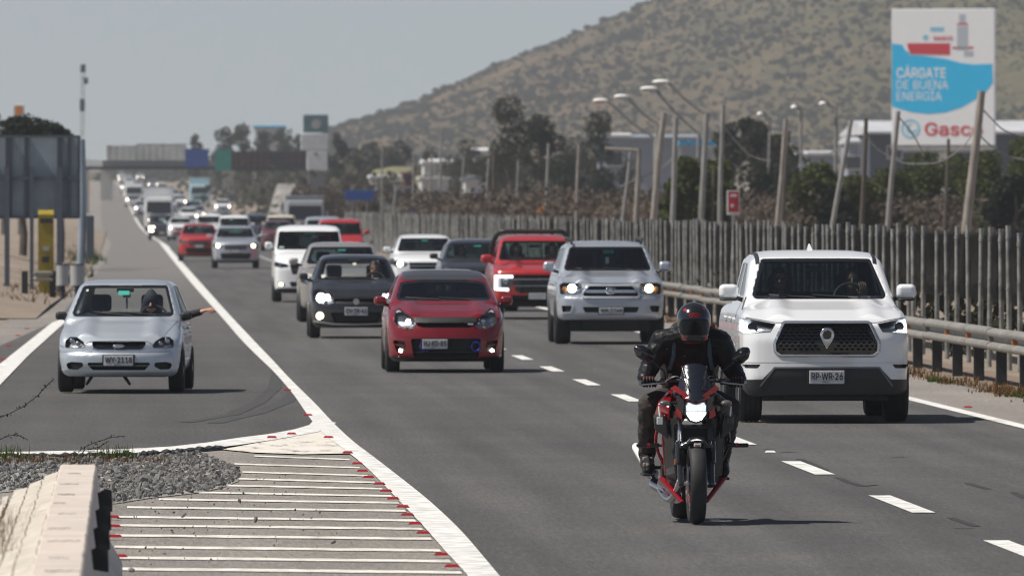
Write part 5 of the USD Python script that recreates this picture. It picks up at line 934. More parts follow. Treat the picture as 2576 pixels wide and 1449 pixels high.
# ---- red hatchback
def rio_bits(parts, fd, iso):
    for x, r, m in ((.425, .085, 'blue_ring'), (-.30, .085, 'blue_ring')):
        y = fd.yfront(x, .37); parts.append(('horn_ring', m3.Manifold.revolve(m3.CrossSection.circle(.016, 10).translate((.062, 0)), 28).rotate((90, 0, 0)).translate((x, y + .0, .37)), m, None, 40))
    y = fd.yfront(.33, .68) - .006; parts.append(('badge', rbox(.31, .39, y - .008, y + .004, .675, .70, .003), 'chrome', None, False))
    for x, m in ((-.06, 'paper_yellow'), (.08, 'paper_white')):
        for dx, dz, r in ((0, 0, .035), (.02, .05, .022), (-.025, .045, .016)): parts.append(('hanging_toy', m3.Manifold.sphere(1, 10).scale((r, .015, r * 1.2)).translate((x + dx, 1.62 + dx, 1.17 + dz)), m, None, 40))
pm('paper_yellow', (.65, .42, .12), .6); pm('roof_wrap', (.045, .045, .05), .35, coat=.3); pm('sun_roof', (.06, .09, .16), .08, coat=1.0)
ARCH['rio'] = dict(W=.86, L=4.05, H=1.47, R=.305, tw=.20, wheels=(.80, 3.37), h=.027, zmin=.13, under=.17,
    side_low=[(.10, .15), (.0, .24), (.0, .50), (.04, .62), (.09, .72), (.16, .785), (.40, .87), (.75, .95), (1.05, .995), (3.2, 1.0), (3.9, .98), (4.05, .6), (3.9, .3), (3.0, .2)],
    front_low=[(.72, .14), (.82, .2), (.855, .42), (.86, .62), (.845, .80), (.79, .92), (.68, 1.0), (.35, 1.06)], plan=[(.35, -.25), (.56, -.02), (.72, .16), (.82, .40), (.855, .7), (.86, 1.5), (.855, 3.5), (.80, 3.95), (.5, 4.05)], c_low=.25, k_low=.09,
    side_cab=[(.75, .88), (1.0, 1.0), (1.85, 1.37), (2.2, 1.455), (2.8, 1.465), (3.4, 1.40), (3.9, 1.0), (3.85, .85)], front_cab=[(.79, .75), (.78, .97), (.72, 1.12), (.63, 1.35), (.56, 1.42), (.38, 1.46), (.15, 1.47)], c_cab=.18, k_cab=.10,
    ws=[(-.69, 1.012), (-.60, 1.27), (-.3, 1.302), (.3, 1.302), (.60, 1.27), (.69, 1.012)], ws_y=2.2, side_win=[[(1.45, 1.02), (2.05, 1.33), (2.4, 1.38), (2.4, 1.02)], [(2.48, 1.02), (2.48, 1.38), (3.0, 1.36), (3.3, 1.10)]], rw=[(-.56, 1.1), (-.48, 1.36), (.48, 1.36), (.56, 1.1)], rw_y=3.1, cavity=(1.0, 3.85), zfloor=.45, seat=(.53, 1.95), seat_x=.36, dash=(1.08, 1.0), rearview=(1.70, 1.24), mirror=(.81, .99, .945, 1.075, 1.38), tint='dark_tint', tint2='tinted', yF=.95,
    lamps=[([(-.71, .865), (-.66, .90), (-.56, .84), (-.42, .735), (-.43, .645), (-.53, .59), (-.69, .66), (-.735, .72)], [(-.53, .725, .035, {-1: 'glow_white', 1: 'chrome'}), (-.47, .695, .022, 'chrome'), (-.55, .625, .03, 'fog_amber')], {'r': .03, 'refl': 'reflector', 'drl': [([(-.70, .855), (-.66, .885), (-.57, .83), (-.57, .815), (-.655, .862), (-.69, .84)], 'lamp_white')]})],
    cuts=[([(-.42, .70), (.42, .70), (.40, .66), (.32, .635), (-.32, .635), (-.40, .66)], 'grille', 'gloss_black', .05, False, .015), ([(-.50, .483), (.50, .483), (.46, .23), (.38, .19), (-.38, .19), (-.46, .23)], 'air_intake', 'rubber', .08, False, .03), ([(-.75, .465), (-.58, .44), (-.565, .33), (-.62, .285), (-.70, .30)], 'fog_recess', 'black_plastic', .06, True)],
    skins=[([(-.46, .785), (.46, .785), (.43, .702), (-.43, .702)], 'bonnet_guard', 'black_plastic', .014, -.03, False, .02), ([(-.80, .24), (-.45, .20), (.45, .20), (.80, .24), (.74, .145), (-.74, .145)], 'front_lip', 'gloss_black', .012, -.05, False, .02), (line2([(-.735, .40), (-.585, .385)], .016), 'fog_slat', 'PAINT', -.02, -.05, True), (line2([(-.48, .36), (.48, .36)], .012).union(line2([(-.47, .29), (.47, .29)], .012)), 'intake_slat', 'black_plastic', -.03, -.06, False)],
    grooves=[([(-.735, .985), (-.70, .93)], .009), ([(-.65, .905), (-.43, .74)], .009)], side_grooves=[([(1.3, .99), (1.25, .6), (1.28, .3)], .010), ([(2.44, .99), (2.44, .28)], .010)],
    plate=(-.335, .02, .34, .472, 'HJ·KD·85'), bulge=[(.48, .25, 1.0, (.735, .93), .085)], extra=[rio_bits], stickers=[], yS=.95)
ARCH['rio']['extra'].append(lambda parts, fd, iso: parts.append(('roof_wrap', (m3.Manifold.cube((1.14, 1.9, 1)).translate((-.57, 1.60, 1.305)) ^ iso(.003)) - iso(-.02), 'roof_wrap', None, 35)))
ARCH['rio']['extra'].append(lambda parts, fd, iso: parts.append(('sunroof', (m3.Manifold.cube((.86, .62, 1)).translate((-.43, 2.3, 1.40)) ^ iso(.006)) - iso(-.015), 'sun_roof', None, 35)))
ARCH['rio']['extra'].append(lambda parts, fd, iso: [parts.append(('fog_lamp', m3.Manifold.sphere(.028, 12).translate((x, fd.yfront(x, .31) + .03, .31)), 'glow_white', None, 40)) for x in (-.64, .66)])
glass('dark_tint', (.45, .50, .53))
# ---- dark grey hatchback
ARCH['swift'] = dict(W=.85, L=3.85, H=1.52, R=.30, tw=.20, wheels=(.75, 3.2), h=.029, zmin=.14, under=.19,
    side_low=[(.10, .17), (.0, .28), (.0, .52), (.03, .66), (.10, .73), (.35, .87), (.70, .98), (1.0, 1.03), (3.1, 1.03), (3.7, 1.0), (3.85, .6), (3.7, .3)],
    front_low=[(.70, .15), (.80, .24), (.85, .48), (.85, .66), (.83, .84), (.77, .96), (.66, 1.03), (.35, 1.10)], plan=[(.35, -.25), (.56, -.02), (.72, .15), (.81, .38), (.85, .7), (.85, 1.5), (.85, 3.3), (.78, 3.75), (.5, 3.85)], c_low=.24, k_low=.11,
    side_cab=[(.7, .9), (.95, 1.03), (1.65, 1.42), (1.95, 1.50), (2.7, 1.51), (3.3, 1.42), (3.75, 1.03), (3.7, .9)], front_cab=[(.78, .8), (.77, 1.0), (.72, 1.15), (.62, 1.40), (.54, 1.475), (.36, 1.51), (.15, 1.52)], c_cab=.18, k_cab=.11,
    ws=[(-.68, 1.04), (-.575, 1.40), (-.3, 1.43), (.3, 1.43), (.575, 1.40), (.68, 1.04)], ws_y=2.0, side_win=[[(1.3, 1.05), (1.85, 1.38), (2.2, 1.42), (2.2, 1.05)], [(2.28, 1.05), (2.28, 1.42), (2.8, 1.40), (3.1, 1.10)]], rw=[(-.54, 1.08), (-.46, 1.40), (.46, 1.40), (.54, 1.08)], rw_y=2.9, cavity=(.95, 3.72), zfloor=.45, seat=(.57, 1.75), seat_x=.36, dash=(1.0, 1.03), rearview=(1.55, 1.37), mirror=(.84, 1.00, 1.04, 1.16, 1.25), tint='clear_glass', tint2='clear_glass', yF=.9,
    lamps=[([(-.80, .82), (-.76, .86), (-.66, .885), (-.43, .74), (-.40, .63), (-.50, .575), (-.76, .65)], [(-.62, .72, .085, 'glow_white'), (-.50, .75, .04, 'glow_white'), (-.54, .64, .04, 'chrome')], {'r': .03})],
    cuts=[([(-.42, .71), (.42, .71), (.36, .61), (.28, .59), (-.28, .59), (-.36, .61)], 'grille', 'rubber', .05, False, .02), ([(-.46, .46), (.46, .46), (.38, .27), (-.38, .27)], 'air_intake', 'rubber', .08, False, .03), ([(-.72, .46), (-.60, .48), (-.56, .38), (-.66, .33)], 'fog_recess', 'black_plastic', .05, True, .02)],
    skins=[(line2([(-.76, .31), (-.40, .255), (0, .245), (.40, .255), (.76, .31)], .035), 'bumper_trim', 'chrome_satin', .010, -.03, False)], grooves=[([(-.72, 1.02), (-.68, .90)], .009), ([(-.64, .89), (-.42, .745), (0, .725)], .009)], side_grooves=[([(1.2, 1.02), (1.15, .6), (1.18, .3)], .010)],
    plate=(-.205, .205, .41, .555, 'CV·TK·42'), bulge=[(.46, .25, .95, (.68, .96), .085)], stickers=[(-.03, .03, 1.30, 1.34, 'paper_white'), (-.60, -.53, 1.06, 1.13, 'paper_white')], extra=[lambda parts, fd, iso: parts.append(('emblem', cyl(.055, .02, (0, fd.yfront(0, .66) + .0, .655), 'y', 20), 'chrome', None, False)), lambda parts, fd, iso: parts.append(('fog_lamp', m3.Manifold.sphere(1, 14).scale((.065, .03, .065)).translate((-.645, fd.yfront(-.645, .40), .40)), 'glow_warm', None, 40))])
# ---- silver off-roader
def runner_bits(parts, fd, iso):
    y = fd.yfront(0, .91) - .02; e = m3.Manifold.sphere(1, 20); parts.append(('emblem', (e.scale((.10, .02, .062)) - e.scale((.08, .05, .045))).translate((0, y, .915)) + e.scale((.045, .02, .055)).translate((0, y, .915)), 'chrome', None, 40))
    for sd in (-1, 1): parts.append(('roof_rail', tube([(sd * .60, 1.9, 1.72), (sd * .62, 2.05, 1.79), (sd * .62, 3.9, 1.81), (sd * .61, 4.1, 1.75)], .022, 8), 'black_plastic', None, 40))
ARCH['runner'] = dict(W=.955, L=4.75, H=1.79, R=.385, tw=.27, track=.80, wheels=(.88, 3.66), h=.029, zmin=.25, under=.22,
    side_low=[(.08, .40), (.0, .50), (.0, .78), (.04, .83), (.05, .98), (.14, 1.03), (.5, 1.15), (1.15, 1.235), (3.6, 1.23), (4.65, 1.2), (4.75, .6), (4.5, .45), (2.8, .42), (1.6, .38)],
    front_low=[(.84, .38), (.93, .46), (.95, .7), (.955, .86), (.93, 1.0), (.89, 1.10), (.82, 1.18), (.6, 1.25), (.3, 1.28)], plan=[(.40, -.25), (.60, -.05), (.80, .10), (.91, .33), (.95, .6), (.955, 1.5), (.955, 4.3), (.9, 4.75)], c_low=.18, k_low=.09,
    side_cab=[(1.0, 1.1), (1.22, 1.24), (1.95, 1.68), (2.25, 1.765), (3.6, 1.78), (4.3, 1.72), (4.62, 1.24), (4.6, 1.1)], front_cab=[(.87, .95), (.86, 1.18), (.81, 1.30), (.70, 1.64), (.62, 1.73), (.40, 1.775), (.15, 1.785)], c_cab=.15, k_cab=.09,
    ws=[(-.76, 1.25), (-.625, 1.655), (.625, 1.655), (.76, 1.25)], ws_y=2.3, side_win=[[(1.6, 1.26), (2.25, 1.62), (2.55, 1.64), (2.55, 1.26)], [(2.63, 1.26), (2.63, 1.64), (3.35, 1.63), (3.35, 1.28)], [(3.43, 1.28), (3.43, 1.63), (4.1, 1.60), (4.35, 1.30)]], rw=[(-.6, 1.28), (-.55, 1.62), (.55, 1.62), (.6, 1.28)], rw_y=4.0, cavity=(1.22, 4.6), seat=(.80, 2.15), dash=(1.3, 1.24), rearview=(1.9, 1.56), mirror=(.89, 1.10, 1.235, 1.41, 1.55), tint='dark_tint', yF=.95,
    lamps=[([(-.86, .85), (-.87, 1.02), (-.80, 1.055), (-.50, 1.04), (-.49, .88), (-.56, .845)], [(-.66, .955, .072, {-1: 'glow_white', 1: 'glow_warm'}), (-.56, .95, .03, 'chrome'), (-.78, .94, .045, 'fog_amber')], {'r': .03})],
    cuts=[([(-.37, .995), (.37, .995), (.50, .82), (-.50, .82)], 'grille', 'rubber', .06, False, .03), ([(-.49, .64), (.49, .64), (.44, .545), (-.44, .545)], 'air_intake', 'rubber', .06, False, .02), ([(-.84, .66), (-.66, .66), (-.69, .555), (-.82, .545)], 'fog_recess', 'rubber', .05, True, .02)],
    skins=[(line2([(-.43, .905), (.43, .905)], .05), 'grille_bar', 'chrome_satin', .0, -.05, False), (poly2([(-.37, .995), (.37, .995), (.50, .82), (-.50, .82)], .03).buffer(.035).difference(poly2([(-.37, .995), (.37, .995), (.50, .82), (-.50, .82)], .03)), 'grille_frame', 'PAINT', .02, -.03, False), (line2([(-.83, .535), (-.69, .545), (-.63, .66)], .025), 'fog_trim', 'PAINT', .014, -.03, True)],
    grooves=[([(-.81, 1.22), (-.80, 1.07)], .010), ([(-.50, 1.05), (0, 1.035)], .010), ([(-.94, .825), (0, .80)], .012)], side_grooves=[([(1.5, 1.22), (1.45, .8), (1.48, .5)], .010)], plate=(-.20, .21, .52, .628, 'WR·7748'), bulge=[(.48, .2, 1.15, (1.0, 1.19), .11)], extra=[runner_bits, doors((2.2, 1.02))], stickers=[(-.06, .12, 1.545, 1.60, 'tag_teal'), (-.03, .03, 1.37, 1.48, 'paper_white')])
# ---- red pickup
def ranger_bits(parts, fd, iso):
    pts = [(-.86, 4.0, 1.25), (-.83, 3.8, 1.5), (-.72, 3.55, 1.76), (-.58, 3.4, 1.825), (.58, 3.4, 1.825), (.72, 3.55, 1.76), (.83, 3.8, 1.5), (.86, 4.0, 1.25)]; parts.append(('sports_bar', tube(PchipInterpolator(np.arange(8), np.array(pts), axis=0)(np.linspace(0, 7, 40)), .05, 10), 'black_plastic', None, 40))
GRR = [(-.50, .93), (.50, .93), (.46, .60), (.36, .55), (-.36, .55), (-.46, .60)]
ARCH['ranger'] = dict(W=.96, L=5.37, H=1.80, R=.39, tw=.26, track=.81, wheels=(.92, 4.19), h=.032, zmin=.25, under=.26,
    side_low=[(.05, .34), (.0, .48), (.0, .90), (.05, 1.0), (.12, 1.04), (.6, 1.13), (1.2, 1.20), (3.6, 1.20), (3.7, 1.22), (5.3, 1.24), (5.37, .6), (5.2, .45), (3.0, .42), (1.6, .36)], front_low=[(.82, .30), (.92, .42), (.955, .7), (.96, .92), (.93, 1.06), (.86, 1.15), (.6, 1.22), (.3, 1.25)], plan=[(.42, -.25), (.62, -.05), (.82, .10), (.92, .32), (.955, .6), (.96, 1.5), (.96, 5.0), (.92, 5.37)], c_low=.16, k_low=.09,
    side_cab=[(1.0, 1.1), (1.25, 1.2), (2.0, 1.67), (2.35, 1.765), (3.1, 1.78), (3.5, 1.72), (3.72, 1.2), (3.7, 1.1)], front_cab=[(.87, .95), (.86, 1.15), (.80, 1.30), (.73, 1.62), (.66, 1.72), (.42, 1.775), (.15, 1.785)], c_cab=.15, k_cab=.09,
    ws=[(-.77, 1.225), (-.655, 1.63), (.655, 1.63), (.77, 1.225)], ws_y=2.4, side_win=[[(1.65, 1.24), (2.3, 1.58), (2.6, 1.60), (2.6, 1.24)], [(2.7, 1.24), (2.7, 1.60), (3.2, 1.58), (3.4, 1.28)]], rw=[(-.6, 1.28), (-.55, 1.58), (.55, 1.58), (.6, 1.28)], rw_y=3.3, cavity=(1.25, 3.66), seat=(.80, 2.2), dash=(1.35, 1.21), rearview=(1.95, 1.52), mirror=(.88, 1.13, 1.165, 1.345, 1.6), tint2='windscreen', yF=.95, rear_seat=False,
    lamps=[([(-.90, .60), (-.90, .93), (-.50, .93), (-.50, .80), (-.58, .58)], [(-.66, .80, .05, 'reflector')], {'r': .03, 'refl': 'smoked_reflector', 'drl': [([(-.90, .60), (-.90, .925), (-.50, .925), (-.50, .865), (-.83, .865), (-.83, .655), (-.60, .65), (-.60, .59)], 'glow_drl')]})],
    cuts=[(GRR, 'grille', 'gloss_black', .06, False, .02), ([(-.55, .50), (.55, .50), (.50, .34), (-.50, .34)], 'air_intake', 'rubber', .06, False, .02)], skins=[([(-.52, .80), (.52, .80), (.52, .72), (-.52, .72)], 'grille_bar', 'gloss_black', .01, -.06, False), (line2([(-.52, .835), (.52, .835)], .014).union(line2([(-.50, .70), (.50, .70)], .012)), 'grille_slat', 'chrome_satin', .0, -.05, False), ([(-.9, .30), (.9, .30), (.80, .36), (-.80, .36)], 'lower_bumper', 'black_plastic', .008, -.05, False)],
    grooves=[([(-.81, 1.19), (-.80, .95)], .010), ([(-.80, .95), (0, .95)], .010)], side_grooves=[([(1.5, 1.19), (1.45, .8), (1.48, .5)], .010)], plate=(-.18, .18, .42, .55, ''), extra=[ranger_bits], stickers=[], bulge=[(.45, .2, 1.2, (1.0, 1.15), .10)])
# ---- white van
ARCH['partner'] = dict(W=.91, L=4.4, H=1.93, R=.32, tw=.21, wheels=(.85, 3.6), h=.034, zmin=.18, under=.22,
    side_low=[(.10, .22), (.0, .34), (.0, .80), (.05, .96), (.15, 1.03), (.5, 1.18), (.85, 1.27), (4.3, 1.3), (4.4, .6), (4.2, .3)], front_low=[(.78, .2), (.88, .32), (.91, .6), (.91, .9), (.88, 1.08), (.80, 1.22), (.55, 1.30), (.3, 1.33)], plan=[(.40, -.25), (.60, -.03), (.78, .14), (.87, .38), (.91, .7), (.91, 4.2), (.85, 4.4)], c_low=.20, k_low=.10,
    side_cab=[(.6, 1.15), (.85, 1.27), (1.45, 1.76), (1.75, 1.88), (2.4, 1.92), (4.2, 1.90), (4.38, 1.3), (4.3, 1.1)], front_cab=[(.87, 1.0), (.86, 1.25), (.83, 1.4), (.77, 1.78), (.70, 1.86), (.45, 1.915), (.15, 1.925)], c_cab=.14, k_cab=.10,
    ws=[(-.80, 1.29), (-.735, 1.735), (.735, 1.735), (.80, 1.29)], ws_y=1.9, side_win=[[(1.2, 1.3), (1.75, 1.72), (2.1, 1.74), (2.1, 1.3)]], rw=[(-.6, 1.3), (-.6, 1.75), (.6, 1.75), (.6, 1.3)], rw_y=4.0, cavity=(.9, 4.3), seat=(.90, 1.75), dash=(.95, 1.28), rearview=(1.5, 1.64), mirror=(.90, 1.09, 1.30, 1.48, 1.2), yF=.8, rear_seat=False,
    lamps=[([(-.87, .88), (-.86, 1.0), (-.55, .93), (-.50, .86), (-.70, .84)], [(-.72, .91, .035, 'chrome')], {'r': .02, 'refl': 'smoked_reflector'}), ([(-.80, .50), (-.62, .47), (-.60, .38), (-.74, .40)], [(-.70, .44, .045, 'glow_warm')], {'fog': True, 'refl': 'smoked_reflector'})],
    cuts=[([(-.50, .93), (.50, .93), (.42, .68), (-.42, .68)], 'grille', 'rubber', .05, False, .03), ([(-.50, .50), (.50, .50), (.45, .38), (-.45, .38)], 'air_intake', 'rubber', .06, False, .02)], skins=[([(-.85, .34), (.85, .34), (.78, .24), (-.78, .24)], 'lower_bumper', 'black_plastic', .008, -.05, False)], grooves=[], plate=(-.18, .18, .52, .64, ''), extra=[lambda parts, fd, iso: parts.append(('emblem', rbox(-.06, .06, fd.yfront(0, .80) - .02, fd.yfront(0, .80) + .02, .76, .86, .01), 'chrome', None, False))], stickers=[(-.11, .15, 1.68, 1.725, 'tag_teal'), (-.74, -.62, 1.31, 1.37, 'paper_white')])
# ---- generic crossover / family car for the further traffic
ARCH['suv'] = dict(W=.91, L=4.5, H=1.66, R=.345, tw=.22, wheels=(.85, 3.55), h=.036, zmin=.2, under=.22,
    side_low=[(.08, .26), (.0, .40), (.0, .78), (.05, .93), (.14, 1.0), (.5, 1.09), (1.1, 1.17), (3.8, 1.17), (4.4, 1.12), (4.5, .6), (4.3, .35)], front_low=[(.80, .24), (.88, .34), (.91, .6), (.91, .85), (.88, 1.0), (.80, 1.12), (.55, 1.19), (.3, 1.22)], plan=[(.38, -.25), (.58, -.03), (.77, .14), (.87, .38), (.91, .7), (.91, 4.0), (.82, 4.5)], c_low=.22, k_low=.10,
    side_cab=[(.85, 1.05), (1.12, 1.17), (1.85, 1.55), (2.2, 1.63), (3.3, 1.645), (4.0, 1.55), (4.4, 1.15), (4.3, 1.0)], front_cab=[(.84, .9), (.83, 1.12), (.77, 1.26), (.66, 1.52), (.58, 1.60), (.38, 1.645), (.15, 1.65)], c_cab=.16, k_cab=.10,
    ws=[(-.73, 1.18), (-.61, 1.525), (.61, 1.525), (.73, 1.18)], ws_y=2.2, side_win=[[(1.6, 1.2), (2.2, 1.5), (2.5, 1.53), (2.5, 1.2)], [(2.58, 1.2), (2.58, 1.53), (3.3, 1.52), (3.8, 1.24)]], rw=[(-.6, 1.22), (-.52, 1.5), (.52, 1.5), (.6, 1.22)], rw_y=3.7, cavity=(1.12, 4.36), seat=(.70, 2.05), dash=(1.2, 1.17), rearview=(1.8, 1.46), mirror=(.89, 1.08, 1.17, 1.30, 1.45), yF=.9,
    lamps=[([(-.86, .82), (-.87, .93), (-.74, .96), (-.46, .88), (-.50, .79), (-.72, .76)], [(-.67, .86, .075, 'glow_lamp'), (-.55, .85, .035, 'chrome')], {'r': .025})],
    cuts=[([(-.46, .90), (.46, .90), (.42, .72), (-.42, .72)], 'grille', 'rubber', .05, False, .03), ([(-.60, .58), (.60, .58), (.52, .36), (-.52, .36)], 'air_intake', 'rubber', .06, False, .03)], skins=[(line2([(-.44, .81), (.44, .81)], .022), 'grille_bar', 'chrome_satin', .0, -.04, False), ([(-.88, .30), (.88, .30), (.82, .24), (-.82, .24)], 'lower_bumper', 'black_plastic', .008, -.05, False)], grooves=[], plate=(-.18, .18, .60, .71, ''), stickers=[(-.07, .09, 1.45, 1.495, 'tag_teal')], extra=[])
pm('lamp_off', (.6, .62, .64), .2, metal=.5)
BUILT = {k: build_car(S) for k, S in ARCH.items()}
for k, (pp, fd) in BUILT.items():
    bad = [n for n, m, *_ in pp if hasattr(m, 'status') and m.status() != m3.Error.NoError]
    if bad: print('BAD', k, bad)
A = {k: v[0] for k, v in BUILT.items()}
def car(arch, px, d, pk, label, name='car', cat='car', rz=0, lamp='lamp_off', dx=0, group=None, swap=None):
    p = spot(px, d); return place_car(A[arch], name, label, cat, (p[0] + dx, p[1], p[2]), rz, pk, group, {'glow_lamp': lamp, **(swap or {})}), p
car('poer', 2081, 123.3, 'paint_white', 'large white pickup truck behind the motorcycle on the right', 'pickup_truck', 'pickup truck')
CORSA, corsa_p = car('corsa', 298, 143.6, 'paint_silver_blue', 'silver blue small hatchback alone on the exit lane at the left', rz=-3.0)
car('rio', 1122, 161, 'paint_red', 'dark red hatchback with a black roof in the middle of the road')
car('swift', 896, 203, 'paint_dark_grey', 'dark grey hatchback with lit headlamps just behind the red hatchback')
car('runner', 1537, 194, 'paint_silver', 'silver off-road car with lit headlamps left of the white pickup', cat='off-road car')
car('ranger', 1352, 237, 'paint_bright_red', 'bright red pickup truck with a black bar over its roof', 'pickup_truck', 'pickup truck')
car('suv', 863, 231, 'paint_champagne', 'grey beige car half hidden behind the dark grey hatchback')
car('partner', 779, 280, 'paint_white', 'white van in the left lane behind the grey beige car', 'van', 'van')
car('suv', 1072, 296, 'paint_white', 'white car with lit lamps left of the dark grey car in the right lane', lamp='glow_white')
car('suv', 1206, 255, 'paint_dark_grey', 'dark grey car peeping out beside the bright red pickup')
car('suv', 593, 432, 'paint_silver', 'silver car with bright headlamps beside the far red car', lamp='glow_warm')
car('suv', 501, 488, 'paint_bright_red', 'far red car left of the silver car with bright headlamps', lamp='fog_amber', dx=.0)
car('suv', 700, 600, 'paint_maroon', 'far dark red car left of the white van roof', lamp='lamp_off')
car('partner', 858, 428, 'paint_bright_red', 'red van with a cream roof behind the white van', 'van', 'van')
car('partner', 815, 520, 'paint_silver', 'silver van, only its roof showing above the white van', 'van', 'van')
car('suv', 454, 770, 'paint_white', 'far white car behind the far red car on its left', lamp='glow_far')
car('partner', 528, 720, 'paint_white', 'far white van above the far red car', 'van', 'van')
car('partner', 590, 610, 'paint_white', 'far white van right above the silver car with bright headlamps', 'van', 'van')
car('partner', 646, 690, 'paint_navy', 'far dark navy van between the silver car and the grey box truck', 'van', 'van')
car('partner', 708, 640, 'paint_cream', 'far cream coloured van in front of the grey box truck', 'van', 'van')
car('ranger', 408, 780, 'paint_navy', 'far navy pickup in front of the white truck with one lit lamp', 'pickup_truck', 'pickup truck', swap={'glow_drl': 'glow_far'})
car('suv', 475, 980, 'paint_white', 'far white car right of the white truck cab', lamp='glow_far'); car('suv', 640, 860, 'paint_grey', 'far grey car behind the dark navy van')
car('suv', 359, 1120, 'paint_silver', 'far silver car left of the white truck', lamp='glow_far'); car('suv', 345, 1330, 'paint_grey', 'tiny grey car with lit lamps behind the far silver car', lamp='glow_far'); car('suv', 318, 1760, 'paint_white', 'tiny white car with lit lamps far down the left lane', lamp='glow_far'); car('suv', 308, 2200, 'paint_white', 'tiny pale car with lit lamps almost at the bridge', lamp='glow_far'); car('suv', 300, 2600, 'paint_silver', 'tiny silver car with lit lamps, the furthest one', lamp='glow_far'); car('suv', 425, 1180, 'paint_white', 'tiny white car half hidden by the white truck', lamp='lamp_off'); car('suv', 560, 1150, 'paint_white', 'tiny white car below the green gantry panel', lamp='glow_far')
# the queue further down the road: copies of cars already placed, smaller than their parts can show
def again(src, px, d, label, group=None): p = spot(px, d); return copy_of(src, p, 0, label, group)
W_, _p = car('suv', 436, 850, 'paint_white', 'far white car between the far red car and the navy pickup', lamp='glow_far'); G_, _p = car('suv', 620, 800, 'paint_black', 'far black car right of the far white van', lamp='lamp_off'); D_, _p = car('suv', 560, 905, 'paint_silver', 'far silver car above the far white vans', lamp='glow_far')
QL = 'tiny car with lit lamps in the dense far queue of the left lane'; QR = 'tiny car in the thin far queue of the right lane'
lane = lambda X, d: VX + (X + xo(d)) * FP / d
for k, d in enumerate((960, 1040, 1090, 1210, 1390, 1470, 1560, 1660, 1860, 1980, 2090, 2320, 2450, 2720, 2850)): again((W_, D_, W_)[k % 3], lane(3.6 + .5 * (k % 3), d), d, QL, 'far queue in the left lane')
for k, d in enumerate((1020, 1110, 1240, 1420, 1540, 1700, 1900, 2150, 2400)): again((D_, G_, W_)[k % 3], lane(7.3 + .5 * (k % 2), d), d, QR, 'far queue in the right lane')
# trucks built from boxes
pm('truck_white', (.74, .75, .75), .4, var=.06, coat=.3); pm('truck_grey', (.30, .31, .33), .5, var=.1); pm('truck_cyan', (.42, .58, .62), .45)
def truck(px, d, w, h, cabm, boxm, label, boxw=None, boxh=None, length=7.0, cab=True, lamp='lamp_off', name='truck', cat='truck'):
    p = spot(px, d); t = thing(name, p, 0, label, cat); W = w / 2; hc = min(h, 2.75) if cab else 0
    if cab:
        c = m3.Manifold.batch_hull([m3.Manifold.sphere(.12, 10).translate((sx * (W - .12 - t_), y, z)) for sx in (-1, 1) for y, z, t_ in ((.12, .62, 0), (.12, 1.45, 0), (.32, hc - .12, .06), (1.9, hc - .12, .06), (1.9, .62, 0))])
        ws = poly2([(-W + .16, 1.5), (-W + .2, hc - .35), (W - .2, hc - .35), (W - .16, 1.5)], .06); pr = prism_y(ws, -.5, .6); cut = pr - c.translate((0, .05, 0)); sw = prism_x(poly2([(.45, 1.5), (.5, hc - .4), (1.3, hc - .4), (1.3, 1.5)], .04), -W - .2, W + .2) - c.scale((.96, 1, 1))
        obj('cab', c - cut - sw, cabm, t, smooth=35); g = obj('windshield', (pr ^ c.translate((0, .02, 0))) - c.translate((0, .05, 0)), 'gloss_black', t, smooth=35); obj('side_window', sw ^ c.scale((.985, 1, 1)), 'gloss_black', t)
        obj('grille', rbox(-W * .6, W * .6, -.02, .1, .85, 1.3, .03), 'rubber', t); obj('bumper', rbox(-W + .02, W - .02, -.08, .3, .38, .72, .06), cabm, t)
        for k in range(3): obj('grille_slat', bx(-W * .58, W * .58, -.045, -.023, .93 + k * .13, .97 + k * .13), 'chrome_satin', t)
        for sd in (-1, 1):
            hl = obj('headlight', rbox(sd * W * .72 - .17, sd * W * .72 + .17, -.05, .1, .76, .96, .04), 'reflector', t); obj('bulb', m3.Manifold.sphere(.08, 12).translate((sd * W * .72, -.06, .86)), lamp, hl, smooth=40)
            obj('mirror', rbox(sd * (W + .16) - .09, sd * (W + .16) + .09, .3, .42, 1.6, 2.1, .03), cabm, t); obj('door_handle', rbox(sd * W - .02, sd * W + .02, 1.3, 1.5, 1.3, 1.35, .01), 'black_plastic', t)
    bw, bh = (boxw or w) / 2, boxh or h; y0 = 2.2 if cab else 0
    obj('cargo_box', rbox(-bw, bw, y0, y0 + length, .95, bh, .04), boxm, t)
    for z in (.96, bh): obj('box_rail', cat_([bx(-bw - .01, bw + .01, y0 - .012, y0 + .02, z - .08, z + .012)]), 'galvanised', t)
    obj('chassis', bx(-bw * .5, bw * .5, .3, y0 + length, .6, .93), 'rubber', t)
    for yw in (1.0, y0 + length * .6, y0 + length * .78):
        for sd in (-1, 1): ty, ri, ba = wheel_parts(.48, .28, None, sd); o = (sd * (W - .18), yw, .48); k = obj('wheel', ty.translate(o), 'tyre', t, smooth=40); obj('rim', ri.translate(o), 'alloy', k, smooth=40)
    return t
truck(400, 900, 2.3, 2.75, 'truck_white', 'truck_white', 'far white truck with a tall cab in the left lane', boxh=3.6, lamp='glow_far'); truck(768, 720, 2.45, 3.0, 'truck_grey', 'truck_grey', 'grey box truck with a sunlit white edge above the white van', boxh=3.05); truck(337, 1300, 2.1, 2.6, 'truck_white', 'truck_white', 'far white van-like truck left of the white truck', boxh=2.7, length=4, lamp='glow_far'); truck(503, 1300, 2.3, 2.6, 'truck_cyan', 'truck_cyan', 'far pale blue truck above the far white van', boxh=3.4)
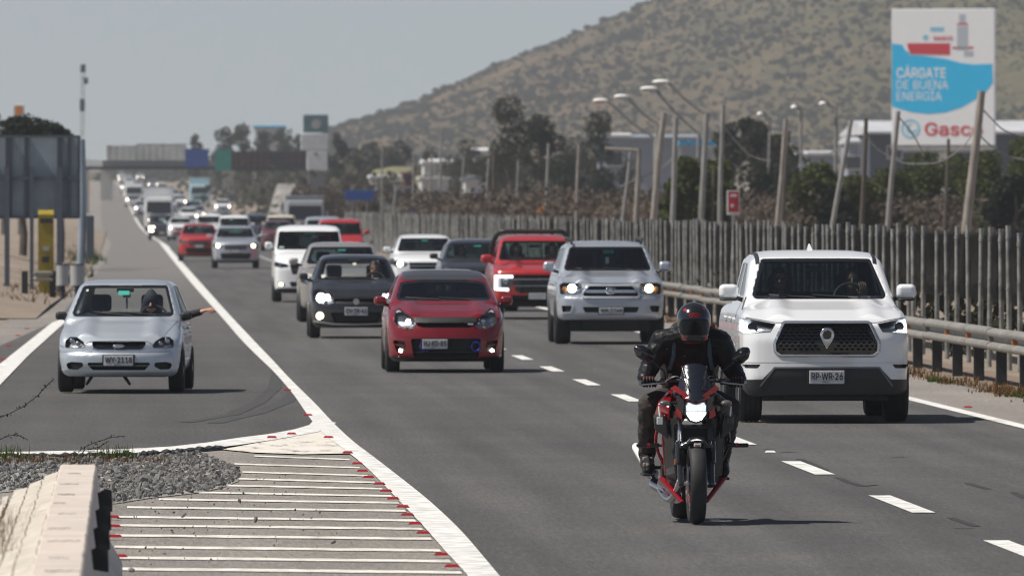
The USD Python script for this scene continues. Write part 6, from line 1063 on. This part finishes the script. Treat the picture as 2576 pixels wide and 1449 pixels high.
# ================================================================== MOTORCYCLE, RIDER, PEOPLE
def soft(ms, edge=.02, it=8, wr=0.0, ws=18.0, seed=0, refine=True):
    """union of hulls, evenly refined, smoothed, with cloth folds"""
    m = m3.Manifold.batch_boolean(list(ms), m3.OpType.Add)
    if refine: m = m.refine_to_length(edge)
    q = m.to_mesh(); t = trimesh.Trimesh(q.vert_properties[:, :3], q.tri_verts, process=True)
    trimesh.smoothing.filter_taubin(t, lamb=.5, nu=.52, iterations=it)
    if wr: v = np.array(t.vertices); t = trimesh.Trimesh(v + np.array(t.vertex_normals) * (wr * 2 * (meshkit.fbm(v * [ws, ws, ws * 1.6], 3, seed) - .5))[:, None], t.faces, process=False)
    return t
def limb(*js): return [hull(a, b) for a, b in zip(js, js[1:])]
def gloved_hand(c, sd, r=.0095, bar=.019):
    """palm on a bar along x with four curled fingers and a thumb; c: bar centre under the palm"""
    out = []; R = bar + r * .9
    for i, (dx, l) in enumerate(((-.033, .92), (-.011, 1.0), (.011, .97), (.033, .82))):
        pts = [(c[0] + dx, c[1] + R * math.cos(a) * (1.12 if k < 2 else 1), c[2] + R * math.sin(a) * 1.1, r * (1.05 - .07 * k)) for k, a in enumerate(np.radians([100, 150, 205, 205 + 55 * l]))]; out += limb(*pts)
    pts = [(c[0] - sd * .040, c[1] + .035, c[2] + .010, .0115), (c[0] - sd * .055, c[1] + .012, c[2] - .016, .0105), (c[0] - sd * .050, c[1] - .018, c[2] - .028, .0095)]; out += limb(*pts)
    out.append(hull(*[(c[0] + dx, c[1] + y, c[2] + z, .013) for dx in (-.034, .034) for y, z in ((.0, .032), (.058, .022))])); out.append(hull((c[0] - .03, c[1] + .055, c[2] + .02, .016), (c[0] + .03, c[1] + .055, c[2] + .02, .016), (c[0], c[1] + .10, c[2] + .03, .027)))
    return out
BK = thing('motorcycle', (4.185, 84.2, 0), 1.0, 'red and black naked motorcycle with a lit round headlamp ridden towards the camera', 'motorcycle')
def ty(R, w, n=40): h = w / 2; return lathe_x([(R * .66, -h * .72), (R * .80, -h * .98), (R * .90, -h), (R * .96, -h * .82), (R * .99, -h * .45), (R, 0), (R * .99, h * .45), (R * .96, h * .82), (R * .90, h), (R * .80, h * .98), (R * .66, h * .72)], n)
fw = obj('front_wheel', ty(.300, .12), 'tyre', BK, smooth=40); fw_p = fw
def xl(m, y, z, x=0): return m.translate((x, y, z))
for nm, R, w, y in (('front', .300, .12, 0), ('rear', .315, .18, 1.43)):
    if nm == 'rear': k = obj('rear_wheel', xl(ty(R, w), y, R), 'tyre', BK, smooth=40)
    else:
        stage.RemovePrim(fw.GetPath()); _names[(str(BK.GetPath()), 'front_wheel')] = -1; k = obj('front_wheel', xl(ty(R, w), y, R), 'tyre', BK, smooth=40)
    rim = lathe_x([(R * .60, -w * .34), (R * .67, -w * .40), (R * .67, w * .40), (R * .60, w * .34)], 36) + cyl(.035, w * .8, (0, 0, 0), 'x'); sp = [hull((0, 0, .02, .014), (0, 0, R * .62, .011)).rotate((60 * j, 0, 0)) for j in range(6)]
    obj('rim', xl(m3.Manifold.batch_boolean([rim] + sp, m3.OpType.Add), y, R), 'bike_black', k, smooth=40); obj('rim_stripe', xl(lathe_x([(R * .672, -w * .41), (R * .69, -w * .41), (R * .69, -w * .39), (R * .672, -w * .39)], 36), y, R), 'bike_red', k)
    for sd in ((-1, 1) if nm == 'front' else (-1,)): obj('brake_disc', xl(lathe_x([(.10, sd * .070 - .002), (.145, sd * .070 - .002), (.145, sd * .070 + .002), (.10, sd * .070 + .002)], 32) + cyl(.10, .003, (sd * .068, 0, 0), 'x', 6), y, R), 'steel', k)
for sd in (-1, 1):
    obj('fork_leg', hull((sd * .112, 0, .30, .026), (sd * .112, .13, .58, .030)), 'bike_black', BK, smooth=40); obj('fork_tube', tube([(sd * .112, .13, .58), (sd * .112, .30, .96)], .021, 12), 'steel' if sd < 0 else 'dark_steel', BK, smooth=40)
    obj('caliper', rbox(sd * .098 - .025, sd * .098 + .025, .08, .15, .32, .42, .012), 'gloss_black', BK); obj('fork_guard', hull((sd * .128, .05, .46, .02), (sd * .128, .12, .60, .024), (sd * .118, .10, .56, .024)), 'bike_black', BK, smooth=40)
obj('front_axle', cyl(.014, .29, (0, 0, .30), 'x'), 'steel', BK)
fen = lathe_x([(.312, -.075), (.345, -.055), (.352, 0), (.345, .055), (.312, .075), (.318, .06), (.338, 0), (.318, -.06)], 40).translate((0, 0, .30)) ^ m3.Manifold.hull_points(np.array([[x, y, z] for x in (-.2, .2) for y, z in ((-.13, .60), (-.16, .9), (.6, .9), (.6, .36), (.28, .36))]))
obj('front_fender', fen + hull((-.105, .02, .575, .018), (.105, .02, .575, .018), (0, 0, .625, .02)), 'bike_black', BK, smooth=40); obj('fender_emblem', rbox(-.026, .026, -.135, -.118, .575, .600, .004), 'paper_white', BK); obj('fender_emblem', rbox(-.018, .018, -.139, -.136, .579, .588, .001), 'bike_red', BK)
obj('yoke', m3.Manifold.batch_boolean([rbox(-.15, .15, .18, .25, .70, .735, .012), rbox(-.15, .15, .27, .35, .945, .985, .012)], m3.OpType.Add), 'dark_steel', BK)
HLp = poly2([(-.078, .875), (-.062, .905), (-.022, .893), (0, .884), (.022, .893), (.062, .905), (.078, .875), (.075, .815), (.042, .768), (0, .755), (-.042, .768), (-.075, .815)], .012)
hl = obj('headlight', prism_y(HLp.buffer(.012), .05, .17), 'bike_black', BK); obj('reflector', prism_y(HLp, .036, .049), 'reflector', hl)
obj('bulb', prism_y(HLp.buffer(-.004).intersection(sg.box(-.1, .70, .1, .828)), .022, .034), 'glow_white', hl); obj('upper_glow', prism_y(HLp.buffer(-.006).intersection(sg.box(-.1, .832, .1, .95)), .022, .034), pm('glow_soft', (.8, .8, .82), .25, metal=.3, emit=(.9, .95, 1), estr=1.3), hl)
for z in (.835, .852, .868, .884): obj('reflector_rib', bx(-.07, .07, .016, .0215, z, z + .004), 'chrome', hl)
obj('lens', prism_y(HLp.buffer(.002), .004, .012), 'lens', hl)
def warp(p, y0, th, f, edge=.025):
    m = prism_y(p, y0, y0 + th).refine_to_length(edge); v, fc, _ = meshkit.arrays(m); v = v.copy(); v[:, 1] += f(v[:, 0], v[:, 2]); return (v, fc)
SC = poly2([(-.13, .985), (-.118, 1.04), (-.085, 1.165), (-.045, 1.182), (0, 1.187), (.045, 1.182), (.085, 1.165), (.118, 1.04), (.13, .985), (.075, .935), (0, .905), (-.075, .935)], .015)
obj('fly_screen', warp(SC, .02, .014, lambda x, z: (z - .91) * .75 + 5.0 * x * x), 'screen_smoke', BK, smooth=40)
for sd in (-1, 1):
    q = poly2([(sd * .088, 1.17), (sd * .098, 1.17), (sd * .085, 1.06), (sd * .055, .99), (sd * .045, .995), (sd * .07, 1.06)], .003); obj('screen_winglet', warp(q, .0, .02, lambda x, z: (z - .91) * .75 + 5.0 * x * x), 'bike_black', BK, smooth=40)
    for x, z in ((.10, 1.08), (.07, 1.0)): obj('screen_bolt', m3.Manifold.sphere(.006, 8).translate((sd * x, .012 + (z - .91) * .75 + 5 * x * x, z)), 'steel', BK)
    q = poly2([(sd * .185, 1.0), (sd * .15, 1.028), (sd * .115, 1.0), (sd * .065, .965), (sd * .004, .905), (sd * .03, .900), (sd * .09, .925), (sd * .10, .95)], .006); obj('headlight_cowl', warp(q, .055, .05, lambda x, z: 2.2 * x * x), 'bike_red', BK, smooth=35)
    q = poly2([(sd * .135, .955), (sd * .085, .915), (sd * .092, .84), (sd * .125, .80), (sd * .15, .86)], .006); obj('cowl_side', warp(q, .07, .05, lambda x, z: 2.5 * x * x), 'bike_black', BK, smooth=35)
    q = poly2([(sd * .105, .83), (sd * .14, .86), (sd * .155, .80), (sd * .10, .775)], .006); obj('cowl_lower', warp(q, .075, .05, lambda x, z: 2.0 * x * x), 'bike_red', BK, smooth=35)
    obj('turn_signal', m3.Manifold.sphere(1, 14).scale((.042, .03, .024)).translate((sd * .228, .10, .893)), pm('smoked_lens', (.12, .11, .10), .15, coat=1.0) if sd < 0 else 'smoked_lens', BK, smooth=40); obj('signal_stalk', hull((sd * .19, .12, .893, .011), (sd * .12, .17, .893, .011)), 'rubber', BK)
    obj('tank_shroud', m3.Manifold.batch_hull([m3.Manifold.sphere(.008, 8).translate(p) for p in ((sd * .265, .20, .885), (sd * .195, .14, .865), (sd * .195, .17, .775), (sd * .285, .30, .80), (sd * .235, .55, .92), (sd * .15, .5, .98))]), 'bike_red' if sd < 0 else 'bike_black', BK, smooth=25)
    obj('side_blade', m3.Manifold.batch_hull([m3.Manifold.sphere(.007, 8).translate(p) for p in ((sd * .298, .22, .80), (sd * .225, .16, .80), (sd * .285, .26, .70), (sd * .20, .20, .635), (sd * .19, .24, .74))]), 'bike_black', BK, smooth=25)
    obj('blade_emblem', rbox(sd * .262 - .022, sd * .262 + .022, .145, .16, .735, .79, .005), 'lamp_white' if sd < 0 else 'bike_black', BK); obj('blade_stripe', hull((sd * .268, .165, .865, .006), (sd * .262, .15, .80, .006)), 'lamp_white', BK)
    obj('frame_tube', tube(PchipInterpolator([0, .5, 1], np.array([(sd * .225, .40, .76), (sd * .272, .45, .62), (sd * .215, .55, .45)]), axis=0)(np.linspace(0, 1, 12)), .013, 8), 'bike_red' if sd < 0 else 'bike_black', BK, smooth=40)
    q = [(sd * .245, .40, .33), (sd * .215, .40, .33), (sd * .085, .26, .165), (sd * .10, .26, .16), (sd * .24, .75, .27), (sd * .10, .8, .14)]; obj('belly_pan', m3.Manifold.batch_hull([m3.Manifold.sphere(.009, 8).translate(p) for p in q]), 'bike_red', BK, smooth=25)
    obj('crash_slider', hull((sd * .26, .42, .575, .0165), (sd * .405, .42, .575, .0165)), 'gloss_black', BK, smooth=40); obj('slider_band', cyl(.0180, .018, (sd * .33, .42, .575), 'x'), 'bike_red', BK); obj('slider_stem', cyl(.011, .2, (sd * .2, .42, .575), 'x'), 'dark_steel', BK)
    obj('foot_peg', hull((sd * .19, .86, .40, .013), (sd * .29, .86, .40, .013)), 'dark_steel', BK)
    br = tube([(0, .36, 1.055), (sd * .10, .35, 1.06), (sd * .19, .38, 1.05), (sd * .39, .43, 1.04)], .011, 10); obj('handlebar', br, 'dark_steel', BK, smooth=40); obj('grip', cyl(.017, .115, (sd * .325, .413, 1.043), 'x'), 'rubber', BK); obj('bar_end', cyl(.019, .02, (sd * .395, .43, 1.04), 'x'), 'steel', BK)
    obj('lever', tube([(sd * .20, .345, 1.045), (sd * .27, .325, 1.035), (sd * .385, .345, 1.025)], .0065, 8), 'steel', BK, smooth=40); obj('switch_block', rbox(sd * .225 - .025, sd * .225 + .025, .36, .41, 1.025, 1.075, .01), 'gloss_black', BK); obj('reservoir', cyl(.016, .04, (sd * .17, .35, 1.09)), 'gloss_black', BK); obj('cable', tube(PchipInterpolator([0, .4, 1], np.array([(sd * .21, .34, 1.05), (sd * .13, .27, 1.09), (sd * .05, .28, .98)]), axis=0)(np.linspace(0, 1, 10)), .005, 6), 'steel' if sd < 0 else 'rubber', BK)
    q = [(x, z) for x, z in ((-.442, 1.302), (-.425, 1.319), (-.376, 1.316), (-.327, 1.286), (-.297, 1.242), (-.294, 1.217), (-.338, 1.20), (-.387, 1.22), (-.425, 1.247))] if sd < 0 else [(.292, 1.219), (.338, 1.285), (.371, 1.301), (.415, 1.301), (.423, 1.274), (.409, 1.225), (.36, 1.184), (.316, 1.187)]
    g = poly2(q, .012); c = g.centroid; mm = m3.Manifold.batch_hull([m3.Manifold.sphere(.012, 8).translate((c.x + (x - c.x) * .88, y, c.y + (z - c.y) * .88)) for x, z in g.simplify(.003).exterior.coords[:-1] for y in (.36,)] + [m3.Manifold.sphere(.02, 8).translate((c.x + (x - c.x) * .35, .335, c.y + (z - c.y) * .35)) for x, z in g.simplify(.006).exterior.coords[:-1]])
    k = obj('mirror', mm, 'gloss_black', BK, smooth=40); obj('mirror_glass', prism_y(g.buffer(-.012), .374, .378), 'chrome', k); obj('mirror_stem', tube([(sd * .205, .385, 1.06), (sd * .215, .37, 1.125), (c.x - sd * .03, .365, c.y - .03)], .007, 8), 'gloss_black', BK, smooth=40)
for sd in (-1, 1):
    obj('radiator_cover', m3.Manifold.batch_hull([m3.Manifold.sphere(.010, 8).translate(q) for q in ((sd * .13, .25, .84), (sd * .205, .27, .80), (sd * .225, .36, .62), (sd * .205, .36, .36), (sd * .13, .28, .33), (sd * .15, .6, .5))]), 'bike_black', BK, smooth=25)
    obj('cover_edge', tube([(sd * .205, .258, .80), (sd * .228, .348, .62), (sd * .21, .348, .37)], .007, 6), 'bike_red' if sd < 0 else 'bike_black', BK)
obj('radiator', rbox(-.15, .15, .23, .27, .42, .72, .01), 'rubber', BK)
for k in range(12): obj('radiator_fin', bx(-.14, .14, .222, .2285, .435 + k * .023, .440 + k * .023), 'dark_steel', BK)
obj('engine', m3.Manifold.batch_boolean([rbox(-.19, .19, .32, .80, .26, .52, .05), rbox(-.15, .15, .34, .60, .48, .72, .04), cyl(.10, .44, (0, .62, .38), 'x', 20)], m3.OpType.Add), 'dark_steel', BK, smooth=40)
obj('fuel_tank', soft([hull((-.10, .42, .93, .07), (.10, .42, .93, .07), (0, .80, .86, .08), (0, .45, 1.0, .06))], .03, 6), 'bike_red', BK, smooth=True); obj('seat', soft([hull((-.10, .86, .82, .05), (.10, .86, .82, .05), (0, 1.35, .88, .06))], .03, 4), 'rubber', BK, smooth=True); obj('tail', hull((0, 1.2, .84, .07), (0, 1.55, .95, .03)), 'bike_red', BK, smooth=40)
obj('frame', m3.Manifold.batch_boolean([hull((sd * .05, .30, .85, .03), (sd * .17, .75, .62, .03)) for sd in (-1, 1)] + [hull((sd * .17, .75, .62, .03), (sd * .13, .90, .42, .035)) for sd in (-1, 1)], m3.OpType.Add), 'bike_black', BK, smooth=40); obj('swingarm', m3.Manifold.batch_boolean([hull((sd * .12, .88, .42, .03), (sd * .115, 1.43, .315, .022)) for sd in (-1, 1)], m3.OpType.Add), 'dark_steel', BK, smooth=40)
ex = obj('exhaust', hull((-.27, .95, .36, .05), (-.335, 1.42, .53, .052)), 'steel', BK, smooth=40); obj('exhaust_pipe', tube(PchipInterpolator([0, .3, .7, 1], np.array([(-.08, .33, .48), (-.10, .25, .34), (-.17, .5, .17), (-.27, .95, .36)]), axis=0)(np.linspace(0, 1, 18)), .026, 10), 'steel', ex, smooth=40); obj('heat_shield', hull((-.295, .97, .40, .035), (-.36, 1.36, .54, .035)), 'lamp_white', ex, smooth=40); obj('collector', hull((-.12, .55, .20, .05), (-.25, .85, .28, .05)), 'steel', ex, smooth=40)
obj('kickstand', hull((.17, .82, .30, .010), (.19, 1.02, .26, .010)), 'dark_steel', BK); obj('gear_lever', hull((.18, .62, .33, .008), (.21, .80, .34, .008)), 'dark_steel', BK); obj('brake_pedal', hull((-.21, .60, .36, .008), (-.21, .80, .38, .008)), 'steel', BK); obj('fork_reflector', rbox(-.158, -.143, .06, .075, .44, .48, .003), 'amber', BK)
# ---- the rider
RD = thing('person', (4.185, 84.2, 0), 1.0, 'motorcycle rider in a black leather jacket, dark brown trousers and black full-face helmet', 'person')
hipL, hipR = (-.10, .98, .90), (.10, .98, .90); kneeL, kneeR = (-.315, .52, .87), (.285, .52, .85); ankL, ankR = (-.315, .84, .50), (.245, .84, .47); shL, shR = (-.215, .60, 1.345), (.215, .60, 1.345); elL, elR = (-.318, .60, 1.135), (.315, .60, 1.135); wrL, wrR = (-.352, .475, 1.065), (.352, .475, 1.065)
def rad(p, r): return (*p, r)
def figure(g):
    ms = [hull(rad(hipL, .115 + g), rad(hipR, .115 + g), (0, .88, 1.02, .12 + g)), hull((-.06, .90, 1.0, .12 + g), (.06, .90, 1.0, .12 + g), (-.10, .70, 1.22, .115 + g), (.10, .70, 1.22, .115 + g)), hull((-.10, .70, 1.22, .115 + g), (.10, .70, 1.22, .115 + g), rad(shL, .07 + g), rad(shR, .07 + g)), hull(rad(shL, .07 + g), rad(shR, .07 + g), (0, .58, 1.39, .07 + g))]
    arms = [q for s, e, w in ((shL, elL, wrL), (shR, elR, wrR)) for q in limb(rad(s, .072 + g), rad(e, .052 + g), rad(w, .036 + g))]; legs = [q for h, k, a in ((hipL, kneeL, ankL), (hipR, kneeR, ankR)) for q in limb(rad(h, .105 + g), rad(k, .070 + g), rad(a, .046 + g))]
    return ms, arms, legs
ms, arms, legs = figure(-.012); hands = gloved_hand((-.330, .413, 1.043), -1, .008) + gloved_hand((.330, .413, 1.043), 1, .008)
feet = [hull(rad(a, .035), (a[0] + .01, a[1] - .19, a[2] - .10, .032), (a[0], a[1] + .05, a[2] - .09, .035)) for a in (ankL, ankR)]
obj('body', soft(ms + arms + legs + hands + feet + [hull((0, .57, 1.38, .055), (0, .50, 1.46, .06)), hull((0, .47, 1.48, .09), (0, .46, 1.44, .07))], .03, 4), 'cloth_dark', RD, smooth=True)
ms, arms, legs = figure(.020)
obj('jacket', soft(ms[1:] + arms, .014, 5, .010, 15, 3), 'leather', RD, smooth=True); obj('trousers', soft([ms[0]] + legs, .014, 5, .014, 17, 5), 'trouser', RD, smooth=True)
for sd, w, e in ((-1, wrL, elL), (1, wrR, elR)):
    gl = obj('glove', soft(gloved_hand((sd * .330, .413, 1.043), sd, .0105) + [hull((*w, .045), (sd * .332, .45, 1.065, .034)), hull((*w, .050), tuple(np.array(w) + (np.array(e) - w) * .3) + (.060,))], .006, 3), 'leather', RD, smooth=True)
    for dx in (-.033, -.011, .011, .033): obj('glove_stripe', hull((sd * .33 + dx, .418, 1.084, .006), (sd * .33 + dx, .388, 1.075, .006)), 'bike_red', gl)
for sd, a in ((-1, ankL), (1, ankR)):
    bt = obj('boot', soft([hull(rad(a, .058), (a[0], a[1] - .03, a[2] + .08, .056)), hull(rad(a, .055), (a[0] + .005, a[1] - .19, a[2] - .095, .043), (a[0], a[1] + .06, a[2] - .08, .046)), hull((a[0], a[1] - .20, a[2] - .115, .035), (a[0], a[1] + .06, a[2] - .115, .035))], .014, 4, .004), 'leather', RD, smooth=True)
    for k in range(3): obj('boot_strap', rbox(a[0] - .040, a[0] + .040, a[1] - .085 - .055 * k, a[1] - .05 - .055 * k, a[2] - .008 - .042 * k, a[2] + .024 - .042 * k, .008), 'boot_tan' if sd < 0 else 'leather', bt)
    obj('sole', rbox(a[0] - .045, a[0] + .045, a[1] - .235, a[1] + .10, a[2] - .158, a[2] - .138, .008), 'rubber', bt)
HC = np.array([.012, .46, 1.485]); S0 = m3.Manifold.sphere(1, 36)
shell = m3.Manifold.batch_hull([S0.scale((.128, .150, .130)).translate((0, .02, .02)), m3.Manifold.sphere(.06, 20).translate((-.045, -.085, -.085)), m3.Manifold.sphere(.06, 20).translate((.045, -.085, -.085)), m3.Manifold.sphere(.08, 20).translate((0, .06, -.08))]); shell = shell.refine_to_length(.02)
q = shell.to_mesh(); t = trimesh.Trimesh(q.vert_properties[:, :3], q.tri_verts, process=True); trimesh.smoothing.filter_taubin(t, iterations=12)
hm = m3.Manifold(m3.Mesh(np.array(t.vertices, np.float32), np.array(t.faces, np.uint32))).rotate((14, 0, 0)).translate(tuple(HC)); hm_in = hm.translate(tuple(-HC)).scale((.93,) * 3).translate(tuple(HC)); hm_out = hm.translate(tuple(-HC)).scale((1.012,) * 3).translate(tuple(HC))
port = prism_y(poly2([(-.105 + HC[0], 1.395), (-.118 + HC[0], 1.46), (-.10 + HC[0], 1.515), (.10 + HC[0], 1.515), (.118 + HC[0], 1.46), (.105 + HC[0], 1.395)], .03), .1, .46)
he = obj('helmet', hm - (port - hm_in), 'helmet_black' if 'helmet_black' in _mats else pm('helmet_black', (.010, .010, .011), .16, coat=1.0), RD, smooth=50); obj('visor', (hm_out ^ port) - hm, 'visor', he, smooth=50)
def on_helmet(p, lift, nm, mat): obj(nm, (prism_y(p, .1, .46) ^ hm.translate(tuple(-HC)).scale((lift,) * 3).translate(tuple(HC))) - hm, mat, he, smooth=40)
ov_ = sg.Point(0, 0).buffer(1); oval = shapely.affinity.translate(shapely.affinity.scale(ov_, .046, .018), .0 + HC[0], 1.543); on_helmet(oval.difference(oval.buffer(-.005)), 1.010, 'emblem_ring', 'bike_red'); on_helmet(line2([(HC[0] - .028, 1.536), (HC[0] - .008, 1.550), (HC[0] + .006, 1.537), (HC[0] + .028, 1.549)], .008), 1.010, 'emblem_mark', 'bike_red')
on_helmet(poly2([(-.085 + HC[0], 1.585), (-.065 + HC[0], 1.60), (-.06 + HC[0], 1.58), (-.08 + HC[0], 1.57)]), 1.010, 'helmet_vent', 'bike_red'); on_helmet(poly2([(.06 + HC[0], 1.595), (.075 + HC[0], 1.60), (.085 + HC[0], 1.585), (.07 + HC[0], 1.58)]), 1.010, 'helmet_vent', 'bike_red')
on_helmet(poly2([(-.10 + HC[0], 1.395), (-.085 + HC[0], 1.39), (-.06 + HC[0], 1.355), (-.08 + HC[0], 1.355)]), 1.012, 'helmet_stripe', 'bike_red'); on_helmet(poly2([(.10 + HC[0], 1.395), (.085 + HC[0], 1.39), (.06 + HC[0], 1.355), (.08 + HC[0], 1.355)]), 1.012, 'helmet_stripe', 'bike_red')
obj('collar', soft([hull((-.05, .56, 1.40, .035), (.05, .56, 1.40, .035), (0, .50, 1.385, .03))], .02, 3), 'leather', RD, smooth=True); obj('chest_emblem', m3.Manifold.sphere(1, 14).scale((.042, .012, .016)).translate((.0, .565, 1.29)), 'bike_red', RD, smooth=40); obj('zip_pull', hull((-.05, .555, 1.235, .005), (-.038, .55, 1.26, .005)), 'steel', RD)
BP = thing('backpack', (4.185, 84.2, 0), 1.0, 'black backpack with a red edge on the back of the motorcycle rider', 'backpack'); obj('pack', soft([hull((-.10, .93, 1.12, .09), (.14, .93, 1.12, .09), (-.08, .80, 1.42, .07), (.15, .78, 1.44, .05))], .03, 4), 'cloth_dark', BP, smooth=True)
for sd in (-1, 1): obj('strap', tube([(sd * .13, .74, 1.44), (sd * .135, .58, 1.425), (sd * .13, .515, 1.36), (sd * .135, .53, 1.24), (sd * .16, .62, 1.14)], .017, 8), 'cloth_blue', BP, smooth=40)
obj('piping', tube([(.16, .74, 1.46), (.19, .74, 1.44), (.215, .78, 1.38)], .008, 6), 'bike_red', BP)
# ---- people inside the cars
def head(c, s=1.0):
    c = np.array(c); o = lambda x, y, z, r: (c[0] + x * s, c[1] + y * s, c[2] + z * s, r * s)
    ms = [m3.Manifold.sphere(1, 20).scale((.075 * s, .095 * s, .10 * s)).translate((c[0], c[1] + .01 * s, c[2] + .03 * s)), hull(o(-.04, -.03, -.05, .035), o(.04, -.03, -.05, .035), o(0, -.05, -.085, .028)), hull(o(0, -.085, .02, .010), o(0, -.105, -.015, .014)), hull(o(-.012, -.092, -.018, .010), o(.012, -.092, -.018, .010))]
    ms += [hull(o(sd * .077, .005, .02, .012), o(sd * .080, .015, -.015, .010)) for sd in (-1, 1)]; ms += [hull(o(0, .01, -.10, .05), o(0, .02, -.16, .055))]; return ms
def open_hand(w, d, u, s=1.0):
    """relaxed hand from the wrist w along d, u: back of the hand; five separate bent fingers"""
    w, d, u = (np.array(q, float) for q in (w, d, u)); d /= np.linalg.norm(d); u -= d * (u @ d); u /= np.linalg.norm(u); a = np.cross(d, u); P_ = lambda f, l, h, r: (*(w + (d * f + a * l + u * h) * s), r * s)
    ms = [hull(P_(0, 0, 0, .024), P_(.03, -.03, 0, .015), P_(.03, .03, 0, .015)), hull(P_(.03, -.03, 0, .015), P_(.03, .03, 0, .015), P_(.088, -.034, .004, .012), P_(.088, .034, .004, .012))]
    for l, n in ((-.032, .92), (-.011, 1.05), (.011, 1.0), (.032, .80)): ms += limb(P_(.088, l, .004, .0095), P_(.088 + .038 * n, l * 1.1, -.006, .009), P_(.088 + .060 * n, l * 1.1, -.026, .0082), P_(.088 + .068 * n, l * 1.1, -.046, .0072))
    return ms + limb(P_(.025, -.036, -.004, .012), P_(.055, -.060, -.012, .010), P_(.085, -.064, -.026, .0085))
def seated(loc, rz, label, hipz, sx, sy, wheel, arm_out=None, skin='skin_dark', cloth='cloth_dark', hood=False, raised=None):
    """upright person in a car seat; coordinates in the car's frame"""
    t = thing('person', loc, rz, label, 'person'); x, y, z = sx, sy, hipz; sh = z + .50; hd = (x, y - .10, sh + .235)
    torso = [hull((x - .08, y, z, .11), (x + .08, y, z, .11), (x, y + .02, z + .22, .13)), hull((x - .06, y + .02, z + .22, .115), (x + .06, y + .02, z + .22, .115), (x - .16, y - .01, sh, .062), (x + .16, y - .01, sh, .062)), hull((x - .16, y - .01, sh, .062), (x + .16, y - .01, sh, .062), (x, y - .03, sh + .06, .055))]
    legs = [q for sd in (-1, 1) for q in limb((x + sd * .09, y, z, .09), (x + sd * .12, y - .42, z + .12, .065), (x + sd * .11, y - .80, z - .06, .045))]; arms, hands, sleeves = [], [], []
    for sd in (-1, 1):
        s_ = (x + sd * .17, y - .01, sh)
        if arm_out and sd > 0: e, w = arm_out[:2]; hands += open_hand(w, np.array(w) - e, (0, -.3, 1), 1.15)
        elif raised and sd > 0: e, w = raised; hands += open_hand(w, (-.1, -.2, 1), (.2, -1, .2))
        elif wheel: e, w = (x + sd * .24, y - .22, z + .20), (x + sd * .15, y - .46, z + .32); hands += open_hand(w, (-sd * .2, -.7, .5), (0, .3, 1))
        else: e, w = (x + sd * .24, y - .12, z + .17), (x + sd * .08, y - .36, z + .14); hands += open_hand(w, (-sd * .6, -.7, 0), (0, 0, 1))
        arms += limb((*s_, .058), (*e, .042), (*w, .029)); sleeves += limb((*s_, .072), (*e, .056), (*(np.array(e) + (np.array(w) - e) * .9), .044))
    hm_ = head(hd); b = obj('body', soft(torso + legs + arms + hands + hm_, .009 if arm_out else .02, 3), skin, t, smooth=True); obj('jacket', soft([m.translate((0, 0, 0)) for m in (hull((x - .09, y, z, .125), (x + .09, y, z, .125), (x, y + .02, z + .22, .145)), hull((x - .07, y + .02, z + .22, .13), (x + .07, y + .02, z + .22, .13), (x - .165, y - .01, sh, .074), (x + .165, y - .01, sh, .074), (x, y - .01, sh + .03, .068)))] + sleeves, .018, 3, .008, 14), cloth, t, smooth=True)
    sk = m3.Manifold.sphere(1, 20).scale((.086, .104, .108)).translate((hd[0], hd[1] + .022, hd[2] + .045)) - m3.Manifold.cube((.3, .2, .24)).translate((hd[0] - .15, hd[1] - .2 - .035, hd[2] - .2 + .04)); obj('hair', sk, 'hair', t, smooth=40)
    if hood: obj('hood', soft([hull((hd[0], hd[1] + .0, hd[2] + .055, .105), (hd[0], hd[1] + .04, hd[2] + .15, .05), (hd[0] - .06, hd[1] + .06, hd[2] - .12, .09), (hd[0] + .06, hd[1] + .06, hd[2] - .12, .09))], .02, 3), cloth, t, smooth=True)
    for sd in (-1, 1): obj('eye', m3.Manifold.sphere(.011, 10).translate((hd[0] + sd * .030, hd[1] - .072, hd[2] + .018)), 'hair', t)
    obj('mouth', rbox(hd[0] - .02, hd[0] + .02, hd[1] - .078, hd[1] - .07, hd[2] - .052, hd[2] - .045, .003), 'board_red', t); return t
def carpos(px, d): p = spot(px, d); return (float(p[0]), float(p[1]), float(p[2]))
seated(carpos(298, 143.6), -3.0, 'driver of the silver blue hatchback stretching a dark-sleeved arm out of the window', .37, .33, 1.72, True, arm_out=((.74, 1.56, .945), (.985, 1.40, 1.015)), skin='skin', cloth='cloth_navy' if 'cloth_navy' in _mats else pm('cloth_navy', (.016, .018, .030), .85, var=.3, scale=9.0), hood=True)
seated(carpos(2081, 123.3), 0, 'driver of the white pickup holding one hand up beside the face', .80, .40, 2.20, True, raised=((.62, 1.98, 1.10), (.52, 1.86, 1.36)), cloth='cloth_blue', skin='skin_shade'); seated(carpos(2081, 123.3), 0, 'front passenger of the white pickup in dark clothes', .80, -.40, 2.25, False, skin='skin_shade')
seated(carpos(896, 203), 0, 'driver of the dark grey hatchback in dark clothes', .50, .36, 1.72, True); seated(carpos(1352, 237), 0, 'driver of the bright red pickup in dark clothes', .72, .38, 2.1, True); seated(carpos(1352, 237), 0, 'front passenger of the bright red pickup in dark clothes', .72, -.38, 2.1, False); seated(carpos(1206, 255), 0, 'front passenger of the dark grey car beside the red pickup', .62, -.37, 2.0, False); seated(carpos(1537, 194), 0, 'driver of the silver off-road car in dark clothes', .74, .38, 2.1, True)
